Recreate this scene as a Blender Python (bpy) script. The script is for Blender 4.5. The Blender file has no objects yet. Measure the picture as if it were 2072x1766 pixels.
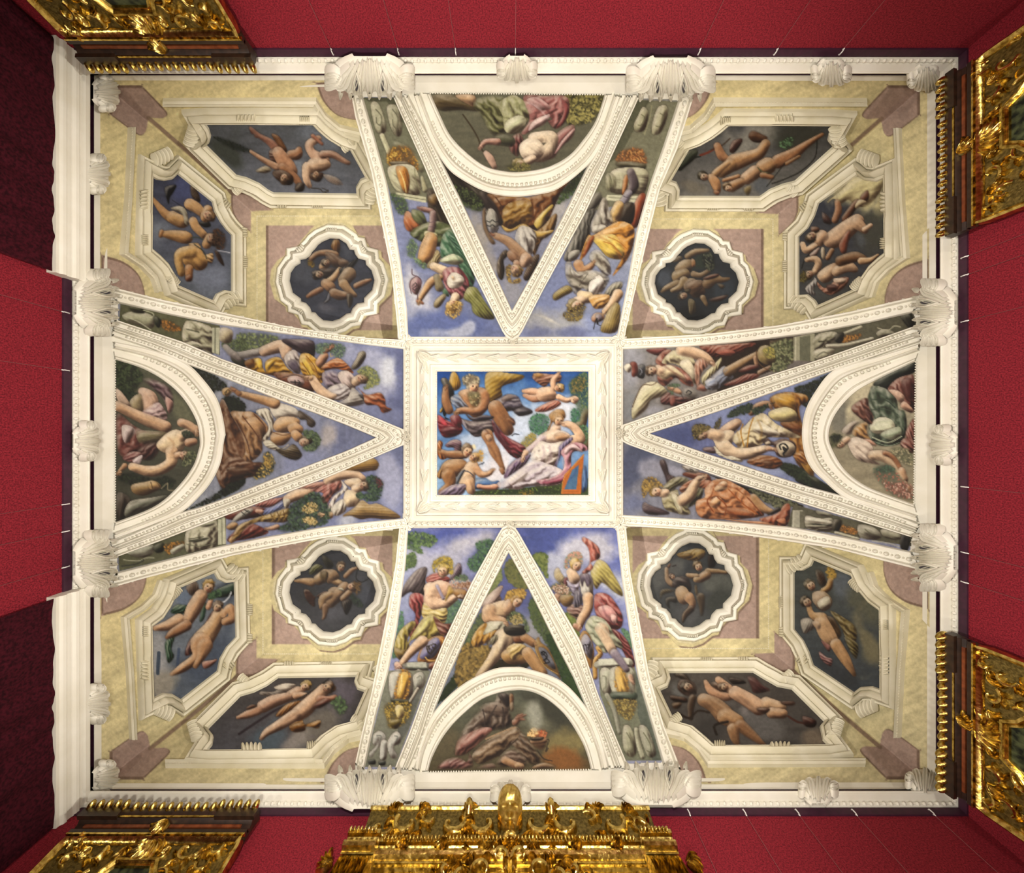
import bpy, bmesh, math, random
import numpy as np
from mathutils import Vector, Matrix
# ---------------------------------------------------------------- camera, world, lights, exposure
CX, CY, F, U, CZ = 1036., 883., 780., .0055, 1.5
scn = bpy.context.scene; col = scn.collection
scn.view_settings.view_transform = 'Standard'; scn.view_settings.look = 'None'
scn.view_settings.gamma = 1.0; scn.view_settings.use_curve_mapping = False
scn.view_settings.exposure = 0.10
cam = bpy.data.cameras.new('camera'); cam.sensor_width = 36; cam.sensor_fit = 'HORIZONTAL'
cam.lens = F/2072*36; cam.clip_end = 100; cam.clip_start = .05
co = bpy.data.objects.new('camera', cam); col.objects.link(co)
co.location = (0, 0, CZ); co.rotation_euler = (math.pi, 0, 0); scn.camera = co
wd = bpy.data.worlds.new('world'); scn.world = wd; wd.use_nodes = True
wd.node_tree.nodes['Background'].inputs[0].default_value = (1, .93, .84, 1)
wd.node_tree.nodes['Background'].inputs[1].default_value = .02
def area(name, loc, size, power, color=(1, .94, .84)):
    l = bpy.data.lights.new(name, 'AREA'); l.shape = 'DISK'; l.size = size; l.energy = power; l.color = color
    o = bpy.data.objects.new(name, l); col.objects.link(o); o.location = loc; o.rotation_euler = (math.pi, 0, 0)
    return o
area('uplight', (0, 0, .3), .5, 170)
for _x, _y in ((-4.1, 0), (4.1, 0), (0, -3.4), (0, 3.4)): area('wall_wash', (_x, _y, .4), .3, 90)
def spot(loc, to, power):
    l = bpy.data.lights.new('vault_spot', 'SPOT'); l.energy = power; l.color = (1, .95, .86); l.shadow_soft_size = .10
    l.spot_size = math.radians(55); l.spot_blend = .7
    o = bpy.data.objects.new('vault_spot', l); col.objects.link(o); o.location = loc
    o.rotation_euler = (Vector(to)-Vector(loc)).to_track_quat('-Z', 'Y').to_euler()
for _a, _b in (((0, -3.7, 1.0), (0, 3.3, 6.9)), ((0, 3.7, 1.0), (0, -3.3, 6.9)), ((-4.4, 0, 1.0), (3.9, 0, 6.9)), ((4.4, 0, 1.0), (-3.9, 0, 6.9))): spot(_a, _b, 2500)
# ---------------------------------------------------------------- painter: numpy brush work for the frescoes
RNG = np.random.default_rng(7)
def _fbm(n, oct_, seed):
    g = np.random.default_rng(seed); out = np.zeros((n, n)); amp = 1.0; tot = 0
    for o in oct_:
        m = max(2, n//o); a = g.random((m+1, m+1)); a[m] = a[0]; a[:, m] = a[:, 0]
        t = np.linspace(0, m, n, endpoint=False); i = t.astype(int); f = t-i; f = f*f*(3-2*f)
        r = a[i]*(1-f)[:, None]+a[i+1]*f[:, None]
        out += amp*(r[:, i]*(1-f)+r[:, i+1]*f); tot += amp; amp *= .6
    return out/tot
NZ = _fbm(640, (48, 24, 12, 6), 3)
NF = _fbm(640, (5, 3, 2), 4)
def hexc(s): return np.array([int(s[i:i+2], 16)/255 for i in (0, 2, 4)])
def spline(pts, closed=True, n=6):
    p = np.array(pts, float); m = len(p); out = []
    for i in range(m if closed else m-1):
        if closed: a, b, c, d = p[i-1], p[i], p[(i+1) % m], p[(i+2) % m]
        else: a, b, c, d = p[max(i-1, 0)], p[i], p[i+1], p[min(i+2, m-1)]
        for k in range(n):
            t = k/n
            out.append(.5*((2*b)+(c-a)*t+(2*a-5*b+4*c-d)*t*t+(3*b-a-3*c+d)*t**3))
    if not closed: out.append(p[-1])
    return np.array(out)
def polymask(poly, w, h, S=3):
    H, W = h*S, w*S; P = np.asarray(poly)*S
    d = np.zeros((H, W+1)); ys = np.arange(H)+.5
    x0, y0 = P[:, 0], P[:, 1]; x1, y1 = np.roll(x0, -1), np.roll(y0, -1)
    for a, b, c, e in zip(x0, y0, x1, y1):
        if b == e: continue
        lo, hi = (b, e) if b < e else (e, b)
        i0, i1 = max(0, math.ceil(lo-.5)), min(H, math.ceil(hi-.5))
        if i1 <= i0: continue
        yy = ys[i0:i1]; xc = a+(yy-b)*(c-a)/(e-b)
        ix = np.clip(np.ceil(xc-.5), 0, W).astype(int)
        d[np.arange(i0, i1), ix] += 1
    m = (np.cumsum(d, 1)[:, :W] % 2)
    return m.reshape(h, S, w, S).mean((1, 3))
def blur(a, s):
    if s < .4: return a
    r = max(1, int(round(s*1.02)))
    for _ in range(3):
        for ax in (0, 1):
            pad = [(0, 0), (0, 0)]; pad[ax] = (r+1, r)
            c = np.cumsum(np.pad(a, pad), ax)
            n = a.shape[ax]
            a = (c[2*r+1:] - c[:n])/(2*r+1) if ax == 0 else (c[:, 2*r+1:]-c[:, :n])/(2*r+1)
    return a
class Canvas:
    def __init__(s, x0, y0, x1, y1):
        s.x0, s.y0 = int(math.floor(x0)), int(math.floor(y0))
        s.w, s.h = int(math.ceil(x1))-s.x0+1, int(math.ceil(y1))-s.y0+1
        s.im = np.zeros((s.h, s.w, 3)); s.L = np.array((-.55, -.83)); s.n = 0
    def box(s, pts, pad):
        a = max(0, int(min(p[0] for p in pts)-pad)); b = min(s.w, int(max(p[0] for p in pts)+pad)+1)
        c = max(0, int(min(p[1] for p in pts)-pad)); d = min(s.h, int(max(p[1] for p in pts)+pad)+1)
        return (a, c, b, d) if b > a+1 and d > c+1 else None
    def nz(s, b, A=None): 
        A = NZ if A is None else A
        o = (s.n*37) % 200; iy = (np.arange(b[1], b[3])+o) % 640; ix = (np.arange(b[0], b[2])+o*2) % 640
        return A[np.ix_(iy, ix)]
    def put(s, b, m, col):
        v = s.im[b[1]:b[3], b[0]:b[2]]; v += (col-v)*m[..., None]
    def streak(s, b, ang, su=.2, sv=1.0):
        yy, xx = np.mgrid[b[1]:b[3], b[0]:b[2]].astype(float); ca, sa = math.cos(ang), math.sin(ang)
        u = (xx*ca+yy*sa)*su+s.n*53.7; v = (-xx*sa+yy*ca)*sv+s.n*31.3
        i, j = np.floor(v).astype(int), np.floor(u).astype(int); f, g = v-i, u-j
        q = lambda a, c_: NF[a % 640, c_ % 640]
        return (q(i, j)*(1-g)+q(i, j+1)*g)*(1-f)+(q(i+1, j)*(1-g)+q(i+1, j+1)*g)*f-.5
    def shade(s, m, col, b, thick, k=1.0, fold=None, edge=.22, dirn=None, amp=.55):
        sg = max(.8, min(thick*.38, 7)); hb = blur(m, sg)
        gy, gx = np.gradient(hb); t = -(gx*s.L[0]+gy*s.L[1])*sg*3.1*k
        t = np.clip(t, -1, 1)
        if fold is not None: t = np.clip(t+fold, -1.1, 1)
        t = t+((s.nz(b, NF)-.5)*.35 if dirn is None else s.streak(b, dirn)*amp*1.9)
        t = np.clip(t, -1.1, 1)
        dark = col*np.array((.38, .30, .27)); lite = col+(np.array((1, .97, .90))-col)*.5
        tp = np.clip(t, 0, 1)[..., None]; tn = np.clip(-t, 0, 1)[..., None]
        c = col*(1-tp)+lite*tp; c = c*(1-tn)+dark*tn
        v = s.im[b[1]:b[3], b[0]:b[2]]
        sim = np.clip(1.15-np.abs(v-col).sum(-1)/.42, 0, 1); sim = blur(sim, 1.2)
        rim = np.clip((1-hb)*1.7-.3, 0, 1)
        e = (rim*edge*(1-.8*sim))[..., None]
        c = c*(1-e)+dark*e
        ol = np.clip(blur(m, .9)*1.8, 0, 1)*(1-m)*.42*(1-sim)
        s.put(b, ol, dark*.8); s.put(b, m*(1-sim*np.clip(rim*1.5, 0, .92)), c)
    def op(s, k, args, T):
        s.n += 1
        cols = []; i = 0
        pts = None
        if k == 'B':
            c1, c2, ang = hexc(args[0]), hexc(args[1]), math.radians(float(args[2]))
            yy, xx = np.mgrid[0:s.h, 0:s.w]
            t = (xx/s.w-.5)*math.cos(ang)+(yy/s.h-.5)*math.sin(ang)+.5
            b = (0, 0, s.w, s.h); t = np.clip(t+(s.nz(b)-.5)*.5, 0, 1)[..., None]
            s.im[:] = (c1*(1-t)+c2*t)*(1+s.streak(b, ang+1.57, .12, .7)[..., None]*.22); return
        P2 = lambda a: [T(*map(float, q.split(',')[:2])) for q in a]
        sc = T(1, 0)[0]-T(0, 0)[0]
        if k in 'PQDCWY':
            col = hexc(args[0]); pts = P2(args[1:])
            poly = np.array(pts) if k == 'Q' else spline(pts)
            A = abs(np.sum(poly[:, 0]*np.roll(poly[:, 1], -1)-poly[:, 1]*np.roll(poly[:, 0], -1)))/2
            per = np.sum(np.hypot(*(poly-np.roll(poly, -1, 0)).T))
            th = 2*A/max(per, 1)
            b = s.box(poly, 3+(th*1.6 if k == 'C' else 2))
            if not b: return
            m = polymask(poly-np.array((b[0], b[1])), b[2]-b[0], b[3]-b[1])
            if k in 'QY': s.put(b, m, col+(s.nz(b, NF)-.5)[..., None]*.07)
            elif k == 'C':
                a = blur(m, max(1, th*.45)); n = s.nz(b)
                a = np.clip((a*1.5+(n-.5)*1.5-.25)*1.3, 0, 1)*.9
                s.put(b, a, col)
            else:
                fold = None; q = poly-poly.mean(0); ev, ew = np.linalg.eigh(q.T@q); dr = math.atan2(ew[1, 1], ew[0, 1])
                skin = col[0] > col[1] > col[2] and .18 < col[0]-col[2] < .5 and col[0] > .6 and col[1] > .48
                if k in 'DW':
                    mi, ma = ew[:, 0], ew[:, 1]; ext = np.ptp(q@mi)
                    yy, xx = np.mgrid[b[1]:b[3], b[0]:b[2]]; dx = xx-poly.mean(0)[0]; dy = yy-poly.mean(0)[1]
                    v = dx*mi[0]+dy*mi[1]; u = dx*ma[0]+dy*ma[1]
                    if k == 'D':
                        lam = max(4.5, ext/3.2); ph = v/lam+(s.nz(b)-.5)*3.2+u/lam*.35
                        f = np.sin(2*np.pi*ph); fold = np.sign(f)*np.abs(f)**1.4*.52
                    else:
                        lam = max(2.6, ext/7); f = np.sin(2*np.pi*(v/lam+(s.nz(b)-.5)*1.5)); fold = f*.2
                s.shade(m, col, b, th, fold=fold, dirn=dr, amp=.3 if skin else .7)
        elif k == 'L':
            col = hexc(args[0]); c = [tuple(map(float, q.split(','))) for q in args[1:]]
            pr = [(*T(x, y), r*sc) for x, y, r in c]
            if len(pr) > 2: sp = spline(np.array(pr), False, 5)
            else: sp = np.array(pr)
            R = sp[:, 2].max(); b = s.box(sp[:, :2], R+3)
            if not b: return
            yy, xx = np.mgrid[b[1]:b[3], b[0]:b[2]].astype(float); D = np.full(xx.shape, 1e9)
            for (ax, ay, ar), (bx, by, br) in zip(sp[:-1], sp[1:]):
                vx, vy = bx-ax, by-ay; l2 = vx*vx+vy*vy+1e-9
                t = np.clip(((xx-ax)*vx+(yy-ay)*vy)/l2, 0, 1)
                D = np.minimum(D, np.hypot(xx-ax-t*vx, yy-ay-t*vy)-(ar+(br-ar)*t))
            m = np.clip(.5-D, 0, 1)
            dd = sp[-1]-sp[0]; s.shade(m, col, b, sp[:, 2].mean()*1.25, dirn=math.atan2(dd[1], dd[0]), amp=.3)
        elif k in 'ST':
            col = hexc(args[0]); w = max(.55, float(args[1])*sc*.5); sp = spline(P2(args[2:]), False, 5)
            b = s.box(sp, w+2)
            if not b: return
            yy, xx = np.mgrid[b[1]:b[3], b[0]:b[2]].astype(float); D = np.full(xx.shape, 1e9)
            for (ax, ay), (bx, by) in zip(sp[:-1], sp[1:]):
                vx, vy = bx-ax, by-ay; t = np.clip(((xx-ax)*vx+(yy-ay)*vy)/(vx*vx+vy*vy+1e-9), 0, 1)
                D = np.minimum(D, np.hypot(xx-ax-t*vx, yy-ay-t*vy))
            s.put(b, np.clip(w+.5-D, 0, 1)*.92 if k == 'S' else blur(np.clip(w*1.3+.8-D, 0, 1), 1.1)*.5, col)
        elif k == 'F':
            c1, c2 = hexc(args[0]), hexc(args[1]); n = int(args[2]); sz = float(args[3])*sc
            poly = spline(P2(args[4:])); b = s.box(poly, 5)
            if not b: return
            m = polymask(poly-np.array((b[0], b[1])), b[2]-b[0], b[3]-b[1])
            s.put(b, blur(m, 1.5)*.6, c2*.75)
            idx = np.argwhere(m > .5)
            if not len(idx): return
            g = np.random.default_rng(s.n); n = int(n*2.4); sel = idx[g.integers(0, len(idx), n)]
            for j, (yy0, xx0) in enumerate(sel):
                t = j/n; tt = np.clip(t+g.normal()*.2, 0, 1); c = c2*(1-tt)+c1*tt
                a = g.random()*np.pi; r1 = sz*(.5+.35*g.random()); r2 = r1*(.5+.25*g.random())
                X, Y = b[0]+xx0, b[1]+yy0; q = int(r1+1.5)
                xa, xb, ya, yb = max(0, X-q), min(s.w, X+q+1), max(0, Y-q), min(s.h, Y+q+1)
                yy, xx = np.mgrid[ya:yb, xa:xb]; dx, dy = xx-X, yy-Y
                e = np.hypot((dx*math.cos(a)+dy*math.sin(a))/r1, (-dx*math.sin(a)+dy*math.cos(a))/max(r2, .7))
                s.put((xa, ya, xb, yb), np.clip((1.15-e)*2.2, 0, 1)*.9, c)
        elif k == 'N':                           # a hand: palm, thumb and four unequal fingers
            x, y, r = map(float, args[1].split(',')); a = math.radians(float(args[2])); u, v = (math.cos(a), math.sin(a)), (-math.sin(a), math.cos(a))
            at = lambda p, q, w: f'{x+(u[0]*p+v[0]*q)*r:.1f},{y+(u[1]*p+v[1]*q)*r:.1f},{r*w:.1f}'
            s.op('L', [args[0], at(-.5, 0, .46), at(.35, 0, .5)], T)
            for q, l in ((-.42, 1.0), (-.14, 1.22), (.14, 1.15), (.40, .9)):
                s.op('L', [args[0], at(.4, q, .15), at(l, q*1.25, .13), at(l+.28, q*1.2+.12, .09)], T)
            s.op('L', [args[0], at(-.2, -.45, .18), at(.3, -.85, .13)], T)
        elif k == 'H':
            x, y, r = map(float, args[0].split(',')); x, y = T(x, y); r *= sc
            a = math.radians(float(args[1])); lk = float(args[2]); hair = hexc(args[3])
            skin = hexc(args[4]) if len(args) > 4 else np.array((.88, .74, .58))
            lum = hair.mean(); skin = skin*(.72+.42*min(lum*1.7, .75)) if len(args) < 5 else skin
            U = np.array((math.cos(a), math.sin(a))); V = np.array((-U[1], U[0])); C = np.array((x, y))
            b = s.box([(x, y)], r*2)
            if not b: return
            yy, xx = np.mgrid[b[1]:b[3], b[0]:b[2]].astype(float)
            def ell(c, ru, rv):
                du = (xx-c[0])*U[0]+(yy-c[1])*U[1]; dv = (xx-c[0])*V[0]+(yy-c[1])*V[1]
                return np.hypot(du/ru, dv/rv)
            rag = (s.nz(b, NF)-.5)*.5
            s.shade(np.clip((1.02-ell(C+U*r*.2-V*lk*r*.28, r*.98, r*.92)+rag)*r*.6, 0, 1), hair, b, r*.8, fold=(s.nz(b, NF)-.5)*1.6)
            fc = C-U*r*.14+V*lk*r*.24
            e = ell(fc, r*.84, r*.66); cut = np.clip((.92-ell(C+U*r*.86-V*lk*r*.3, r*.5, r*.9))*4, 0, 1)
            s.shade(np.clip((1-e)*r*.7, 0, 1)*(1-cut*.8), skin, b, r*.7, edge=.2)
            f2 = fc+V*lk*r*.2
            dk = skin*np.array((.3, .22, .2)); red = skin*np.array((.82, .42, .38))
            def spot(c, ru, rv, col, al): s.put(b, np.clip((1.2-ell(c, max(ru, .55), max(rv, .55)))*2, 0, 1)*al, col)
            spot(f2-U*r*.2+V*r*.3, r*.2, r*.2, red, .22); spot(f2-U*r*.2-V*r*.3, r*.2, r*.2, red, .22)
            for sgn in (-1, 1):
                if abs(lk) > .55 and sgn*lk > 0: continue
                spot(f2+U*r*.1+V*sgn*r*.26, r*.08, r*.13, dk, .9)
                spot(f2+U*r*.24+V*sgn*r*.26, r*.05, r*.18, dk, .5)
            spot(f2-U*r*.1+V*(lk*.16+.05)*r, r*.22, r*.06, dk, .4)
            spot(f2-U*r*.22+V*lk*.1*r, r*.05, r*.12, dk, .55)
            spot(f2-U*r*.42, r*.07, r*.17, red*.8, .9)
def paint(text, poly, sat=.76, gam=1.25):
    P = np.array(poly); c = Canvas(P[:, 0].min()-6, P[:, 1].min()-6, P[:, 0].max()+6, P[:, 1].max()+6)
    v = (0, 0, 1)
    T = lambda x, y: (v[0]+x/v[2]-c.x0, v[1]+y/v[2]-c.y0)
    for ln in text.strip().split('\n'):
        a = ln.split()
        if not a: continue
        if a[0] == 'V': v = VIEWS[a[1]]
        else: c.op(a[0], a[1:], T)
    b = (0, 0, c.w, c.h)
    g = c.im@np.array((.3, .59, .11)); c.im = g[..., None]+(c.im-g[..., None])*sat
    if gam != 1: c.im = np.clip(c.im, 0, 1)**gam
    c.im *= (1+((c.nz(b, NF)-.5)*.22+(c.nz(b)-.5)*.12))[..., None]
    return c
# ---------------------------------------------------------------- painted scenes (brush strokes of the frescoes)
VIEWS = dict(A=(860,730,5.886),B=(720,180,4.709),C=(1000,180,4.709),D=(790,330,4.709),E=(1060,370,5.886),
 F=(740,1060,4.709),G=(960,1060,4.709),H=(720,1300,4.709),I=(960,1300,4.709),J=(220,600,4.709),K=(450,640,4.709),
 L=(220,850,4.709),M=(450,840,4.709),N=(1240,620,4.709),O=(1500,600,4.709),P=(1240,870,4.709),Q=(1500,850,4.709),
 ra=(380,180,4.709),rb=(220,290,4.709),rc=(1290,190,4.709),rd=(1510,290,4.709),re=(220,1120,2.689),
 rf=(380,1270,2.689),rg=(1510,1110,2.689),rh=(1290,1290,2.689),
 ma=(535,440,4.2),mb=(1265,440,4.2),mc=(535,1075,4.2),md=(1265,1070,4.2))
ART = {}
ART['central'] = """V A
B 2659a0 a9c8e4 90
C 7aa6d8 150,400 700,300 1300,300 1900,420 1900,560 1000,700 200,900
C dfe6f2 600,900 900,760 1150,660 1300,520 1700,500 1930,540 1900,900 1400,1000 1100,1200 900,1420 600,1400 500,1200 400,1000
C f3eef0 800,1120 1000,1150 1050,1350 850,1430 600,1400
C e8ecf4 1280,540 1500,500 1850,520 1850,620 1500,700 1300,640
C cfdcee 440,880 700,900 640,1100 400,1000
P 5580b8 590,1420 700,1390 800,1440 880,1430 880,1520 600,1530
Q 4f5e35 560,1560 760,1530 1000,1530 1300,1500 1640,1440 1950,1400 1950,1610 560,1610
F 87a048 3c4a28 60 14 700,1550 1600,1500 1640,1590 600,1590
F b08a30 6a6a30 14 16 1130,1560 1260,1540 1300,1590 1150,1590
F 92a070 4e6a48 110 16 1740,250 1930,150 1940,600 1860,640 1730,360
F a08850 6a7048 40 16 1750,230 1900,200 1900,340 1760,380
L 8a7e5c 1910,600,40 1860,760,55 1800,790,60 1880,900,70 1930,1000,60
F 6fa578 34644c 70 17 1240,750 1300,640 1450,650 1480,760 1400,880 1280,850
F 6fa578 2f6450 22 18 1740,600 1830,570 1850,700 1760,730
F c4b060 8c8440 60 14 1150,980 1250,870 1330,900 1300,1020 1180,1040
F 7fa878 4a6a50 50 18 1780,820 1930,780 1930,950 1860,970
W b4933a 720,330 730,160 850,130 1000,150 1180,180 1120,240 920,310 920,420 840,470 780,490 740,400
W b8923a 290,300 310,170 350,130 400,190 430,300 360,360
P c9a030 180,600 230,520 250,480 235,560 200,620
P 1d2230 220,300 280,270 350,380 300,560 240,680 300,700 220,640 215,420
P 4c4840 195,230 240,205 280,240 330,330 290,400 240,330
P 6b4536 930,640 980,650 1060,700 1075,760 1040,770 980,720
D 6b6270 790,510 920,430 1000,400 1110,430 1170,540 1270,590 1270,630 1130,660 1050,600 920,610 860,550
P 8e7c74 920,450 1000,405 1080,440 1000,480 930,490
P 3c3640 1060,600 1170,555 1270,600 1240,640 1120,650
D 8f2432 160,650 280,720 440,780 420,870 250,915 180,840 155,740
P d4505c 165,650 220,690 275,770 240,780 180,720
P 5a1c26 200,800 330,790 440,810 380,890 250,910
L a97a50 290,590,48 250,480,50 245,340,34
P b9895e 400,390 480,340 680,320 760,400 745,560 640,680 540,650 440,480
D 8890a2 320,430 400,400 460,480 520,560 440,600 360,560 310,480
L b8855a 700,400,68 700,530,62 620,600,48 480,590,42 400,600,36
L c8986e 420,590,30 370,620,18 360,660,10
L a47448 840,560,90 910,680,95 985,820,70
L 9a6a42 990,700,26 1050,740,20
D 6a5c60 420,700 560,720 760,700 850,780 820,850 720,870 640,905 560,880
P 3e3440 480,620 560,680 700,650 820,670 780,700 640,720 540,700
P a8a0a8 420,690 470,720 520,840 470,780
P 7c3038 300,680 380,640 440,700 430,790 360,800
L b58558 740,880,70 785,985,52 830,1080,60 890,1200,36 930,1285,24
L a87850 910,1290,26 930,1330,24
P d8b088 720,890 780,880 800,940 760,960
D 7d2a34 800,700 870,800 1000,920 1200,1040 1130,1165 1020,1120 920,1000 830,870
P 5a2430 830,740 900,860 1000,1020 1040,1120 940,1010 850,880
H 575,325,72 -70 .5 c0b090
F d2c8a8 988868 40 16 450,210 540,170 630,200 640,280 540,300 470,290
P a89868 520,400 570,380 640,390 655,440 610,520 545,490
F c8bc90 8a7a50 24 12 520,400 640,390 640,470 570,510
L e8bc98 1170,360,20 1280,370,48 1370,400,56
L dcaa86 1180,410,20 1290,450,42 1380,430,50
P efcaa6 1340,340 1500,310 1560,380 1560,460 1420,490 1340,450
D a8745a 1280,200 1330,150 1500,165 1620,170 1600,260 1500,250 1430,310 1350,270
P c09050 1290,160 1360,150 1420,180 1340,220
L edc4a0 1530,330,34 1525,240,34 1580,170,26
D b8705a 1310,590 1420,520 1560,470 1620,520 1500,590 1380,612
L edc4a0 1590,430,34 1680,470,30 1750,450,24
P f0d0b0 1735,440 1790,420 1835,460 1790,512 1745,495
S 805040 6 1760,460 1780,480 1800,460
H 1595,320,62 -30 -.3 c8a868
S 242830 12 1040,890 1070,870 1120,880
P b98f58 1480,650 1560,585 1650,590 1672,680 1600,700 1540,720 1500,770 1480,850 1450,850 1500,730
L f2d2b4 1560,800,56 1520,880,70
P f6dcc0 1390,880 1520,820 1680,850 1740,920 1660,990 1500,990 1390,960
L ecc8a4 1760,950,64 1850,930,58 1800,820,48 1720,760,42 1650,750,32
P d8ac80 1550,880 1640,860 1720,920 1640,950 1560,940
L e0cdd0 1400,920,52 1330,1000,50 1240,1060,42
L f0ccaa 1200,1090,36 1170,1150,28
D efe6da 1370,960 1500,985 1680,960 1650,1080 1580,1180 1560,1270 1420,1230 1270,1180 1270,1090
D 8a7ea6 1600,1020 1720,920 1760,940 1640,1100 1580,1230 1540,1260 1590,1120
D ddd4d8 1270,1170 1500,1240 1650,1310 1720,1390 1560,1480 1220,1500 1120,1530 860,1510 860,1460 960,1400 1100,1300 1200,1220
P efe9e0 1000,1420 1150,1320 1250,1280 1200,1400 1050,1480
D 877090 1180,1140 1260,1120 1200,1230 1080,1320 950,1400 980,1280 1080,1180
D d49aa8 1620,1090 1690,1010 1780,970 1900,1000 1930,1070 1760,1090 1740,1260 1720,1380 1640,1440 1440,1480 1330,1430 1520,1390 1640,1310 1660,1180
P f4dcdc 1660,1060 1760,990 1860,1060 1880,1090 1760,1060 1680,1120
P a85068 1400,1450 1600,1390 1720,1290 1700,1410 1560,1470
H 1585,705,74 -75 .5 b98f58
L dca484 640,1490,26 720,1505,28 840,1500,34
Q c87830 1895,1105 1860,1590 1620,1585 1660,1360
Q 5c80a0 1835,1240 1805,1530 1660,1530 1755,1300
S dca850 8 1890,1120 1660,1380 1630,1580
P 5070a0 1880,1290 1925,1280 1935,1500 1870,1560
S 8fb0d8 8 1890,1300 1900,1400 1890,1500
W 8a6a74 250,1000 330,945 430,960 430,1080 360,1110 350,1040 270,1030
D b87030 160,960 215,980 200,1080 270,1150 200,1175 150,1100
D a87838 150,1340 250,1200 330,1180 240,1260 200,1400 150,1380
L a8784c 480,1120,40 380,1120,52 260,1110,40 190,1080,30
P b08252 290,1180 460,1180 520,1280 400,1380 220,1330 200,1250
L a87848 280,1360,85 300,1470,58 200,1560,42
H 505,1070,78 -60 .5 8c7458
P dcb890 500,1220 600,1190 640,1260 600,1360 460,1340
L e2c29c 510,1350,90 500,1440,95
L dcb890 520,1440,70 550,1540,50
L d6ac82 600,1270,44 670,1350,38 760,1340,30 795,1310,24
D 8c7c94 150,1600 280,1500 380,1470 490,1480 430,1600
P 5c6470 370,1420 420,1330 480,1300 440,1380 390,1470
S 4c4c58 12 450,1310 520,1320 580,1370
S 5c6678 14 640,1240 700,1210 680,1230
F e0b860 c89848 20 14 620,1090 690,1070 690,1180 640,1200
H 585,1150,66 -20 -.3 d0a860
C fff0c0 560,1010 600,990 610,1060 570,1050
"""
ART['flank_nl'] = """V B
B a9adc6 7c88b6 90
V D
C d2d2da 150,1150 300,1130 520,1380 420,1470 160,1420
C d8d6da 140,900 240,1000 300,1250 180,1300
C 6c7cb8 180,1480 500,1440 820,1480 1020,1640 180,1640
C bfc4d6 260,1600 600,1590 760,1500 820,1560 700,1650
V B
Q 8a8a6c 60,80 390,80 760,930 690,1080 340,1020 300,900
Q 6c6c50 60,80 380,80 480,330 400,300 300,120 130,120
P c6c4a0 145,150 215,135 280,300 290,400 240,425 190,380
P c6c4a0 300,170 390,160 440,330 430,440 380,440 330,340
S 7c785c 10 190,190 245,260 235,340 200,320 195,270
S 7c785c 10 350,190 400,270 395,370 360,350 350,290
L d8d6ac 250,440,22 320,610,24
L 9c9a74 380,520,30 500,600,40 620,760,40
F e8b83c a8661c 46 14 330,570 520,560 600,780 420,730 315,720
F f0cc58 c08020 30 14 310,620 420,600 420,720 320,720
P 5c4c2c 320,700 480,690 540,740 420,760
P d2cfa6 320,740 560,740 610,1000 420,985 335,880
P dc9430 390,740 480,750 515,860 500,990 450,960 400,830
S fff0a0 8 420,780 460,880 480,980
S a85c1c 6 450,780 490,900 490,960
S 8a8860 8 560,760 580,900 630,1000
L bcb88c 630,840,14 660,960,24
Q d4d2ac 385,985 670,1030 670,1085 385,1030
S 7c7a58 7 385,1008 670,1055
P 3c2c18 690,960 790,1000 900,1230 940,1380 780,1330 700,1160
P 8c6830 690,1030 770,1000 810,1090 730,1120
F 7c9858 3c5030 34 14 345,1000 480,1060 500,1180 420,1190 350,1080
P c47038 480,1170 540,1190 650,1300 570,1365 490,1345 460,1260
P 6c7444 540,1150 640,1180 680,1300 600,1290 540,1220
D 66703c 520,1370 690,1270 860,1280 980,1400 800,1500 640,1460
L ac7c6c 630,1140,24 720,1160,24
L a08078 735,1180,30 735,1260,34 715,1360,36
S 6c5060 6 700,1270 760,1260
S 6c5060 6 700,1310 750,1310
L d6d090 680,1380,30 750,1400,30
L d8a058 710,1420,56 680,1530,74 645,1610,56
V D
D 4c8058 500,690 600,640 700,840 790,1020 800,1140 745,1180 640,960 560,960 480,880
D 3c7050 560,700 640,700 760,960 790,1120 720,960 620,800
P cfd8ac 470,930 600,865 700,930 640,970 560,960
D b8a468 350,980 440,830 480,880 470,940 400,1000
L d49c58 395,730,54 355,850,66 325,910,52
L ecd0a4 410,980,38 540,1040,46 590,1080,40
D b4686c 495,1060 570,990 680,1020 740,1160 690,1290 630,1290 550,1230
P 5c8460 490,1180 540,1210 560,1270 510,1250
P e4dcc8 540,1120 600,1040 700,1090 690,1160 640,1190 570,1190
S 8c3840 8 570,1190 600,1240 630,1210 660,1250 690,1200
P 8c3038 640,980 740,1100 745,1190 700,1080
L c89860 470,1090,36 390,1130,40 320,1230,30 280,1300,24
L b87850 265,1310,20 310,1335,10
L 8c7c54 440,1080,28 470,1180,44
F 90a878 5c7850 26 14 165,780 210,720 265,800 230,900 170,880
F 90a878 5c7850 20 14 230,900 340,960 330,1010 250,950
P ac8084 185,1140 230,1090 280,1100 295,1160 260,1250 215,1230
S 643c44 8 205,1010 210,1060 260,1080 295,1120 290,1180 260,1250 262,1300
S 643c44 7 200,1240 185,1170 200,1110 240,1080
S 202020 6 210,1170 240,1140 250,1165 215,1190 230,1210 250,1190
W 8c8c3c 740,1190 820,1190 890,1300 990,1460 960,1490 860,1470 790,1420 770,1340 700,1290
W 9c8858 420,1370 430,1310 510,1245 530,1280 470,1370
L ecd2ac 620,1270,40 610,1310,44
H 592,1355,66 95 -.4 d4a84c
F e0c068 a87c30 36 14 530,1400 640,1310 690,1340 670,1430 600,1480 540,1450
"""
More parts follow.
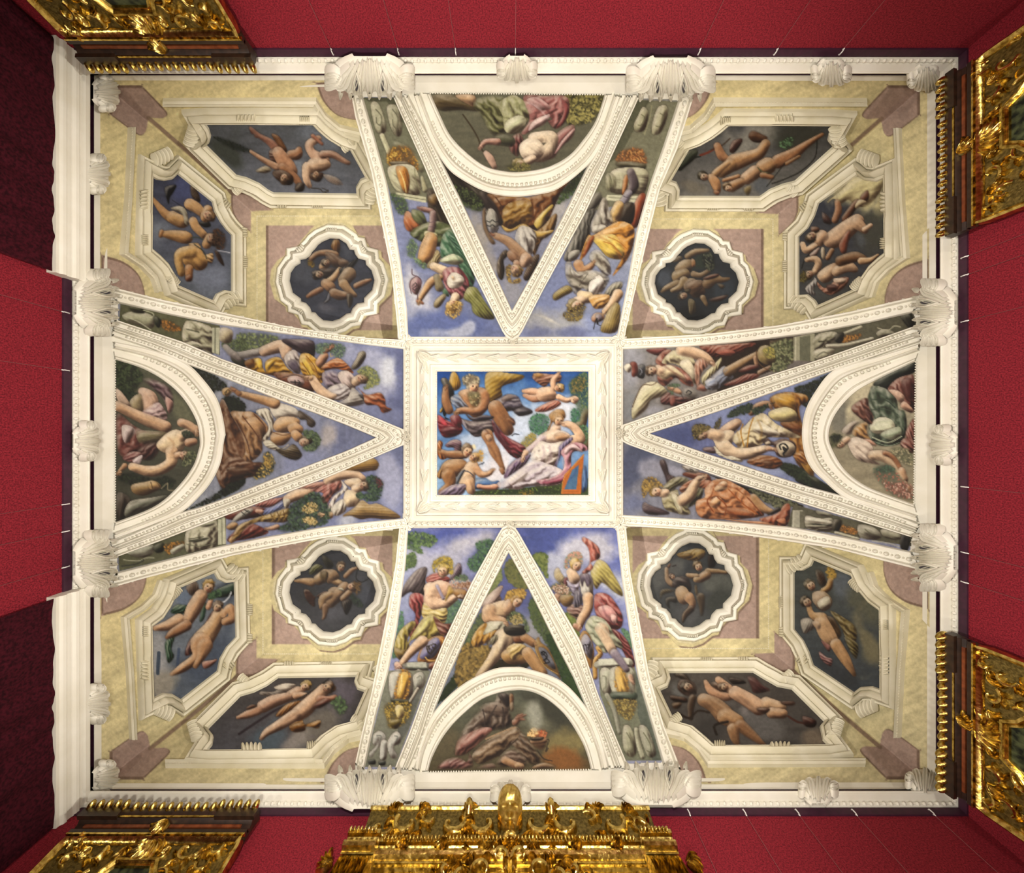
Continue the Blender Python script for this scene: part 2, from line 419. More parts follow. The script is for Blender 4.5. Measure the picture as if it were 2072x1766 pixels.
ART['flank_nr'] = """V E
B 9c9c96 98a4cc 90
V D
C 8c98c4 1250,900 1700,900 1700,1300 1300,1500 1230,1300
C b4b4b4 1300,1450 1600,1400 1900,1550 1500,1640 1240,1640
C d6d2c6 1350,1430 1500,1470 1640,1560 1500,1500
C 7c84b0 1300,1600 1700,1560 1900,1650 1300,1660
V C
Q 8c8a6c 1350,100 1760,120 1440,1050 870,1180 1010,880
Q 6c6c50 1350,105 1480,110 1200,640 1100,700
P bcb890 1420,170 1470,230 1440,380 1360,410 1330,350 1370,260
P c4c098 1560,180 1640,160 1650,260 1590,410 1510,430 1510,330
S 84805c 9 1400,240 1430,270 1400,340 1370,340
S 84805c 9 1580,230 1610,260 1580,350 1540,350
S a8a47c 12 1500,160 1480,280 1430,430
F d89448 a85c28 60 13 1160,690 1210,600 1330,560 1420,590 1450,720 1300,700
F e8b060 b87030 40 12 1250,600 1400,590 1420,690 1280,690
P 605838 1170,700 1300,690 1440,720 1420,770 1280,760 1180,740
P c4c09a 1170,760 1450,770 1440,980 1330,1000 1140,990 1080,860
P a8a47c 1080,800 1160,850 1150,980 1070,960 1060,880
S 7c7a58 9 1100,820 1120,900 1100,940
P c87c30 1240,840 1280,830 1260,980 1220,1000
Q d8d6b4 1080,1010 1380,1020 1375,1085 1050,1060
S 7c7a58 6 1090,1030 1375,1050
L 6c5c60 1300,790,36 1330,920,48 1270,1000,34
L 9c94a0 1280,990,36 1230,1080,40 1200,1120,34
S 5c5058 6 1230,1020 1290,1040
L dcb870 1170,1150,44 1150,1240,56
V E
P 6c6658 830,150 900,110 930,200 830,330 740,340
P b04c20 1380,140 1450,150 1400,420 1330,540 1280,480 1300,300
P 3c2c1c 1200,250 1320,260 1290,480 1150,460 1120,380
L dcb468 1130,270,60 1090,370,70
D b4ac98 930,200 980,190 1050,400 1050,480 900,600 790,580 800,460 880,320
P d8d2be 820,520 960,500 980,580 840,600
D 686458 760,330 860,320 800,480 790,620 720,760 620,900 520,940 480,880 560,700 680,450
P a8a494 540,830 660,800 640,900 540,930
D e0982c 840,620 1100,470 1220,470 1310,540 1310,700 1240,900 1060,1110 1180,880 1120,880 950,760 830,670 700,900 670,900 760,640
P f0cc4c 830,660 1050,610 1150,700 1200,840 1150,910 1000,880 900,770
S c46c18 9 950,700 1060,740 1160,860
S c46c18 8 1000,640 1130,700 1220,780
P b85818 700,860 770,680 840,640 800,760 720,880
L c89460 650,970,60 690,1040,48 770,1010,42 830,950,28
D b8b09a 800,830 900,800 1010,930 1040,1080 960,1100 880,1000 790,920
D a49c88 500,960 560,940 600,1040 680,1060 840,1040 1010,1120 990,1220 920,1320 820,1330 700,1260 620,1330 540,1200 500,1100
P e4dfcf 560,1000 640,1080 720,1080 660,1130 580,1090
P ebe8dc 790,1180 900,1100 960,1200 880,1320 780,1320
S 5c5444 8 660,1220 760,1080
S 5c5444 8 720,1210 850,1130
W 9c8438 345,1360 380,1300 520,1220 580,1290 480,1350 380,1400
D 948c70 960,1320 1060,1200 1170,1180 1160,1260 1040,1350
L e8cc98 680,1330,50 760,1360,70
D e0a850 780,1350 1000,1330 1020,1400 960,1480 860,1500 810,1450
L dfb888 1120,1320,60 1050,1440,50 960,1530,34
W a88c40 1090,1420 1150,1500 1110,1766 920,1766 970,1600 1020,1500
P c8946c 810,1600 860,1550 940,1560 960,1620 880,1660 820,1650
P 8c7c84 860,1570 930,1570 930,1640 870,1650
S 181410 10 830,1740 850,1650 870,1610 870,1680 890,1640 920,1620
S 181410 8 880,1650 890,1690 920,1690
L e8c8a0 640,1420,70 700,1380,60
H 610,1460,88 130 -.7 8c7438
F b09848 5c4820 80 15 470,1560 560,1500 700,1440 740,1480 680,1620 580,1650 500,1620
"""
ART['web_n'] = """V D
B 9c9ca4 8c94b8 90
C b8b0a4 750,450 900,600 1000,900 1200,1150 900,950
C c4c0bc 1500,400 1740,300 1600,560 1500,560
C a8a8b0 1050,1150 1250,1150 1200,1400 1100,1350
P 2c2010 480,0 560,10 800,220 980,300 900,420 720,380 600,220
F 66783c 2c3018 90 16 600,200 800,280 900,420 840,460 740,430 660,360
F 6c8848 3c5028 60 15 1590,380 1640,270 1780,140 1800,200 1720,320 1600,390
F 4c5830 282c14 40 15 1640,260 1860,20 1800,200 1700,280
D 8c5018 920,300 1100,310 1300,330 1560,240 1760,100 1640,260 1580,380 1500,560 1420,640 1260,620 1120,640 1060,600 1020,480
D a87820 1060,480 1140,380 1330,360 1360,500 1280,600 1080,600
P d8b848 1370,580 1420,500 1530,400 1550,420 1480,530 1460,600 1420,640
S 6c3810 10 1340,350 1360,460 1340,580
S c89030 8 1100,330 1240,320 1340,360
S 5c3010 10 1000,320 1060,420 1050,560
D 986820 1460,600 1560,490 1590,510 1560,640 1500,700 1440,740 1370,880 1350,700
P d8b04c 1060,590 1150,630 1270,580 1400,650 1560,640 1420,720 1340,690 1250,620 1120,660
L 3c2c24 870,290,26 960,420,50 1040,560,34
P 8c6c48 880,460 910,440 930,640 1000,760 960,760 890,620
P b4b0a0 910,470 960,430 1010,480 1035,600 1010,660 960,660 920,570
S 4c4438 8 930,440 905,520 930,640 990,680 1030,620
S 202020 8 920,550 950,560 970,540 1000,560 1030,550
S 202020 8 920,590 950,600 970,585 1000,605 1030,590
W 4c3820 1110,830 1060,860 1020,960 1030,1080 1070,1110 1090,1020 1080,930 1120,880
W 4c3018 1350,900 1420,880 1380,1040 1310,1120 1270,1090 1300,1000
D c4beb2 1240,600 1370,640 1390,760 1340,900 1360,960 1290,980 1270,860 1190,730
L c09468 1000,690,30 1130,750,44 1240,870,58 1300,920,56
P a87850 1110,860 1180,820 1240,920 1160,940
L d6ae88 1290,900,50 1270,950,44
L c89870 1200,950,30 1210,980,34
H 1195,1020,62 80 .6 a8843c
F c0a050 6c5020 46 14 1105,1000 1150,980 1150,1120 1240,1100 1230,1140 1130,1130
"""
ART['lunette_n'] = """V B
B 7c7a60 6c6850 90
P 6c5830 730,60 1000,70 1180,200 1000,200 800,200
P d8b080 950,60 1130,60 1130,160 1080,150
D 7c7c44 1120,160 1180,80 1400,70 1500,200 1450,400 1330,450 1260,380 1200,250
D b0b078 1360,140 1480,60 1560,80 1680,190 1640,300 1560,410 1430,410 1400,260
P dcdcae 1430,320 1550,250 1630,300 1560,410 1440,415
F c0b460 4c4420 140 20 2000,60 2072,60 2072,300 2010,300
V C
F c0b460 3c3818 220 22 690,70 1050,70 1010,200 900,320 700,330 680,200
V B
D c07870 1600,70 1800,65 2000,70 2040,180 2000,300 1900,380 1800,250 1880,290 1780,310 1640,420 1580,420 1660,280
P e8b8b0 1630,100 1740,80 1860,180 1760,200 1700,160
P ecc8c0 1650,400 1700,300 1850,240 1800,330
P a84c48 1960,90 2030,180 1990,320 1910,370 1980,230
S 4c3c20 14 1020,240 1110,370 1170,480 1190,560 1240,620
D 8c4c44 1470,480 1560,420 1600,500 1560,620 1530,640 1470,580
P b06c64 1920,420 2072,340 2072,450 1950,560 1880,660 1700,690 1830,600
P d8a49c 1960,500 2072,380 2072,420 1900,620
L 5c5c3c 1380,480,60 1470,500,50
L c8947c 1350,500,34 1240,500,26 1200,540,22
L d8b094 1240,610,24 1280,660,34 1320,740,24
L f0d8b4 1700,470,60 1860,450,54 1860,540,56 1780,620,70 1700,600,80
P f4e0c0 1560,540 1640,470 1720,470 1800,560 1760,660 1660,690 1580,640
L f0d4b0 1680,660,40 1610,700,36
H 1555,710,58 170 -.5 a89048
F a89c50 6c6830 40 14 1440,740 1540,700 1660,720 1640,780 1480,780
"""
ART['flank_sl'] = """V F
B 7c84c4 b0b4cc 90
C 5c6cc0 560,60 900,70 1300,50 1100,140 900,160 700,200
C d4d0d4 900,120 1200,80 1200,160 900,300 780,260
C c4c4d4 400,250 1000,250 1000,500 500,700 350,800
C a8b0d0 350,500 600,500 420,900 340,950
F 7c985c 3c5834 90 20 400,100 520,80 680,140 620,220 520,210 550,290 460,260 400,220
F 789054 46603a 60 18 380,320 470,280 480,400 420,420 380,440
F 6c9468 38603c 100 18 980,350 1060,280 1060,180 1200,150 1220,230 1100,440 1000,440
F 6c9c74 4c7454 60 18 260,1250 340,840 360,1000 300,1250
F 7ca078 547c5c 80 18 760,960 800,760 960,740 900,900 820,960
W 6c5c5c 340,700 380,570 480,450 560,415 590,440 570,540 580,640 520,700 430,650
W 7c6474 800,540 840,440 880,380 910,390 915,470 870,520
D bc5c50 580,520 660,470 720,480 800,520 780,570 660,580 600,570
D b04c48 430,680 500,660 560,700 540,840 520,900 470,1060 420,1060 480,880 420,780
P e8ba94 570,640 640,560 720,540 820,580 830,660 760,760 640,820 560,760
L eec8a0 620,620,66 640,760,62 740,760,56 840,700,42
L f2d0ac 850,690,30 900,680,14
P c8a040 800,590 850,650 800,690 760,740 780,640
L b4a8bc 680,590,14 740,710,14
D e0c870 560,750 640,820 760,800 780,860 740,960 620,920 540,880
D c4b04c 560,890 640,860 740,960 760,1060 600,1100 450,1100 400,1190 420,1100 500,970
P dcd47c 560,900 630,880 600,1000 480,1090 440,1100 520,980
D 8c4c38 650,880 740,950 830,960 800,1060 720,1060 680,980
D b4a040 280,1140 330,1020 440,930 480,960 400,1100 420,1180 350,1290 280,1240
P 8c7030 280,1180 340,1200 400,1200 350,1300 290,1260
D 9c5030 600,1340 700,1300 660,1390 600,1380
P d08838 500,1320 540,1170 640,1080 750,1080 760,1160 720,1260 640,1320
P 8884b4 520,1280 560,1170 650,1090 700,1100 710,1180 640,1280
S 3c3020 8 580,1170 610,1160 600,1210 580,1180 630,1150
S 3c3020 8 640,1140 670,1150 650,1200 620,1240 600,1220
S e8b858 12 570,1270 600,1300 680,1290 740,1180 730,1100
L e4bc90 540,1120,56 470,1180,46 390,1270,34 350,1330,34
L e8bca0 300,1340,28 330,1370,20
P 787c6c 370,1330 580,1320 600,1400 560,1440 380,1380
Q c4c4b0 390,1325 580,1320 585,1370 400,1365
P c4c4b4 240,1440 300,1390 420,1400 480,1440 470,1620 380,1680 260,1660 220,1580
P b8b8a4 450,1450 500,1390 560,1420 570,1500 540,1560 480,1560
S 84846c 9 480,1480 520,1460 530,1500 500,1530 480,1500
F f0b830 b87418 60 16 290,1500 340,1400 410,1390 420,1480 400,1600 340,1660 290,1620
P eeb030 330,1420 370,1390 410,1430 390,1600 350,1660 310,1560
V H
Q 90917c 300,270 720,270 380,1190 80,1190 230,600
Q 74766c 400,560 640,440 500,840 400,1000
P c8c8b8 320,330 360,280 500,290 540,330 540,500 440,560 350,540 320,450
P bcbcaa 550,320 620,280 660,330 650,420 600,450 560,420
S 80806c 8 580,340 620,320 630,380 600,400
F eeb438 b87018 70 14 380,440 430,280 510,280 520,400 480,540 380,540
P f0c048 400,420 440,290 500,300 500,420 450,540 400,530
S fff0a0 7 440,310 430,420 400,500
P 3c4030 340,540 500,550 520,590 380,590
F e0c050 8c6c1c 90 14 290,590 520,570 520,680 460,780 330,820 300,740
P ecd888 380,610 450,610 460,700 400,720
P 7c6820 320,740 440,740 400,820 340,810
L c8c0a8 520,560,14 590,440,14
P ccccc0 170,900 220,845 280,880 280,940 200,1020 150,1100 130,1060 200,980
P ccccc0 330,900 390,850 430,890 420,960 360,1000 400,1090 340,1100 300,980
L d0d0c4 270,960,34 260,1090,34
L c8c8bc 200,900,40 190,950,30
S 84867c 9 200,890 240,890 230,940
S 84867c 9 370,890 400,900 380,950
P 4c5048 120,1130 180,1120 190,1160 130,1160
P 4c5048 220,1140 280,1130 280,1170 230,1170
V F
H 738,450,62 -95 -.4 c8a840
F ccb040 8c7820 60 16 640,430 660,350 760,310 830,360 830,480 790,460 740,390 680,410 660,460
F d8a090 c8d0c0 30 16 810,560 860,520 1000,540 1000,600 840,610
F 8c5c3c e8c0a0 34 15 840,580 980,560 1000,610 940,640 840,620
F 7c9070 50683c 24 14 840,520 930,480 980,530 900,540
P b88440 820,620 960,640 960,720 870,700
"""
ART['flank_sr'] = """V G
B 6c78c0 b8bcd4 90
C 5868b4 400,60 900,60 900,200 700,260 520,220
C 8890c8 1250,60 1340,60 1360,220 1260,200
C d4d2da 820,260 880,150 980,100 1100,60 1240,80 1260,200 1180,260 1340,230 1360,320 1200,400 900,340
C c4c8d8 700,320 900,330 900,460 1400,500 1420,900 1380,700 1100,560 740,560
F 8c984c 48602c 120 20 560,300 690,290 690,420 700,520 640,430
F 94a04c 64803c 120 20 820,880 940,860 1000,1060 960,1040 880,930
F 78a078 4c7850 40 18 1400,1000 1480,1050 1500,1200 1440,1080
W c4b080 770,520 765,450 800,420 830,470 860,520 840,580
W c0b058 1130,420 1180,345 1260,380 1330,490 1400,620 1410,690 1320,640 1220,560 1160,620 1110,480
D c8705c 1030,160 1050,130 1160,200 1195,260 1190,330 1110,370 1130,420 1060,480 1030,460 1100,380 1090,240
D 9c7060 880,820 960,760 1100,820 1080,900 960,900
D b85850 1150,680 1280,680 1400,850 1410,960 1360,1010 1270,980 1160,860
P e8a49c 1180,800 1280,780 1360,870 1350,950 1300,940 1220,880
P f0c0b4 1300,860 1350,880 1350,950 1310,930
D 943c38 1300,1010 1400,1050 1480,1160 1530,1330 1500,1370 1420,1220
D b8bc98 1060,960 1120,880 1220,900 1280,960 1340,1060 1400,1130 1410,1190 1340,1180 1240,1230 1140,1130 1080,1050
D a49cb8 860,530 900,500 1000,540 1020,660 1040,740 960,760 900,640
P 8c4c50 860,520 890,520 880,600 850,560
P d0c8dc 880,540 960,580 1010,540 980,640 920,620
D 6c6474 960,640 1020,640 1030,760 960,800 940,720
P d4cfc0 1010,500 1070,480 1130,540 1130,640 1130,690 1040,690 1010,600
P 7c6c7c 1010,490 1090,480 1130,560 1080,600 1050,540 1030,600
L e8c49c 920,460,44 950,520,54
L e0b484 1080,700,52 1080,800,46 1020,910,42 1000,970,34
L d89c78 960,970,26 990,1000,20
L e4c49c 1210,1000,66 1250,1090,52 1310,1200,44
L 9c8c98 1330,1230,42 1400,1330,36 1460,1400,28
S 6c5c6c 5 1320,1290 1370,1260
S 6c5c6c 5 1360,1350 1420,1320
L dcb08c 1480,1450,24 1500,1500,18
P c8903c 1000,1090 1040,1020 1090,1050 1130,1150 1140,1280 1110,1380 1060,1280 1010,1180
P a8a4b4 1020,1100 1060,1050 1110,1110 1130,1200 1110,1290 1060,1240 1020,1160
S 282020 8 1040,1160 1050,1210
S 282020 7 1035,1160 1060,1150 1070,1210
S 282020 7 1060,1160 1085,1150 1085,1200 1100,1120 1100,1160 1075,1180
L d8a448 1170,1180,18 1200,1240,22 1150,1310,22 1150,1460,22
S 7c5018 7 1180,1200 1210,1230 1170,1270
F b8a868 707c48 40 15 730,600 800,560 880,600 930,680 860,690 760,640
F e8d8c0 b88468 30 14 740,610 860,580 920,670 800,660
P a07c44 800,690 940,690 920,780 850,780
L d8ac88 780,680,20 790,740,26
P c0c0a8 1170,1310 1470,1280 1480,1370 1180,1380
Q dcdcc4 1180,1290 1470,1280 1475,1340 1190,1350
V I
Q 8c8f74 1180,240 1530,240 1790,1130 1430,1130 1200,500
Q 707868 1530,260 1780,1130 1700,1130 1560,700
P ccccb0 1200,280 1250,240 1310,290 1310,420 1290,500 1220,460
S 8c8c70 9 1220,320 1250,330 1250,420 1230,440
P c8c8ac 1290,260 1490,240 1530,380 1500,520 1330,500
F e8b848 b07420 80 14 1340,400 1360,250 1430,240 1470,420 1460,500 1380,490
P ecc058 1340,270 1380,240 1440,340 1460,480 1400,490 1360,400
P 50604c 1300,480 1530,480 1530,550 1330,540
F c8b460 84682c 110 13 1280,560 1530,550 1530,660 1480,740 1400,700 1320,620
L a8a890 1260,500,22 1330,640,22 1380,860,20
P c0c09c 1420,810 1480,800 1530,920 1540,1060 1480,1090 1420,1000
P b8b89c 1570,800 1640,810 1700,940 1730,1070 1660,1090 1600,960
L c4c4a4 1540,830,22 1560,960,22 1600,1090,22
S 7c7c5c 9 1450,860 1500,960 1500,1040 1460,1030
S 7c7c5c 9 1610,860 1670,960 1680,1040 1640,1030
L 9c8c98 1330,100,40 1400,190,34 1450,260,28
L dcb08c 1480,320,24 1500,370,18
V G
H 968,390,64 -75 .6 d0a84c
F d89c84 7c9470 70 17 860,410 880,320 950,270 1020,290 1030,390 990,320 900,340 890,420
"""
ART['web_s'] = """V F
B 7880b8 8c9498 90
C 6870b0 1250,400 1560,500 1540,850 1250,650
C a8a8ac 1500,900 1700,950 1650,1200 1500,1250
F 8c8c4c 5c6838 160 22 1330,430 1400,340 1560,560 1500,620 1380,560
F 98a060 6c7c4c 90 20 1180,640 1280,420 1300,520 1250,600 1150,740
F 6c7c44 485c34 220 22 1560,760 1640,680 1760,960 1860,1200 1800,1300 1700,1100 1600,960
F 44602c 304824 260 22 1720,1060 1850,1160 2000,1500 2072,1766 1960,1700 1840,1400
F 7c8858 4c6040 120 20 960,1100 1100,850 1160,960 1060,1080 960,1180
F 3c4c24 24301a 160 20 680,1700 900,1380 900,1500 780,1640
F b89848 4c3c18 260 26 860,1400 940,1160 1100,1160 1240,1200 1160,1330 1040,1480 900,1560
F 3c3414 241c0c 120 20 1180,1360 1300,1300 1540,1330 1500,1380 1250,1390
W c0a494 1110,780 1160,690 1270,600 1310,600 1280,680 1290,730 1180,830
P e4c090 1110,820 1180,770 1320,730 1420,780 1400,870 1300,920 1170,930
L dcb080 1180,830,70 1170,900,54 1290,930,48 1330,950,30
L e0b488 1380,740,48 1360,800,60
D d0ccac 1160,940 1300,930 1340,1000 1260,1060 1180,1160 1120,1080 1120,1000
D d09830 1030,1060 1110,960 1160,960 1120,1060 1250,1010 1200,1090 1080,1170 1010,1150
L e4c89c 1320,1090,100 1280,1180,74 1200,1300,50 1080,1450,34
P f0dcb4 1260,1040 1320,1020 1360,1120 1300,1220 1260,1200
D 9c9470 1190,1100 1250,1060 1260,1100 1210,1160
P 8c5024 1400,1060 1500,1060 1520,1130 1430,1140
L c08c54 1510,1080,40 1600,1140,36
P c89850 1290,1250 1380,1190 1540,1290 1480,1340 1350,1330
D dcbc68 1350,1180 1430,1140 1530,1170 1480,1260 1410,1300 1360,1240
L c8985c 1540,1230,56 1600,1310,56 1680,1420,50
P 2c2414 1320,990 1400,960 1520,980 1520,1050 1420,1070 1340,1050
F 8c9c6c 3c4c30 60 16 1340,920 1400,840 1500,880 1560,1000 1530,1030 1480,920
F c8b878 98803c 34 14 1370,900 1460,860 1500,940 1400,960
P a87c34 1610,1140 1650,1080 1670,1130 1740,1190 1810,1330 1860,1480 1820,1440 1700,1350 1640,1260
P 6c6c78 1650,1180 1720,1200 1790,1310 1810,1390 1730,1340 1670,1250
S 181818 8 1670,1220 1720,1270 1690,1300 1730,1290 1750,1320 1700,1330
S d0a850 7 1640,1120 1620,1200 1700,1350 1830,1430
H 1440,735,62 -55 .7 c09040
F d8b050 94702c 70 18 1330,720 1360,650 1480,620 1530,660 1510,710 1440,680 1370,710
"""
ART['lunette_s'] = """V H
B 6c705c 6c6040 90
C 8c8c74 1600,560 1750,520 1850,700 1800,850 1650,850
C 505040 1500,480 1700,480 1900,600 2000,800 1800,700
C 7c7050 760,950 1000,800 950,1000 750,1150
V I
C 505040 600,520 800,560 960,760 1000,900 800,760
C a09058 700,880 1000,850 1080,1060 800,1080 680,980
C a86c30 680,1050 900,1030 1090,1120 1100,1200 700,1180
C a8a894 520,600 620,560 660,760 560,800
V H
D 6c5644 980,960 1020,830 1130,700 1250,590 1330,560 1340,500 1400,480 1490,480 1500,560 1470,660 1510,790 1420,830 1280,850 1150,900
P 8c7460 1180,620 1300,570 1430,600 1440,700 1300,700
P 4c3c34 1360,500 1450,500 1460,620 1420,600
S 4c3c34 12 1210,640 1230,740 1220,830
S 4c3c34 12 1340,600 1280,720 1290,820
S 4c3c34 12 1400,620 1410,720 1400,820
D a86454 950,1040 980,930 1130,840 1250,810 1300,840 1180,960 1060,1060 960,1080
P c48474 1000,980 1160,850 1240,840 1100,1000
D 9c7c58 1110,1080 1220,960 1400,850 1530,800 1600,900 1700,1080 1640,1100 1480,980 1340,1100 1180,1160
D 7c6044 1540,810 1640,900 1760,1080 1800,1140 1680,1180 1560,1060 1480,960 1560,900
S c4a078 14 1240,920 1400,850 1520,810
S 4c3828 14 1360,1080 1470,980 1540,920
D 7c604c 1330,1190 1400,1060 1500,1000 1620,1100 1650,1190 1500,1190
D 945c54 780,1200 860,1120 980,1100 1060,1140 1090,1060 1110,1190 900,1210
P b88074 800,1190 870,1130 900,1200
P 8c6c58 1150,1200 1300,1150 1330,1200
L c89868 1420,1120,38 1500,1160,34 1570,1180,34
L d0a878 1540,1170,30 1580,1180,24
P a8845c 1700,1180 1800,1150 1900,1190 1700,1205
L b07858 1520,760,34 1550,720,30
L b87c5c 1550,710,14 1620,690,8
L b87c5c 1550,730,14 1610,735,8
L b87c5c 1545,700,12 1590,680,7
P a8784c 1465,500 1500,500 1505,570 1480,650 1470,600
P 988060 1470,590 1500,570 1505,640 1480,660
V I
P 8c6440 540,950 690,930 660,1030 580,1010
P b88c60 540,930 690,910 680,960 560,970
S 403830 10 600,1030 650,1100 690,1120 740,1130
S 403830 10 700,960 680,1040 700,1010
S 403830 8 690,920 710,930 700,970
F e89c60 d86030 26 16 560,900 590,830 680,850 670,910
F f8e0a0 f0b060 20 16 500,890 560,820 600,830 600,900
P 403020 540,915 660,905 640,935 560,940
C b0b09c 540,560 600,540 640,760 580,860 520,780
"""
ART['flank_wu'] = """V K
B a8acbc 7c84b0 0
C b8bcd4 1100,350 1500,350 1600,700 1300,900 1400,500
C d8dce4 1540,400 1600,390 1650,500 1560,700 1520,520
C 6c74a0 1650,320 1720,320 1725,1080 1620,1000 1680,700
C 8890b8 1300,850 1700,900 1700,1050 1500,1000
F 9caa6c 5c6840 90 18 150,170 520,190 500,290 330,360 180,330
F 7c8c58 4c5838 70 16 0,260 200,220 240,330 60,330
V J
Q 6c6c48 110,70 1060,280 1060,560 690,450 100,250
P b4b490 130,180 260,140 420,190 420,300 300,280 180,240
P 484828 200,90 330,110 340,160 230,150
S c8c8a8 10 130,180 280,240 400,320
S c8c8a8 10 240,170 400,200 420,160 330,130
F d89030 8c5818 34 13 480,250 560,230 700,310 640,330 540,320
P 2c3018 430,190 500,230 480,300 440,260
D b8b490 720,270 760,230 900,260 990,320 1000,540 900,510 860,460 720,440 700,350
S 4c4c30 10 740,310 860,340
S 6c6c50 10 740,400 880,400
P c8c4a4 720,450 820,430 910,480 860,510
S 6c6c50 8 780,470 840,460 880,490
Q c8c8a8 985,300 1060,300 1055,555 985,535
S 6c6c50 8 1015,300 1010,540
P c8b890 1070,300 1180,330 1160,440 1060,420
P 3c3c28 1180,560 1300,610 1290,680 1180,620
L a09890 1110,480,28 1200,560,36 1330,550,40 1470,520,40
L 8c8078 1200,560,30 1240,600,22
L d8b490 1480,520,50 1600,480,60 1690,470,60
L e0bc98 1680,480,62 1700,560,56
P 4c3840 1650,420 1780,410 1950,430 1960,570 1900,580 1760,500
D d8a020 1300,620 1440,590 1470,680 1500,720 1500,620 1620,580 1700,680 1760,740 1640,760 1500,740 1340,690
P f0c838 1400,600 1450,600 1460,690 1430,680
P f0c030 1500,640 1600,590 1580,640 1510,720
P 8c5414 1300,620 1380,600 1390,680 1320,670
V K
D d4c8c0 590,400 650,330 720,350 740,540 640,500
P 6c5c6c 620,440 700,420 740,540 660,510
D e0a828 740,380 830,360 960,480 970,580 940,640 860,600 760,540
P f0c838 760,420 800,420 880,560 830,570
S 986010 9 800,380 880,480 920,600
S 986010 9 760,440 840,560
P 8c4c2c 500,540 640,540 860,590 880,700 840,720 700,690 520,590
P c8a8a0 620,600 680,560 760,580 780,640 730,670 660,650
S 5c4030 8 510,560 540,590 620,570 700,560 780,590
S 181818 9 650,625 740,630
S 181818 9 690,610 695,645
S 181818 7 720,610 740,630 720,650
L d0986c 930,440,44 970,380,40
L c4845c 980,320,34 1030,300,26
S c8a860 8 1040,300 1030,380 1060,370
F 88a080 4c6450 70 16 890,280 1000,260 1160,280 1160,380 1080,390 1000,310 960,360 900,340
D c06c28 960,470 1090,400 1180,450 1250,540 1200,530 1080,500 960,520
D a08c98 950,560 1000,520 1100,530 1160,660 1050,700 980,680
P e0ccc0 1100,560 1190,520 1270,600 1260,690 1180,690
D d8d0cc 1000,700 1140,640 1230,720 1190,780 1080,800
L e8c49c 860,600,40 920,690,44 1010,760,46 1060,760,30
L d8ac80 840,590,26 800,580,16
W b8b0a4 1240,680 1330,750 1390,760 1360,830 1240,860 1110,830 1200,770
P 4c4444 1300,750 1390,765 1370,810
D b8602c 1290,680 1380,750 1500,730 1550,790 1560,860 1615,890 1530,920 1480,850 1370,840 1340,740
W 7c7058 1230,490 1280,400 1300,350 1350,335 1370,380 1320,470 1260,510
L e8c8a0 1270,620,44 1300,600,44
H 1330,590,62 15 .2 8c6c40
F b0b068 6c7840 70 16 1290,540 1330,490 1400,480 1490,560 1500,640 1420,680 1350,690 1400,600
"""
ART['web_w'] = """V K
B a8acb4 7c84ac 0
C c4bcb8 950,1000 1050,1000 1080,1180 960,1200
C 9ca4c0 400,850 700,780 1000,950 900,1100
C 98a0c4 600,1350 1000,1300 900,1400 600,1500
P 5c70a0 240,910 400,880 460,900 340,930
F 2c3820 181c10 50 18 0,780 130,790 220,850 200,920 60,900
F 2c3820 14180c 60 18 0,1560 120,1510 220,1570 140,1660 0,1700
V J
F 343c20 14180c 100 18 720,640 860,680 1120,830 1060,900 900,860
P 20200f 720,640 800,680 1000,880 960,900
F 2c3820 14180c 60 18 1110,960 1200,950 1300,1040 1220,1110 1130,1060
V L
F 2c3820 14180c 80 18 700,880 1060,680 1180,540 1300,560 1240,640 1000,780 720,860
V K
D 7c4c28 0,790 80,930 200,1150 240,1300 300,1400 380,1420 330,1520 100,1550 0,1640 -80,1400 -60,1000
D b0804c 80,920 200,910 300,920 420,1030 440,1100 380,1180 380,1280 300,1370 180,1380 220,1290 180,1100
P c89860 210,1000 320,960 400,1060 360,1150 260,1100
S 6c3c20 10 190,950 300,1090 360,1180
S 6c3c20 10 300,930 400,1040 410,1110
S 6c3c20 10 140,1000 230,1180 260,1300
D 6c3c1c 0,1420 120,1320 240,1390 390,1400 340,1500 160,1560 0,1600
P 5c3418 40,1450 200,1440 300,1480 140,1540
D d8d0b8 320,910 430,880 490,990 480,1100 400,1200 390,1160 440,1080 420,1000
P dcd4c0 450,830 560,830 700,880 740,960 640,960 560,1000 480,940
L d0a068 500,830,50 400,800,42 290,770,36 180,740,28
L b07848 160,740,24 100,690,14
S b07848 8 130,700 80,670
P d8aa70 500,1010 560,960 680,960 740,1000 700,1080 560,1110 490,1070
P c08c50 480,1110 560,1110 660,1130 600,1220 520,1230 460,1180
D d4ccb0 390,1200 450,1180 560,1260 640,1210 610,1250 530,1280 430,1250
S 8c5c30 8 470,1100 600,1130 740,1050
L d8a870 680,1060,60 720,1080,50
W 5c4c3c 730,900 820,950 880,1000 885,1040 850,1060 810,1030 800,990 740,980
W 4c3818 510,1270 600,1270 680,1220 750,1300 755,1340 700,1370 600,1340
P c8a060 0,700 50,680 90,710 60,760 10,750
S 3c3418 7 20,730 50,700 70,720 30,750 40,710
F e0bc60 2c3018 60 17 300,1540 390,1400 400,1310 450,1300 500,1380 480,1480 380,1540
F d8b450 b08838 16 14 400,1330 470,1400 440,1450 400,1400
L d8a870 690,1120,40 720,1150,44
H 790,1190,64 10 .8 5c4828
F 788c60 34482c 80 17 770,1100 850,1090 930,1150 920,1230 860,1290 760,1260 870,1200 800,1150
"""
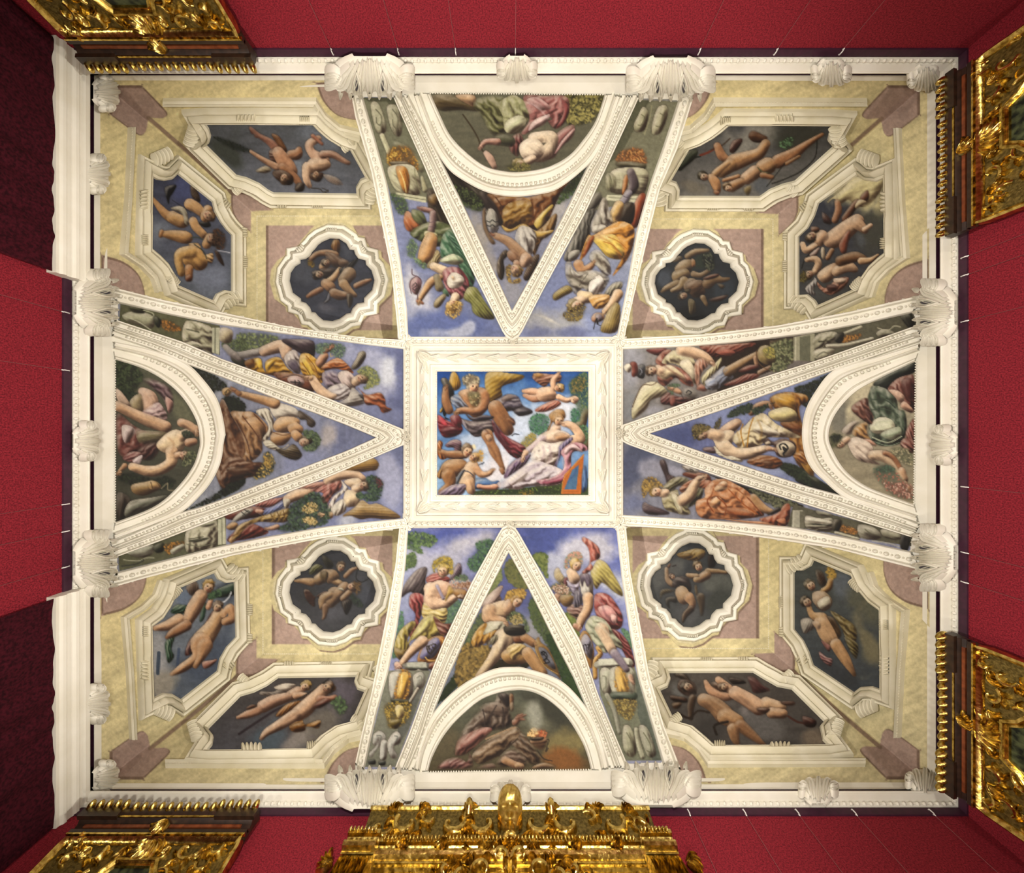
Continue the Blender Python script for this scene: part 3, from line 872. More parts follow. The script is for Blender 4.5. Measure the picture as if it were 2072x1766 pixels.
ART['lunette_w'] = """V J
B 686850 4c4c3c 90
C 7c7c5c 500,800 800,1150 700,1250 560,900
F 54643c 242c1c 130 20 70,620 200,640 320,740 280,860 160,960 70,840
F 3c4c34 202818 60 20 70,900 220,900 300,980 200,1000 100,980
P d8b090 280,900 330,870 440,920 480,1040 440,1130 340,1100 320,1000
P a89468 200,1000 300,930 330,1100 240,1100
D 7c5c60 330,800 400,780 560,850 610,930 620,1060 570,1110 520,980 420,880
P c89888 540,960 610,1000 600,1070 570,1110
D c8a8a4 320,1100 460,1010 520,1060 560,1140 520,1190 400,1160
P d8bca0 70,880 130,920 210,1040 160,1060 80,980
L d8ac80 80,1040,46 240,1120,50 400,1190,58 540,1240,56
D 8c4c40 80,1120 240,1230 380,1290 560,1290 460,1380 300,1480 240,1580 140,1540 80,1440
P e0ccc4 130,1230 220,1240 250,1290 170,1400 130,1340
P 8c8058 270,1290 420,1280 560,1300 470,1380 300,1400
D 5c2c24 280,1440 440,1390 480,1470 400,1560 300,1540
D 9c6058 130,1540 220,1480 320,1500 280,1600 200,1580
P e4d0cc 230,1560 320,1510 300,1590 260,1610
P f0d4a4 460,1400 560,1300 660,1270 740,1340 720,1440 640,1520 560,1500 480,1460
L e4bc8c 600,1480,60 590,1580,54 480,1650,50 360,1660,48 220,1620,38
L c89868 150,1610,26 110,1650,16 80,1690,10
L ecc898 690,1330,52 770,1290,44 820,1260,40
L d8ac80 690,1200,40 770,1230,40 830,1280,36
F 4c5840 2c3424 24 15 700,1290 780,1290 810,1350 740,1370
L d09c70 760,1390,40 810,1380,34
L e0b080 650,1510,30 680,1510,36
H 720,1510,52 -10 -.4 9c6c40
F 98986c 4c5838 34 14 760,1480 840,1500 800,1580 720,1620 700,1590
V L
F 404c30 20241a 70 20 80,560 200,500 400,560 560,540 640,600 500,660 240,620
P a8844c 220,620 340,590 440,580 500,640 400,700 320,720 230,690
P d0a868 370,590 430,580 480,640 400,660
S 5c4420 8 400,590 420,660
S 9c9070 10 500,650 560,600 560,660 620,670
P 3c2c20 80,700 200,740 210,860 90,960
P 787864 200,780 400,740 560,720 400,830 160,920
"""
ART['flank_wl'] = """V M
B a4a8bc 8088b4 0
C b4b8d4 1500,450 1700,350 1700,800 1560,950
C 7c84ac 1600,300 1730,280 1730,500
C c4c8d4 1100,950 1250,950 1250,1050 1100,1050
V L
Q 6c6c4c 90,1280 1120,905 1120,1190 100,1440
P a8a890 170,1260 300,1210 420,1190 420,1270 300,1310
S c4c8b0 9 180,1270 300,1230 400,1210
S c4c4a4 9 140,1330 280,1340 360,1310 430,1310
S 44483c 14 120,1390 260,1370 330,1330
P 2c3018 430,1200 520,1170 520,1250 450,1260
F e0a038 98601c 34 13 530,1200 600,1170 740,1160 620,1260 560,1270
P c4c4a8 590,1240 700,1180 720,1210 620,1280
D c0bc9c 740,1060 860,990 960,960 1030,960 1030,1190 860,1240 740,1250
S 5c5c40 8 760,1130 900,1110
P 4c4c34 760,1150 960,1120 860,1160
P b0b090 870,990 1000,950 1010,1000 900,1020
S 7c7c60 8 740,1180 860,1200 1020,1170
Q ccccac 1040,950 1110,925 1120,1180 1045,1190
S 7c7c60 7 1075,940 1080,1185
V M
P 7c3020 30,960 260,870 420,900 380,960 120,1000
D 8c3828 50,1200 130,1100 260,1030 430,1100 400,1140 240,1180
P b4b0a0 90,1030 130,960 230,890 290,890 280,930 190,990
S 3c3c38 8 180,920 230,960
S 3c3c38 8 210,900 260,930
S 3c3c38 6 190,955 240,910 260,920
P c0945c 40,1060 100,1020 150,1040 120,1090 60,1090
P d0a060 60,1190 100,1150 130,1180 90,1220
D ac883c 90,1200 150,1060 300,990 480,930 640,890 620,1010 480,1020 330,1020 220,1080 160,1160
S 6c4818 7 460,940 500,1020
S 6c4818 7 520,920 560,1010
S 6c4818 7 420,1010 640,920
S e8c878 5 380,990 640,950
S 6c4818 7 580,910 600,1000
D b4685c 310,850 460,800 640,770 740,700 860,660 820,720 640,760 500,860 380,880
L ecc498 620,800,44 700,760,52 820,730,44
D 7c8cc8 350,930 480,870 590,810 600,870 480,930 380,950
L d8a484 330,910,20 370,920,24
P dcd4bc 580,800 640,800 640,860 600,890
D c07868 840,720 960,640 1120,610 1130,700 1060,760 980,860 940,800 960,740
S e8b0a0 9 900,730 1040,650
S 8c4438 8 960,740 1080,660
S 8c4438 8 1000,800 1080,700
D d89880 740,690 880,640 1000,640 900,700
L ecc8a0 1000,620,40 1110,570,50 1240,560,50 1330,610,40
P ecd0a8 1160,630 1290,600 1340,660 1300,720 1240,700
D e8e0d4 1130,620 1200,700 1180,720 1090,800 1040,900 1000,900 1060,780 1150,700
P f0d8ac 1180,720 1290,740 1310,820 1260,870 1160,860
D e4dcc8 1040,880 1150,800 1180,900 1120,950 1060,950
L e8c08c 1020,950,36 970,960,28
S d8a87c 9 960,920 930,940
S d8a87c 9 960,960 920,980
F 648060 20341f 170 20 640,880 780,780 900,740 1020,880 1000,1020 900,1060 640,1110 520,1080 620,1020
F e8d090 b89850 34 14 760,880 860,830 920,890 860,930 780,930
F e8d090 b89850 30 14 760,1000 840,970 910,1010 860,1050
L d8a880 440,1080,16 490,1070,22 520,1060,24
W b88c3c 1150,510 1280,430 1420,405 1490,460 1470,520 1410,530 1340,540 1250,530
W a88444 1330,810 1400,850 1500,850 1700,970 1560,990 1420,980 1320,990 1230,960 1150,960 1260,880
L e8c8a0 1270,700,44 1310,680,46
H 1350,670,58 -10 -.1 6c4c2c
F 5c7854 20382c 90 18 1370,610 1440,580 1530,650 1500,790 1400,820 1340,780 1400,700
F 5c7854 20382c 20 18 1280,750 1340,740 1340,790 1290,790
F 8c4048 6c3038 8 12 1450,590 1530,640 1500,700
"""
ART['flank_eu'] = """V N
B 9c9894 7c6c60 0
C a8a8b0 100,430 300,440 300,700 120,800
C 94989c 100,800 200,750 300,1000 100,1100
C b0b0b8 350,950 500,950 460,1020 300,1040
Q 3c2818 900,380 1740,290 1720,540 1400,660 1000,820 1000,600
Q 6c5c44 1500,330 1730,300 1720,540 1560,600 1480,480
D 9c4c34 830,380 1000,370 1360,350 1260,420 1130,470 960,480 900,440
P b86048 980,440 1080,400 1170,440 1090,470
P 8c4038 320,420 440,400 520,410 440,470
W e0d8a8 290,750 400,720 500,780 520,840 430,870 360,900 320,980 210,1070 185,1050 190,950 230,850
S 6c5030 8 420,720 370,750 290,750 230,850 190,960
D 7c4038 490,840 540,820 620,860 780,870 760,900 610,950 540,940 470,930 460,880
P a05848 540,870 580,850 610,920 560,950
D b46c54 410,520 480,430 560,420 500,540 600,570 720,640 770,760 680,740 600,680 500,760 430,700 440,580
P ecd8a8 430,600 540,560 660,640 700,720 600,660 500,700 440,660
D dcd0a0 470,540 560,430 680,420 760,470 800,600 820,700 780,740 720,640 600,550
P f0e4c0 640,560 720,500 800,640 790,700
L ecc498 650,420,50 760,440,54 870,480,46 940,530,28
S e0b890 9 930,530 970,550
D c88c6c 780,560 850,490 910,560 860,620 830,700 850,770 800,760
D e0d8a0 850,680 960,560 1040,490 1000,600 900,700 880,760
P c07c60 840,740 900,780 880,810 800,790
D 9ca4b8 890,740 980,640 1070,570 1150,660 1130,700 1000,790 900,790
P c4ccdc 880,720 960,680 1000,740 930,780
L b48c58 1100,620,48 1200,560,44 1300,500,36 1370,460,30
L c8986c 1360,490,24 1370,560,18
D 8c4434 1060,750 1180,690 1300,640 1400,650 1360,690 1180,750
P 7c3828 1200,620 1300,560 1400,570 1340,640
L a8805c 1400,630,24 1500,580,20
P b09858 1380,440 1420,380 1500,380 1560,440 1550,540 1480,560 1400,520
S 7c5830 8 1370,420 1380,520 1450,590 1560,620
F a8a878 5c6840 90 18 1480,400 1600,320 1720,330 1710,520 1600,620 1500,600 1560,480
F c8b858 8c8840 30 14 1440,400 1530,400 1540,500 1460,480
V O
Q b0ac8c 500,390 720,350 720,620 500,610
Q 7c7c60 560,390 660,370 660,620 560,610
S dcd8b8 8 520,390 515,610
Q 6c6850 700,350 1640,150 1680,300 960,560 700,640
D a8a484 680,420 760,350 900,340 920,400 800,480 680,500
S 4c4830 12 740,430 860,420
P c4c0a0 670,560 740,500 880,500 880,540 780,610
S 6c6850 9 720,570 780,530 830,550 790,590
L c4c0a4 820,470,18 1000,460,18 1250,400,16
L bcb898 960,360,14 1140,290,16
F d8983c 8c5820 36 13 920,400 1020,370 1140,360 1100,410 960,440
P 2c2818 900,370 980,350 960,440 900,430
P a8a488 1290,350 1360,310 1460,340 1440,370 1330,390
S c8c4a4 9 1300,300 1400,320 1460,280 1520,290
P 383828 1520,180 1620,160 1660,290 1600,300
V N
P 8c8478 650,800 740,770 800,800 830,860 780,890 690,870
S 181818 9 700,820 720,800 750,820 730,840
S 5c5048 8 650,830 680,880 740,880
L e0ac80 560,780,26 610,800,26 640,820,18
F 78906c 4c6040 26 15 520,780 560,740 650,750 580,790 570,840
L ecc8a0 430,600,44 460,620,48
H 370,610,60 175 -.2 6c5034
P 48484c 230,600 260,560 310,570 300,680 250,680 220,640
S b0b0b8 6 260,590 280,620 260,650
P 8c3c2c 170,540 210,530 235,560 240,650 190,670 180,600
P ece4cc 110,570 150,545 180,580 160,630 120,610
"""
ART['web_e'] = """V N
B 7078ac 9ca8cc 0
C 98a4d0 800,1080 1200,950 1300,1100 900,1150
C 5c68a0 400,1200 800,1150 800,1350 600,1300
C a8b4d8 1300,1450 1700,1550 1500,1600 1200,1500
F 3c4430 20241a 120 18 1740,780 1860,740 2050,650 2072,700 1900,860 1860,960 1780,900
F 3c4c2c 1c2414 120 18 1580,1500 1720,1510 1900,1600 1900,1700 1740,1640
P 2c2c1c 1900,1640 2050,1766 1860,1720 1740,1650
V Q
P 30341c 600,480 760,580 980,720 800,680 560,560
F 3c4c2c 20281a 80 18 350,440 460,420 600,500 700,640 500,540
V N
D b4741c 1500,880 1640,820 1830,840 1860,900 1780,960 1800,1100 1860,1300 1900,1560 1760,1500 1700,1300 1560,1000
P d8a028 1530,860 1680,830 1740,880 1720,1000 1600,960
P e8d890 1500,1000 1650,960 1750,1010 1740,1090 1600,1100 1500,1060
D e8d8a8 1340,1060 1440,1020 1560,1120 1700,1190 1790,1250 1600,1250 1480,1250 1430,1310 1280,1380 1160,1300 1140,1240 1260,1140
P f4ecd0 1380,1090 1480,1140 1600,1220 1460,1230 1340,1180
S c88c1c 12 1340,1060 1300,1180 1280,1340
S c88c1c 12 1240,1120 1220,1200 1250,1330
P 8c4c18 1600,1110 1780,1120 1800,1230 1680,1180
D 9c5820 1280,1480 1400,1420 1560,1440 1620,1500 1540,1550 1400,1530
P 6c3c18 1420,1480 1540,1480 1500,1540
P c08c30 1760,1420 1860,1400 1920,1600 1850,1580
D b06c24 1720,1420 1820,1380 1860,1500 1800,1500
P d8b088 1010,1190 1080,1120 1180,1070 1230,1100 1200,1160 1100,1230
P f0d8b0 960,1240 1080,1180 1160,1200 1140,1300 1100,1360 1000,1380 980,1320
L f0d4ac 1060,1330,66 1150,1400,62 1280,1400,54 1400,1370,42 1460,1350,32
L d8ac84 1480,1350,26 1540,1360,16
S d8ac84 9 1500,1350 1560,1370 1590,1390
D e8e0c0 970,1330 1060,1420 1150,1430 1240,1470 1200,1480 1060,1440 980,1390
W 7c5c5c 860,1370 880,1345 960,1345 980,1400 900,1390
L b88458 1320,1010,30 1380,960,40 1460,930,34 1500,940,26
F 4c5c40 202c20 90 16 1090,1060 1150,990 1280,930 1340,940 1300,1010 1200,1040
F 4c5c40 202c20 50 16 1330,990 1380,960 1500,930 1540,920 1420,1010 1350,1030
P 5c3c34 1430,1280 1470,1255 1530,1290 1620,1260 1720,1290 1750,1350 1720,1420 1620,1440 1560,1410 1540,1330 1460,1320
P dccca8 1560,1330 1640,1280 1720,1310 1740,1370 1680,1430 1600,1420
P d8c8a8 1450,1300 1490,1285 1510,1310 1470,1320
S 101010 12 1600,1360 1590,1320 1640,1310 1670,1350 1640,1370 1620,1340
S 101010 10 1650,1360 1620,1400
L ecc89c 930,1210,50 1010,1230,60
F 7c7040 3c3420 20 14 970,1150 1000,1090 1040,1050 1010,1170
H 850,1215,70 165 -.5 6c5c30
F a08c4c 4c4020 60 15 760,1200 770,1140 850,1120 940,1160 880,1190 800,1240 780,1280
"""
ART['lunette_e'] = """V O
B b4ac90 a89c7c 90
C d4c8a4 1100,900 1300,750 1250,1050 1000,1200
C 8c8878 860,1100 1000,980 1000,1250 880,1300
C dcd0a8 1000,1050 1080,1080 1000,1250
P 2c3428 1260,840 1400,740 1660,620 1660,720 1500,780 1440,860 1400,900
D 5c6c54 1230,900 1270,850 1400,890 1480,980 1500,1080 1560,1100 1580,1250 1540,1380 1440,1420 1330,1420 1230,1360 1220,1250 1250,1140 1210,1000
P e0e0bc 1230,1220 1330,1150 1440,1180 1470,1260 1400,1310 1260,1300
P b8c4a0 1330,1310 1500,1240 1530,1310 1440,1370
S 4c5c48 9 1240,1080 1400,1080 1500,1130
S 3c4c3c 9 1240,980 1380,990 1470,1060
S dce0bc 9 1250,1340 1400,1390 1530,1330
S 90a488 8 1260,1380 1400,1420 1510,1390
D 8c4c3c 1400,890 1480,790 1600,750 1650,780 1650,1090 1540,1060 1500,960
P e0b89c 1410,890 1500,900 1560,960 1520,1010 1460,950
P e0b090 1520,1050 1560,1000 1650,1090 1600,1090
P 6c3028 1540,800 1650,800 1650,1000 1560,940
D 9c5848 1570,1300 1620,1200 1650,1180 1650,1400 1600,1380
D a05c4c 1520,1410 1560,1350 1650,1380 1640,1490 1590,1480
P d8a490 1530,1410 1580,1430 1600,1490
D 8c5440 1055,1080 1090,1020 1200,970 1220,1060 1260,1140 1240,1220 1150,1170
P 6c3c34 1180,1080 1250,1120 1230,1180
D c89450 1060,1310 1110,1230 1200,1200 1200,1300 1250,1390 1170,1360
P c8b8a4 960,1290 1040,1200 1160,1170 1080,1240 1040,1320
P d8a080 1150,1370 1220,1360 1280,1400 1280,1430
P e8d4bc 1020,1380 1100,1340 1220,1390 1260,1460 1240,1540 1330,1600 1240,1590 1120,1560 1050,1480
L e0c098 1250,1510,44 1360,1520,54 1450,1580,48 1520,1680,40 1550,1766,34
L b4784c 1370,1490,24 1450,1530,24 1520,1640,18
V Q
L d8ac80 1530,480,34 1560,560,34
L d0a07c 1560,600,24 1600,640,12
F d8c89c 787c58 40 14 1420,280 1600,280 1640,420 1560,420
F c87860 6c7c60 80 14 1260,480 1420,440 1640,700 1600,760 1400,680
F e8c8b0 c87c68 36 14 1360,600 1620,620 1600,750 1460,700
F 6c8468 48604c 24 15 1290,470 1400,430 1480,480 1360,500
V O
L e0b890 1010,1360,34 970,1390,34
H 940,1410,48 195 .2 a89058
F 74744c 484c30 40 14 850,1330 920,1310 960,1350 900,1430 860,1430
F 30342c 24281c 16 13 860,1330 960,1330 900,1390
"""
ART['flank_el'] = """V P
B 8c8c98 9ca0bc 0
C 5c6484 90,120 400,230 300,400 130,600 90,700
C a8a8b8 250,300 500,330 700,400 560,420 300,450
C 7c84a8 100,600 300,600 300,780 110,790
C b4b4c4 550,350 700,400 600,440
Q 2c2418 880,410 1820,720 1820,760 1680,720 1300,600
F 8c8c68 3c4028 120 18 1300,560 1600,650 1760,700 1700,730 1560,740 1420,660
W 5c4444 450,310 490,285 520,340 540,420 600,460 530,520 500,440
W 5c4448 285,720 310,690 360,720 480,760 540,800 380,810 300,780
P 8c4428 670,430 720,400 900,420 940,500 860,500 780,470
P c8c0b4 660,345 720,340 810,380 820,405 760,410 700,390
S 3c3428 7 730,370 770,385 740,395
S 5c4c40 7 660,345 720,380 790,410
D 8c8458 500,520 600,450 720,460 720,520 620,540 560,600 470,580
D b8ac78 470,620 560,590 620,570 640,640 740,780 700,810 600,790 500,750
P e8e0bc 560,620 610,620 660,720 660,790 620,760
D 7c7850 660,640 760,560 860,560 840,660 760,720 700,740
D c07850 640,560 740,480 880,470 940,560 880,560 760,540 680,600
P b86840 880,480 960,500 940,590 880,560
L e8c498 660,670,54 730,620,56 770,540,46 810,480,36
L e8c49c 820,460,28 870,440,14
S e0b890 9 850,440 900,420
S e0b890 9 850,460 890,465
D d88c50 880,560 960,480 1070,470 1180,520 1300,600 1440,790 1380,830 1160,850 1000,850 860,840 800,780 800,680 880,640
P f0c898 970,560 1040,490 1090,500 1080,560 1010,590
P f0bc80 920,700 980,640 1040,660 1000,740 930,730
S a85018 12 960,560 940,620 900,680 960,780
S a85018 12 1000,640 1080,720 1060,820
S b86020 12 1100,560 1240,700 1380,800
S a04c18 11 1180,560 1300,660 1420,800
P b8642c 1060,740 1240,760 1360,820 1160,840
L c89860 1340,640,34 1430,740,38 1520,780,24
P e0a070 1000,840 1200,860 1500,880 1540,910 1300,890
D b85c34 1400,850 1560,800 1640,710 1690,720 1680,880 1620,920 1500,890
P d88858 1560,860 1640,840 1640,900
P 2c2018 1480,800 1580,740 1600,770 1500,810
V Q
Q 6c6850 500,800 700,860 1640,1090 1840,1240 640,1040 440,1020
Q b8b49c 490,860 590,860 590,1030 485,1020
S dcd8c0 8 500,860 495,1025
Q 7c7860 560,870 610,870 600,1030 560,1030
D b8b498 620,910 740,940 870,940 870,1050 740,1060 620,1020
P dcd8c0 630,920 850,960 860,990 640,970
S 302c20 12 680,990 860,1000
P a09c80 720,860 860,890 840,920 740,900
F d89840 905820 40 13 900,1000 1000,1010 1110,1050 1080,1090 960,1060
P 3c3420 880,950 960,960 930,1060 870,1040
L c0bca0 900,1070,14 1040,1110,14 1120,1130,12
P a8a48c 1120,1000 1260,1020 1340,1100 1280,1140 1140,1120
P a8a488 1340,1040 1480,1070 1540,1110 1480,1140 1360,1110
S 6c6850 9 1180,1040 1240,1080 1320,1100
S c4c0a8 9 1250,1150 1400,1170 1520,1210
P 34302c 1540,1080 1610,1100 1590,1240 1520,1210
V P
L ecc8a0 470,600,40 500,600,44
H 410,580,66 185 -.5 b08c3c
F c8a44c 74582c 80 15 280,560 300,480 380,450 450,500 480,540 400,530 340,600 300,640
"""
def _putti(s): return s
ART['cart_nt'] = """V ra
B 64686c 787c88 90
C 50564c 200,480 500,600 500,800 300,620
C 848c98 1050,330 1300,350 1500,550 1100,520
C 8c94a0 1000,650 1130,700 1080,850 1000,780
F 3c4438 202820 26 14 250,450 400,490 560,560 600,600 460,580 340,520
P 9c5c3c 590,350 610,420 680,460 640,450
L a8745c 600,370,16 680,440,22 780,500,34 860,580,50
W 8c5c34 800,430 870,450 940,560 940,600 880,560
D 6c4838 780,590 860,560 960,660 900,720 800,690
L c8946c 860,600,56 940,720,72 980,780,64
L b48058 980,620,40 1040,620,50 1060,570,26
L c89c78 600,590,14 720,670,24 850,740,34
W a89878 650,780 740,730 800,770 740,800
L ac7850 900,740,40 1020,840,36 1080,930,26
P 503424 810,790 900,770 1000,830 1000,900 940,910 850,860
P 3c2c20 1040,900 1110,900 1100,970 1030,970
L d8b090 1240,470,34 1160,520,40 1180,600,40 1280,680,70
P d8b490 1140,700 1220,640 1340,680 1360,740 1260,790 1160,790
L b4785c 1190,440,18 1280,520,14
L b88c70 1290,620,40 1380,620,34 1470,670,26 1530,700,20
L e0bc98 1140,740,50 1130,850,36 1160,920,22
P 5c4030 1170,810 1290,800 1260,880 1180,860
W 9c8878 1300,810 1420,840 1480,910 1400,910 1320,860
S 40382c 8 1180,940 1260,950 1290,980 1340,960
S 40382c 6 1280,940 1340,970 1300,990
H 920,850,50 100 .3 5c4028
H 1220,820,44 110 .3 604830
"""
ART['cart_wl'] = """V rb
B 4c5068 7c8490 90
C 58608c 600,380 900,400 950,560 700,560
C 8c94a8 800,1200 1150,1200 1150,1400 700,1350
C 9098a4 400,700 600,750 600,900 400,950
P 14141c 540,420 640,400 620,460 580,520 570,580 540,480
S 303038 6 600,540 660,580 780,660
W 4c3828 780,400 850,470 870,560 820,540 790,500
L c89860 410,520,14 480,610,30 560,690,44 680,740,62
L d0a468 600,700,56 700,750,56
P b0a890 590,620 680,600 740,650 760,780 720,760 700,680 620,640
L d8ac74 770,580,54 840,620,50 900,680,34
L d4a870 800,740,40 830,800,40 900,870,36
P 181818 860,760 940,740 970,790 910,800
L c8985c 500,860,24 580,870,42 700,890,60 740,900,56
L c08850 500,840,20 490,880,18
D d4ac70 760,960 860,960 900,1060 990,1050 980,1140 900,1100 800,1000
L d8a860 800,1080,110 860,1130,80
L d8ac64 780,1040,70 680,1050,50 660,1120,40 690,1230,38
L c89058 760,1190,40 760,1270,34
P 8c5030 730,1270 790,1250 790,1310 740,1315
S 4c5850 12 780,900 860,900 960,970
S 3c4438 9 810,960 900,1030 930,1100
S e0e0e8 8 1030,1020 1150,1040
W 4c3020 1010,1020 1060,1060 1100,1170 1040,1110
L d0a068 940,640,50 920,700,50
L c89860 960,900,44 930,960,44
H 950,690,62 40 .2 8c6438
H 990,910,66 20 -.3 4c3020
F 6c4830 3c281c 40 15 1000,820 1100,860 1110,980 1040,1010 1000,940
"""
ART['cart_nr'] = """V rc
B 5c5c5c 848078 90
C a09c90 850,420 1100,300 1400,280 1200,500 900,620
C 48483c 1300,320 1850,280 1700,480 1300,560
C 888070 400,800 700,900 500,960
C 6c7074 1100,850 1250,820 1200,960
P 343c28 380,700 440,620 500,540 570,530 560,600 460,690 410,730
S 20241c 14 520,610 600,590
S 8c3c24 22 600,580 680,550 760,500
S 4c3420 12 700,530 800,490 880,420
W 5c3428 880,540 900,460 950,430 1000,430 980,490 920,560
P 6c4428 1060,400 1100,350 1200,390 1240,420 1180,460 1100,450
L b88458 760,490,34 800,580,44 850,620,34
L c0905c 1220,470,44 1160,560,54 1060,600,64 920,650,80
L b88c58 880,680,66 800,740,54
L c89c68 870,650,26 780,720,34 740,760,36
L c89460 700,790,34 740,840,46 760,910,34
L a87048 740,930,18 760,940,22
L b07c4c 820,820,18 900,800,22 960,780,22
F 78a070 4c6c44 24 14 1340,480 1420,420 1500,420 1430,520
L b88050 1760,380,16 1620,470,32 1480,570,54 1340,640,66
L c0905c 1240,680,80 1200,700,76
L c4986c 1120,740,64 1040,800,60
P 48582c 1140,690 1200,740 1280,740 1200,760
L b07848 1190,770,28 1280,790,22
L b08050 980,840,44 900,880,52
L a87848 1420,660,18 1540,590,14
S 1c1c18 10 1710,440 1690,600 1560,730 1400,810 1280,850
S 1c1c18 7 1400,660 1300,790 1230,880
P 8c7848 1010,900 1080,870 1080,930 1050,970
H 630,780,54 190 -.4 342c18
H 860,890,46 190 -.5 6c4c24
"""
ART['cart_er'] = """V rd
B 444858 5c5c58 90
C e4d8a0 1080,300 1340,330 1300,480 1180,620 1060,600 960,560 780,560
C d8cc98 1270,480 1330,480 1300,680 1230,700
C 5c5c50 1150,700 1340,700 1340,1000 1100,980
C 686c70 1050,870 1150,900 1100,1020
P e4d8a0 800,540 900,460 1060,320 1330,330 1300,430 1180,590 1060,600 980,540 900,580 840,530 780,570
W 4c2c24 730,660 790,700 820,770 750,760 730,710
L b8845c 870,560,26 880,640,34 850,730,34
L 7c4c30 1060,560,28 1000,640,34 950,720,40
P 7c4c34 1090,520 1160,450 1175,520 1140,570
P d8c498 1040,600 1080,540 1150,560 1060,620
L e0b890 1060,740,66 960,820,84 860,900,90 800,920,70
L d8b088 1060,760,60 1130,820,40
L d8b088 720,890,66 700,930,50
L e8c49c 1130,820,26 1190,780,20
L a0583c 980,850,22 930,960,40 930,1020,30
L e4c098 540,960,26 570,1020,30 650,980,34
P 6c4028 620,800 690,800 700,840 640,860
S 1c1814 10 690,980 600,1060 560,1110 530,1190
P a88c80 610,1060 700,990 680,1060 630,1080
P c0b094 720,1000 750,1000 750,1110 720,1080
L ac7c50 820,1020,24 780,1090,24
L d8b48c 580,1110,22 660,1100,30 690,1150,34 660,1220,34
P dcb890 680,1260 760,1180 860,1140 850,1220 820,1300 740,1330
L dcb890 860,1220,46 960,1170,56 1040,1200,30
L 8c6038 900,1120,50 1040,1080,50 1130,1100,30
L d8b080 1100,1120,34 1190,1110,26 1260,1060,10
D c88c70 680,1320 760,1380 880,1290 980,1280 960,1350 860,1430 780,1440 700,1380
P e8ccb0 840,1290 960,1290 930,1340 860,1340
P 5c3028 770,1350 850,1350 880,1390 800,1420
D b8b4b0 570,1380 640,1310 660,1280 680,1330 640,1390 660,1440 600,1430
H 620,890,58 150 .3 4c3820
H 600,1250,54 160 .2 5c4828
F 8c7c40 4c4424 24 14 510,1280 560,1220 580,1300 540,1330
"""
ART['cart_wb'] = """V re
B 9098a0 6c7684 90
C b4b4b4 230,420 330,480 300,700 240,720
C 586478 480,500 680,350 680,560 500,740 380,780
C 4c5464 560,180 680,160 680,260 600,260
C 8090a8 380,230 440,200 420,300
C b0a898 240,700 360,640 330,780 240,780
S 48586c 20 270,540 265,650
S 50607c 16 380,520 370,640
W 8c7460 420,180 470,150 490,200 450,230
D 3c6048 340,310 370,280 440,290 400,330 345,325
D 3c6448 310,480 360,440 340,520 355,560 325,595 310,540
P 385c48 510,290 530,270 520,350 495,370
L e0b488 500,230,36 460,300,40 430,360,30
L e8bc90 380,360,34 320,390,28 250,405,14
L b88458 420,390,30 350,430,24 315,455,10
L dca880 540,290,16 555,250,12
P 34503c 540,230 600,190 690,160 690,220 600,240
F 5c7c54 304838 30 12 540,230 590,200 620,220 560,250
D 6c3c34 500,420 560,320 600,310 580,400 530,470 460,540 415,550 440,470
L d8ac78 600,330,36 570,390,42 510,470,56
L d0a070 500,490,60 480,560,30 400,620,24 340,655,10
L c89868 520,500,44 500,560,24 470,610,14
P b07864 510,590 560,580 590,575 560,610 520,625
L d0a070 620,330,18 660,290,18 670,350,24 630,370,20
S d8dce0 8 580,260 620,265 650,240 665,210
H 540,180,38 -60 .3 c09848
H 590,290,32 -60 .2 5c4430
"""
ART['cart_sb'] = """V rf
B 5c5654 686870 90
C 8c8478 600,520 760,440 900,430 700,640 600,680
C 7c7480 800,300 950,300 920,400 800,460
C 647480 340,580 500,560 500,680 360,690
C a09890 560,600 660,560 600,660 500,690
W 9c9084 400,350 470,350 530,310 590,310 560,340 480,370 400,370
P dcd0bc 470,330 530,305 590,315 540,345
L dcb08c 600,350,30 560,370,28
L d0a484 540,380,26 470,400,34 410,430,34
L d0a07c 380,450,26 320,475,20 270,490,8
P 7c5038 320,440 350,420 380,430 330,450
S 40343c 14 600,420 500,440 400,500 280,580
L d8a880 590,370,22 640,370,16
S 34302c 7 600,390 700,330 770,275
S 50443c 7 620,380 740,320
D a86c2c 480,480 540,420 620,400 580,440 520,480
D b07830 560,530 620,500 640,530 720,505 710,550 650,540 600,570 560,560
P 8c5414 560,540 620,520 640,560 580,570
L e0b48c 740,340,34 690,390,38 640,440,44 600,470,40
L d8b08c 580,480,34 500,530,28 430,570,20 400,605,10
L b87c5c 720,390,22 760,390,16 800,380,14
P 7c4434 680,430 740,390 780,400 720,440
F 7c9868 4c6440 26 12 780,410 830,380 870,440 830,480 800,440
H 640,320,32 -20 .4 b08c40
H 760,330,38 -40 -.3 6c4828
"""
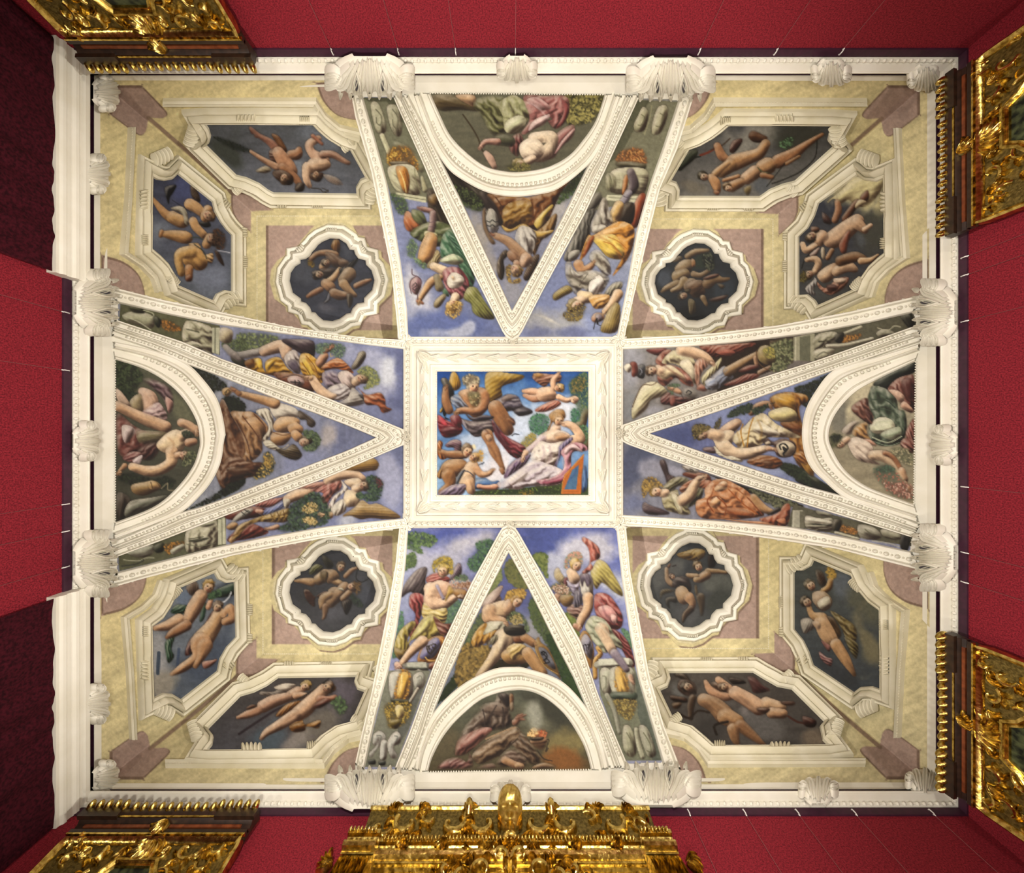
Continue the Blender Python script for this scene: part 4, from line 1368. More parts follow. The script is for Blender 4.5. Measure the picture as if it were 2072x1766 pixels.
ART['cart_er2'] = """V rg
B 585c54 545c64 90
C 747c84 480,130 600,180 560,280 480,260
C 70705c 550,230 640,210 740,350 740,450 640,400 570,300
C 908868 580,320 640,420 740,560 720,640 640,520
C 8c8464 640,480 700,480 720,620 660,600
C 484c50 380,600 600,680 580,760 400,640
F d8b450 a88438 18 12 440,110 480,110 490,160 450,160
W 5c4430 380,120 420,130 440,200 400,200
L c89c5c 460,170,14 450,210,18 420,230,16
P b89c74 360,250 420,230 470,280 450,330 400,330
L c4a888 400,270,40 420,300,36
P d4ccb0 390,290 450,260 460,320 410,330
D 8c7840 460,340 540,380 600,430 600,500 560,520 520,430
P 5c4020 430,370 480,380 520,460 500,490 460,430
D 7c6c34 540,480 610,520 600,600 560,540
L c8a06c 340,310,14 360,360,18 410,380,34
L d0a878 410,400,40 440,460,44 470,500,34
L c89c68 490,520,32 540,600,28 590,685,10
W a8a090 300,390 350,380 380,420 330,460 310,450
P c8a884 360,400 410,400 400,450
D a06c68 400,560 440,590 470,600 460,640 410,600
P b0786c 410,500 460,530 450,560
H 350,200,34 -120 .3 5c4828
H 330,290,34 -120 .3 44341c
"""
ART['cart_sr'] = """V rh
B 645c54 605c58 90
C 787470 550,380 700,420 800,520 650,560
C 948470 880,520 1000,500 1030,590 900,590
C 8c8480 560,380 610,390 590,430
C 504c48 300,480 420,420 500,500 420,600
C 80807c 180,260 230,240 260,330 200,320
W 34241c 500,220 560,230 590,250 520,255
P 5c302c 600,215 640,220 680,260 720,290 640,305 620,270
W 3c2c20 200,205 260,200 300,260 320,310 260,240
P 5c4030 240,230 310,250 320,310 270,320 220,280
L d0a078 370,240,10 400,290,22 480,320,26 520,300,26
P 6c4830 400,250 470,240 520,300 440,290
L dcb088 440,230,18 500,280,22
L dcb088 530,300,36 600,340,40 660,380,44
L dcb488 700,360,36 780,380,28
L d0a478 730,410,30 790,415,26
W 5c3828 780,350 850,350 850,370 800,370
S 5c3428 12 820,430 870,460 930,470
P 4c2018 900,430 970,455 960,490 910,480
P 5c3828 650,390 720,390 690,420
L a88058 360,340,36 420,370,44 470,420,52
L b88c5c 480,430,48 540,460,40
L 9c7048 560,480,34 620,530,26 700,595,8
L a87c50 520,500,34 530,550,24 550,590,8
S 30241c 14 490,460 420,480 430,530
L 5c4430 300,330,22 290,380,20 290,440,14
P 4c3020 180,320 260,330 270,355 200,350
P 5c3c20 190,360 240,355 230,385 200,390
S 3c2c20 12 220,410 280,440 330,400 390,410
H 270,270,34 -150 .3 34281c
H 470,270,30 -170 .3 5c4028
"""
ART['med_nl'] = """V ma
B 404452 545868 90
C 606470 300,360 420,450 400,600 260,500
C 70707c 470,720 600,760 640,800 480,800
C 585c68 650,220 750,260 720,380
W 8c5c24 570,250 590,195 630,190 645,240 630,310 590,280
F a88c38 7c5c20 12 12 370,370 420,370 420,420 380,410
L a87c54 400,350,22 450,310,24 530,300,28 600,320,34
P 6c4c34 520,300 640,330 700,400 660,440 560,400
L c49c70 520,390,40 500,420,36
P 382820 480,440 600,430 620,490 540,540 480,480
L c8a070 640,440,20 590,510,28 530,560,34
L c4986c 520,560,40 560,590,44
L b07c54 480,610,24 420,640,24 370,670,16
D 2c2824 640,440 700,400 800,350 740,440 660,480
L 9c7c58 720,480,60 680,530,54
L b89468 670,560,40 720,620,30 770,660,18
L a87850 780,580,24 850,550,24 900,530,14
L 9c7450 590,640,40 640,660,40 700,660,30
W 4c3c28 700,660 750,660 750,730 720,770
P 80808c 490,740 560,700 550,640 530,700
L 7c6048 660,380,34 690,390,30
H 460,485,46 -170 .3 342418
H 520,385,36 -150 .3 44301c
"""
ART['med_nr'] = """V mb
B 3c4248 30343a 90
C 5c6470 270,480 340,460 400,560 330,600
C 1c1e20 420,820 560,740 700,800 640,880 520,870
C 48525c 750,460 900,520 900,640 780,700
C 3c4838 560,400 680,300 700,420
L a88c64 530,330,26 600,290,26 700,280,16
W 7c6c54 380,380 440,330 490,340 470,370 420,380
P a48860 420,440 480,370 560,360 570,430 540,480 470,490
L a08458 450,500,56 500,480,50
L 947850 440,560,34 350,600,24 310,630,10
L a88c60 500,540,40 470,590,30 400,620,18
L 947854 580,480,26 640,490,22 710,450,18
P a87848 560,360 590,360 600,410 570,420
F 787c60 20241c 40 14 660,320 740,300 760,380 740,460 680,420
S a8a890 6 680,360 700,380
L 947450 560,580,66 620,620,60
P 7c5838 520,570 620,530 680,560 660,640 580,680
L 94744c 700,560,46 760,520,40 820,530,24 880,520,12
P 6c3c28 660,520 720,490 800,480 780,510 700,530
L 947850 660,680,24 690,740,14
P 5c3828 710,700 800,670 880,660 820,710 740,720
W 7c6c48 540,700 590,710 600,800 550,820
P 48381c 500,620 560,610 540,650
P 5c4830 780,560 850,580 820,610
H 490,665,42 150 -.3 4c3820
"""
ART['med_sl'] = """V mc
B 42444c 5c5c60 90
C 585c68 780,450 900,480 880,640 800,640
C 707078 480,640 680,640 720,720 560,780 480,720
C 4c4c4c 300,500 480,480 460,560 300,640
W 34301c 490,200 550,230 590,290 550,320 510,280
D 6c6c34 390,320 440,280 500,300 480,340 390,370
L b89464 520,370,50 460,410,44
L c09868 400,430,36 330,420,24 260,420,10
L c8a474 560,370,30 580,410,30 640,440,26
P a8845c 520,340 600,330 640,390 600,420 540,440
P 6c542c 480,350 540,350 530,430 490,430
L a07850 690,380,20 740,330,18 790,310,10
P 54301f 340,500 380,500 440,560 560,540 520,510 440,560 430,640 380,610 350,560
L a8845c 600,540,70 560,600,50
L b08c60 560,540,34 500,570,36 490,640,26
L 9c7450 520,640,30 510,720,18 495,745,8
L b08c64 680,470,44 640,520,44
L a8845c 720,520,26 670,570,28
W 2c2018 660,600 740,580 740,640 700,710 670,650
P c4bca0 620,490 660,480 680,510 640,500
S 1c1c1c 8 790,330 780,400 830,430 900,390
F 4c5c48 283428 24 13 740,530 790,560 850,640 790,640 740,580
H 650,300,46 -70 .3 6c4c2c
H 750,470,46 0 -.2 7c5430
F 8c6c3c 5c4020 20 13 760,430 820,440 820,520 780,530
"""
ART['med_sr'] = """V md
B 484c50 5c5e5c 90
C 70706c 280,340 480,280 500,340 300,500 230,560
C 74766c 660,420 780,390 900,420 880,540 740,560 660,500
C 50544c 700,600 800,540 880,560 780,680 720,680
C 686868 420,680 640,680 600,800 500,800
D b08c40 440,220 520,190 600,170 670,180 680,220 620,270 520,260
P 8c6828 450,230 560,210 560,250 500,255
P b89854 590,190 660,180 670,230 620,250
W 34241c 710,210 740,210 770,290 750,330 710,330
L a88454 700,360,26 780,360,20 860,370,14
L b48c60 690,390,40 640,420,36
L b89468 610,400,20 560,400,24 530,390,16
L c09c6c 600,430,24 620,430,24
L b0906c 350,340,16 360,430,22 400,470,24
L 8c5c3c 370,320,12 380,300,8
P 3c2c28 420,420 520,410 560,480 550,540 480,500 410,500
L c8a478 480,540,56 500,580,60
L c89c70 540,580,44 570,630,30 560,670,26
L 5c4028 560,680,28 510,730,24 490,790,10
P 40382c 350,590 430,580 440,630 380,620 380,680 350,640
W 6c5c3c 300,530 350,510 420,520 400,540 330,560 300,600
L 5c4830 640,580,40 650,660,26 650,730,12
P 7c6440 590,490 610,480 620,560 600,560
S 2c2018 9 400,320 430,310
H 620,320,46 -110 .2 806030
H 400,405,28 -120 .3 6c4430
"""
# hands, feet and last touches, laid over the scenes above
TOUCH = dict(central="""V A
H 575,305,86 -72 .5 c8b898
P a89c70 510,395 570,370 640,385 665,440 640,520 585,560 545,500
F c8bc90 7c7048 16 20 510,395 570,375 650,390 655,500 590,550 545,500
F d0c4a4 84745c 18 24 455,215 530,165 620,185 660,250 620,270 540,280 475,290
N b8885a 385,612,34 165
N a97a50 250,325,32 -70
N b08252 170,1055,24 200
N d6ac82 805,1300,24 -20
N edc4a0 1590,150,24 -60
N edc4a0 1775,450,26 10
N f0ccaa 1165,1160,34 110
N ecc8a4 1640,740,30 190
T 8a5c34 9 520,430 590,470 660,440
T 8a5c34 7 570,480 580,560 570,620
T 6e4426 9 760,1000 800,1060 850,1150
T d0a070 9 800,1000 850,1110 920,1240
T a88a98 9 1400,1010 1420,1100 1390,1190
T a88a98 9 1480,1010 1500,1120 1470,1220
T fffaf2 9 1440,1000 1460,1110 1430,1200
T b09cac 10 1200,1440 1350,1330 1560,1290
T b09cac 10 1010,1470 1180,1330 1350,1240
T f8f2ee 10 1100,1450 1260,1330 1420,1270
T 8c4058 10 1400,1450 1560,1400 1690,1290
T f8e4e4 9 1660,1100 1640,1200 1660,1290
T 3c2830 9 620,760 700,800 760,860
T a89ca0 8 560,740 660,790 720,850
T 5a1c26 10 880,780 960,930 1090,1070
T b84a54 8 900,860 1020,990 1150,1080
T d8b860 6 800,200 950,190 1120,185
T 7a5c1c 6 790,260 900,250 1040,235
T 7a5c1c 6 780,320 850,320 910,310
T 4060a0 12 1700,1440 1780,1340 1810,1260
S a06020 6 1650,1560 1830,1560
""", flank_sl="""V F
N f2d0ac 900,690,26 -10
N e8bca0 310,1360,26 150
S 403428 8 588,1212 598,1190 618,1192 626,1216 608,1234 590,1220 592,1186 610,1166
S 403428 8 634,1176 636,1152 656,1146 668,1168 652,1188 636,1172 662,1190
T 9c6c48 6 600,700 660,680 700,700
T 8c7830 8 520,980 560,920 620,890
T 8c7830 8 470,1080 560,1020 640,930
T fff0a8 7 500,1050 590,960
H 738,445,66 -95 -.4 c8a840
""", flank_sr="""V G
N dca67c 1000,985,28 110
N d8ac88 800,690,24 -70
N dcb08c 1505,1505,20 60
T 6c7860 8 1100,960 1160,1060 1240,1180
T dfe2c4 8 1150,940 1230,1000 1320,1100
T 7c4050 8 1200,720 1250,860 1340,960
T 5c5470 7 920,560 960,620 960,740
""", web_s="""V F
N e0b488 1330,950,26 30
N c08c54 1620,1150,22 40
T c8a450 5 900,1500 960,1330 1120,1200
T e8cc78 5 880,1440 960,1280 1100,1190
T 5c4418 6 920,1540 1000,1380 1150,1260
T e8cc78 5 960,1540 1080,1380 1180,1300
T 5c4418 6 860,1480 900,1360 1010,1240
S 141414 9 1672,1228 1690,1212 1702,1232 1688,1250 1674,1236 1700,1218 1722,1240 1728,1276 1706,1296 1716,1322 1742,1318
""", lunette_s="""V H
T 3c3028 10 1120,1040 1240,960 1380,900
T b89878 8 1180,1040 1300,960 1440,880
T 3c3028 10 1560,900 1640,1000 1740,1110
T 6c3c34 8 980,1040 1080,950 1200,880
N b07858 1550,715,34 -15
""", flank_nl="""V D
N c89860 275,1318,24 110
N edd0a4 595,1090,24 60
T 2c5438 8 540,720 620,860 700,1000
T 88b088 7 600,700 700,860 770,1060
T 2c5438 8 620,680 720,840 790,1060
V B
N ac7c6c 615,1135,24 190
""", flank_nr="""V E
N c89460 830,950,28 -60
N dfb888 950,1550,28 130
T b86014 9 900,640 1040,720 1150,900
T fff09c 8 960,640 1080,720 1170,840
T 5c5448 8 860,300 900,420 880,540
T e4e0d4 8 920,300 960,400 960,480
T 5c5448 8 560,1010 640,1100 760,1060
""", web_n="""V D
N b87850 975,680,24 200
T 5c3008 10 960,330 1020,420 1040,520
T d0a030 8 1100,500 1200,420 1300,400
T 5c3008 9 1120,600 1220,520 1330,500
""", lunette_n="""V B
N d8a488 1190,545,26 120
T fff0f0 8 1640,130 1740,180 1820,270
T 8c3c3c 8 1700,90 1800,160 1880,290
T 54542c 8 1220,120 1200,240 1260,360
T d8dcac 8 1420,110 1480,200 1440,330
""", flank_wu="""V K
N c4845c 1035,300,28 -50
N d8ac80 800,580,28 180
T 7c4c10 9 800,400 870,500 930,620
T ffe070 8 770,400 830,490 850,580
T 7c4c10 8 480,440 520,420 580,440
T 5c4c58 8 980,580 1060,600 1120,680
""", flank_wl="""V M
N e8c08c 950,945,28 190
N d8a880 430,1080,22 180
T 9c4840 7 960,660 980,760 1020,860
T f4c8b8 7 1020,640 1010,740 1060,800
T a09c90 7 1080,720 1120,800 1070,900
""", web_w="""V K
N b07848 105,700,30 200
T 5c3418 10 120,960 220,1150 280,1320
T d8a878 8 240,960 340,1080 370,1180
T 5c3418 9 40,900 140,1100 180,1300
T f0d0a0 8 540,1030 620,990 690,1010
""", lunette_w="""V J
N c89868 100,1680,26 160
N d8ac80 835,1290,30 80
T 4c2018 9 120,1400 260,1440 380,1380
T ead4c4 8 380,1070 440,1100 500,1160
T b07848 7 560,1340 620,1400 600,1480
""", flank_eu="""V N
N e4b890 950,545,28 40
N e0ac80 560,780,26 180
T 6c2c24 8 480,560 600,640 720,720
T f4ecc8 8 560,480 680,560 760,680
T 6478a0 7 920,730 1010,680 1090,600
""", web_e="""V N
N d8ac84 1540,1360,28 20
N b88458 1500,945,26 60
T b07c20 9 1380,1080 1420,1180 1400,1290
T fff8e4 9 1440,1060 1520,1150 1640,1210
T b07c20 8 1180,1180 1210,1280 1190,1350
S 101010 13 1602,1362 1590,1325 1625,1308 1662,1330 1660,1362 1630,1366 1628,1340 1642,1352 1660,1368 1632,1400 1632,1420
""", lunette_e="""V Q
N c8946c 1600,645,26 70
V O
T 2c3c30 9 1250,920 1360,940 1470,1060
T c0c8a8 8 1240,1260 1330,1190 1450,1190
T f0f0d0 8 1290,1270 1360,1220 1430,1230
""", flank_el="""V P
N e8c49c 860,445,28 -20
T 8c3c10 10 940,540 1020,520 1180,560
T ffd8a0 9 1000,560 1140,560 1280,640
T 8c3c10 10 900,700 1000,720 1180,820
T f8c890 8 880,640 940,600 1000,520
T 6c6840 7 520,620 600,700 640,780
""")
for _k, _v in TOUCH.items(): ART[_k] += _v
# ---------------------------------------------------------------- outlines of the painted fields, in the photograph's frame
def vw(v, *p): 
    x, y, s = VIEWS[v]; return [(x+a/s, y+b/s) for a, b in p]
VIEWS['Z'] = (0, 0, 1)
QF = [(430,265),(455,232),(490,205),(560,175),(640,180),(700,220),(728,270),(765,275),(775,310),(800,345),(862,362),(866,398),(912,445),(938,530),(918,615),(850,682),(848,722),(790,732),(752,770),(735,812),(700,818),(640,862),(580,882),(500,875),(455,838),(432,810),(400,805),(385,765),(352,728),(310,715),(308,690),(240,640),(213,540),(222,470),(260,415),(305,388),(305,358),(350,350),(385,325),(405,290)]
def quat(v, cx, cy, hx, hy, k=1):
    return vw(v, *[(cx+(a-575)/363*hx*k, cy+(b-527)/355*hy*k) for a, b in QF])
QUAT = dict(med_nl=('ma',575,527,363,355), med_nr=('mb',608,545,360,333), med_sl=('mc',580,507,370,352), med_sr=('md',565,476,355,364))
REG = dict(
 central=[(884,751),(1191,751),(1191,1002),(884,1002)],
 flank_nl=[(736.5,199),(801,200),(858,330),(890,409),(953.6,541),(1021.5,678),(827,678),(824,627),(813,542),(800.6,462),(784,371),(762,289)],
 flank_nr=[(1287,202),(1370.6,206.5),(1345,300),(1315,390),(1287.7,510),(1268,600),(1246,678),(1051,679),(1100,583),(1182.6,430.6),(1235,320)],
 web_n=[(1036,627),(983,511),(936,409),(898,334),(888,300),(932,358),(985,386),(1039,395),(1092,390),(1127,380),(1170,348),(1204,312),(1185,340),(1147,420),(1090,530)],
 lunette_n=[(872,191),(1223,194),(1206,242),(1180,282),(1149,316),(1106,338),(1053,347),(1018,345),(981,335),(943,307),(911,273),(890,231)],
 flank_sl=[(827,1073),(1016,1068.5),(955.5,1179),(898,1300),(876,1355),(830,1485),(802,1553),(737,1553),(762.5,1444),(786,1361),(804,1272),(821,1145)],
 flank_sr=[(1044,1069.5),(1245.6,1069.5),(1257,1166),(1274,1283),(1291,1374),(1315,1455),(1339,1539),(1263.7,1541),(1208.5,1406),(1174.5,1300),(1096,1162)],
 web_s=[(1029,1119),(1075,1203),(1130,1315),(1160,1372),(1189,1440),(1136,1381),(1100,1366),(1066,1355),(1038.5,1352),(996,1357),(932,1391),(878,1446),(905,1375),(952,1272)],
 lunette_s=[(867.6,1558.6),(876,1530),(902.6,1482.6),(943,1440),(985.5,1410),(1045,1396.6),(1091.7,1406),(1140.5,1444),(1172,1491),(1187,1525),(1194.6,1554)],
 flank_wu=[(243,615),(340,637),(441,657),(550,673),(660,687),(740,698),(813,706),(816,869),(730,833),(641,797),(540,760),(450,728),(368.6,693),(242,652)],
 flank_wl=[(240,1122),(330,1090),(458,1041),(560,1003),(660,966),(740,932),(817,899.5),(811,1049),(735,1056),(660,1064.5),(540,1085),(432,1107),(340,1131),(242,1155)],
 web_w=[(760,885),(700,912),(560,965),(450,1009),(402,1026),(364,1036),(394,1011),(424,977),(445,935),(451.5,892.5),(454.7,876),(441,814.5),(411,770),(372,734),(450,764),(560,808),(641,837.5),(700,860)],
 lunette_w=[(236,728.5),(290,746.5),(339,776),(373,810),(398,855),(404,897),(402.6,905),(390,943),(356,988),(309,1026),(236,1055)],
 flank_eu=[(1257,707),(1388.6,701.8),(1500,693),(1648.7,674),(1760,653),(1844,634),(1853.6,661.6),(1750,697),(1648.7,731.7),(1530,768),(1410,807),(1340,832),(1257,861)],
 flank_el=[(1257,894),(1380,938),(1500,978.5),(1600,1010),(1687,1037),(1842,1083.6),(1838,1113),(1720,1088),(1601,1065),(1452,1052.6),(1259,1041)],
 web_e=[(1316,877),(1420,844),(1540,803),(1665,758),(1682.6,752),(1655,787),(1631.6,829),(1624,876),(1629.5,918.5),(1644,948),(1665.6,969),(1712,1010),(1680,1000),(1560,960),(1430,917)],
 lunette_e=[(1850,733),(1780,765.6),(1729,795),(1691,838),(1677,880),(1687,914),(1712,952.5),(1750.6,981.7),(1797,1001),(1846,1018)],
 cart_nt=vw('ra',(150,305),(195,370),(216,440),(205,490),(165,525),(460,820),(560,845),(680,900),(760,960),(815,990),(1615,1000),(1610,930),(1650,860),(1705,835),(1550,550),(1440,510),(1330,440),(1250,370),(1190,305)),
 cart_wl=vw('rb',(395,310),(450,340),(520,352),(590,340),(648,285),(985,555),(1010,650),(1060,740),(1120,820),(1170,870),(1170,1415),(1090,1405),(1020,1440),(985,1505),(635,1355),(600,1250),(540,1150),(460,1070),(380,1005)),
 cart_nr=vw('rc',(870,268),(1885,275),(1830,360),(1815,430),(1870,495),(1500,830),(1380,860),(1260,910),(1165,978),(390,975),(395,900),(365,840),(305,820),(490,500),(600,460),(720,390),(800,330)),
 cart_er=vw('rd',(1335,325),(1250,360),(1140,350),(1070,295),(690,570),(650,690),(590,800),(500,885),(500,1450),(590,1445),(660,1500),(690,1550),(1090,1375),(1130,1270),(1200,1170),(1290,1090),(1350,1045)),
 cart_wb=vw('re',(358,190),(570,100),(590,135),(630,155),(683,150),(692,455),(640,510),(605,570),(590,640),(390,795),(340,765),(290,762),(232,790),(218,395),(280,350),(320,290),(345,240)),
 cart_sb=vw('rf',(95,685),(130,640),(137,600),(105,555),(285,372),(360,350),(430,315),(490,272),(920,265),(910,300),(925,335),(968,350),(890,530),(800,555),(720,610),(655,680)),
 cart_er2=vw('rg',(260,115),(310,115),(355,90),(370,57),(585,145),(620,220),(680,290),(742,335),(742,770),(690,752),(630,755),(590,785),(365,635),(340,560),(310,500),(260,440)),
 cart_sr=vw('rh',(115,290),(160,270),(175,230),(165,190),(630,188),(690,225),(760,265),(840,280),(1020,460),(995,490),(1010,560),(1050,600),(420,607),(370,560),(300,500),(200,470)),
)
for _k, _v in QUAT.items(): REG[_k] = quat(*_v)
# ---------------------------------------------------------------- materials
def newmat(name):
    m = bpy.data.materials.new(name); m.use_nodes = True
    nt = m.node_tree; return m, nt, nt.nodes['Principled BSDF']
def lin(c):
    c = np.asarray(c, float); return np.where(c <= .04045, c/12.92, ((c+.055)/1.055)**2.4)
def noise_mat(name, c1, c2, scale=8, rough=.7, bump=0, bscale=60, metal=0, detail=5, dist=.02, stretch=None, spec=.5):
    m, nt, b = newmat(name); N, L = nt.nodes, nt.links
    tc = N.new('ShaderNodeTexCoord'); n = N.new('ShaderNodeTexNoise'); n.inputs['Scale'].default_value = scale; n.inputs['Detail'].default_value = detail
    src = tc.outputs['Object']
    if stretch:
        mp = N.new('ShaderNodeMapping'); mp.inputs['Scale'].default_value = stretch; L.new(src, mp.inputs['Vector']); src = mp.outputs['Vector']
    L.new(src, n.inputs['Vector'])
    r = N.new('ShaderNodeValToRGB'); r.color_ramp.elements[0].position = .35; r.color_ramp.elements[1].position = .65
    r.color_ramp.elements[0].color = (*c1, 1); r.color_ramp.elements[1].color = (*c2, 1)
    L.new(n.outputs['Fac'], r.inputs['Fac']); L.new(r.outputs['Color'], b.inputs['Base Color'])
    b.inputs['Roughness'].default_value = rough; b.inputs['Metallic'].default_value = metal; b.inputs['Specular IOR Level'].default_value = spec
    if bump:
        n2 = N.new('ShaderNodeTexNoise'); n2.inputs['Scale'].default_value = bscale; n2.inputs['Detail'].default_value = 6
        L.new(src, n2.inputs['Vector'])
        bp = N.new('ShaderNodeBump'); bp.inputs['Strength'].default_value = bump; bp.inputs['Distance'].default_value = dist
        L.new(n2.outputs['Fac'], bp.inputs['Height']); L.new(bp.outputs['Normal'], b.inputs['Normal'])
    return m
M = {}
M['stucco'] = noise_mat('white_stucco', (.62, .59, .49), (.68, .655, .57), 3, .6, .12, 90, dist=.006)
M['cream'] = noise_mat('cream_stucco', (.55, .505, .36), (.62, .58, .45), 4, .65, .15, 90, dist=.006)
M['red'] = noise_mat('red_wall_fabric', (.095, .0045, .010), (.265, .016, .027), 75, .85, .3, 260, dist=.004, detail=8, spec=.2)
M['purple'] = noise_mat('purple_rail_and_gap_shade', (.022, .002, .011), (.036, .004, .018), 20, .6)
M['gold'] = noise_mat('gilt', (.30, .185, .03), (.92, .70, .21), 22, .24, .35, 30, 1.0, dist=.012)
M['gold_dull'] = noise_mat('dull_gilt', (.085, .06, .014), (.22, .16, .045), 40, .45, .5, 70, .8, dist=.01)
M['gold_mask'] = noise_mat('satin_gilt', (.45, .30, .06), (.85, .64, .2), 20, .42, .1, 30, 1.0)
M['dark_wood'] = noise_mat('dark_wood', (.012, .006, .003), (.03, .014, .007), 20, .4)
M['red_wood'] = noise_mat('red_wood', (.10, .022, .006), (.2, .05, .014), 20, .4)
M['velvet'] = noise_mat('wine_velvet', (.016, .002, .004), (.050, .005, .010), 40, .9, .4, 160, dist=.005, spec=.1)
M['floor'] = noise_mat('oak_floor', (.12, .075, .04), (.20, .13, .07), 3, .4, stretch=(1, 14, 1))
M['metal'] = noise_mat('pale_metal', (.6, .58, .55), (.75, .73, .7), 30, .4)
M['wire'] = noise_mat('thin_wire', (.16, .05, .05), (.2, .07, .07), 30, .6)
def glass_mat():
    m, nt, b = newmat('old_mirror_glass'); N, L = nt.nodes, nt.links
    tc = N.new('ShaderNodeTexCoord'); n = N.new('ShaderNodeTexNoise'); n.inputs['Scale'].default_value = 16; n.inputs['Detail'].default_value = 9
    L.new(tc.outputs['Object'], n.inputs['Vector'])
    r = N.new('ShaderNodeValToRGB'); e = r.color_ramp.elements
    e[0].position = .4; e[0].color = (.003, .006, .004, 1); e[1].position = .75; e[1].color = (.085, .10, .04, 1)
    L.new(n.outputs['Fac'], r.inputs['Fac']); L.new(r.outputs['Color'], b.inputs['Base Color'])
    b.inputs['Roughness'].default_value = .4; b.inputs['Specular IOR Level'].default_value = .3
    return m
M['glass'] = glass_mat()
M['dark_hole'] = noise_mat('hollow_shade', (.03, .026, .03), (.05, .045, .05), 20, .9)  # dark colour painted for the shade inside the leaf eyes
def fresco_mat():
    m, nt, b = newmat('fresco_paint'); N, L = nt.nodes, nt.links
    a = N.new('ShaderNodeAttribute'); a.attribute_name = 'Col'
    tc = N.new('ShaderNodeTexCoord'); n = N.new('ShaderNodeTexNoise'); n.inputs['Scale'].default_value = 70; n.inputs['Detail'].default_value = 4
    L.new(tc.outputs['Object'], n.inputs['Vector'])
    mr = N.new('ShaderNodeMapRange'); mr.inputs['To Min'].default_value = .82; mr.inputs['To Max'].default_value = 1.18
    L.new(n.outputs['Fac'], mr.inputs['Value'])
    mx = N.new('ShaderNodeVectorMath'); mx.operation = 'SCALE'
    L.new(a.outputs['Color'], mx.inputs[0]); L.new(mr.outputs['Result'], mx.inputs['Scale'])
    L.new(mx.outputs['Vector'], b.inputs['Base Color']); b.inputs['Roughness'].default_value = .7
    b.inputs['Specular IOR Level'].default_value = .25
    return m
M['fresco'] = fresco_mat()
# ---------------------------------------------------------------- object helpers
def link(o, parent=None):
    col.objects.link(o)
    if parent is not None: o.parent = parent
    return o
def mk(name, V, Fc, mat, parent=None, smooth=True, ang=42):
    me = bpy.data.meshes.new(name); me.from_pydata([tuple(map(float, v)) for v in V], [], [tuple(map(int, f)) for f in Fc]); me.update()
    me.materials.append(mat)
    if smooth:
        me.shade_smooth()
        if ang: me.set_sharp_from_angle(angle=math.radians(ang))
    return link(bpy.data.objects.new(name, me), parent)
def tag(o, label=None, cat=None, group=None, kind=None):
    for k, v in (('label', label), ('category', cat), ('group', group), ('kind', kind)):
        if v: o[k] = v
    return o
def empty(name, label, cat, group=None, loc=None):
    o = bpy.data.objects.new(name, None); o.empty_display_size = .1; col.objects.link(o)
    return tag(o, label, cat, group)
def P(px, py, r):
    px, py, r = np.broadcast_arrays(np.asarray(px, float), np.asarray(py, float), np.asarray(r, float))
    return np.stack([(px-CX)*r*U, (py-CY)*r*U, CZ+F*r*U], -1)
def nrm(px, py, rf):
    px = np.asarray(px, float); py = np.asarray(py, float)
    a = P(px+.7, py, rf(px+.7, py))-P(px-.7, py, rf(px-.7, py)); b = P(px, py+.7, rf(px, py+.7))-P(px, py-.7, rf(px, py-.7))
    n = np.cross(a, b); n /= np.linalg.norm(n, axis=-1, keepdims=True)
    d = P(px, py, rf(px, py))-np.array((0, 0, CZ))
    return np.where((n*d).sum(-1, keepdims=True) > 0, -n, n)
def S3(px, py, rf, h): return P(px, py, rf(px, py))+nrm(px, py, rf)*np.asarray(h)[..., None]
def resamp(path, step, closed=False):
    p = np.array(path, float)
    if closed: p = np.vstack([p, p[:1]])
    out = []
    for a, b in zip(p[:-1], p[1:]):
        n = max(1, int(np.hypot(*(b-a))/step+.5))
        out += [a+(b-a)*k/n for k in range(n)]
    if not closed: out.append(p[-1])
    return np.array(out)
def smoothpath(p, closed=False, n=5): return spline(p, closed, n)
def grid_faces(n, m, closed):
    f = []
    for i in range(n if closed else n-1):
        j = (i+1) % n
        for k in range(m-1): f.append((i*m+k, i*m+k+1, j*m+k+1, j*m+k))
    return f
def sweep_px(path, prof, rf, closed=False, step=8, side=1):
    p = resamp(path, step, closed); n = len(p)
    if closed: t1 = p-np.roll(p, 1, 0); t2 = np.roll(p, -1, 0)-p
    else:
        d = np.diff(p, axis=0); t1 = np.vstack([d[:1], d]); t2 = np.vstack([d, d[-1:]])
    t1 /= np.linalg.norm(t1, axis=1, keepdims=True)+1e-9; t2 /= np.linalg.norm(t2, axis=1, keepdims=True)+1e-9
    n1 = np.stack([-t1[:, 1], t1[:, 0]], 1); n2 = np.stack([-t2[:, 1], t2[:, 0]], 1)
    nn = n1+n2; nn /= np.linalg.norm(nn, axis=1, keepdims=True)+1e-9
    k = 1/np.clip((nn*n1).sum(1), .55, 1)
    V = []
    for o, h in prof:
        q = p+nn*(k*o*side)[:, None]; V.append(S3(q[:, 0], q[:, 1], rf, np.full(n, h)))
    V = np.stack(V, 1).reshape(-1, 3)
    return V, grid_faces(n, len(prof), closed)
def along(path, k):
    p = np.array(path, float); d = np.r_[0, np.cumsum(np.hypot(*np.diff(p, axis=0).T))]; d /= d[-1]
    t = np.linspace(0, 1, k) if np.isscalar(k) else np.asarray(k)
    return np.stack([np.interp(t, d, p[:, 0]), np.interp(t, d, p[:, 1])], 1)
def band(A, B, prof, rf, k=40):
    a, b = along(A, k), along(B, k); V = []
    for v, h in prof:
        q = a*(1-v)+b*v; V.append(S3(q[:, 0], q[:, 1], rf, np.full(k, h)))
    return np.stack(V, 1).reshape(-1, 3), grid_faces(k, len(prof), False)
def join(parts):
    V, Fc = [], []
    o = 0
    for v, f in parts:
        V.append(np.asarray(v)); Fc += [tuple(i+o for i in q) for q in f]; o += len(v)
    return np.vstack(V), Fc
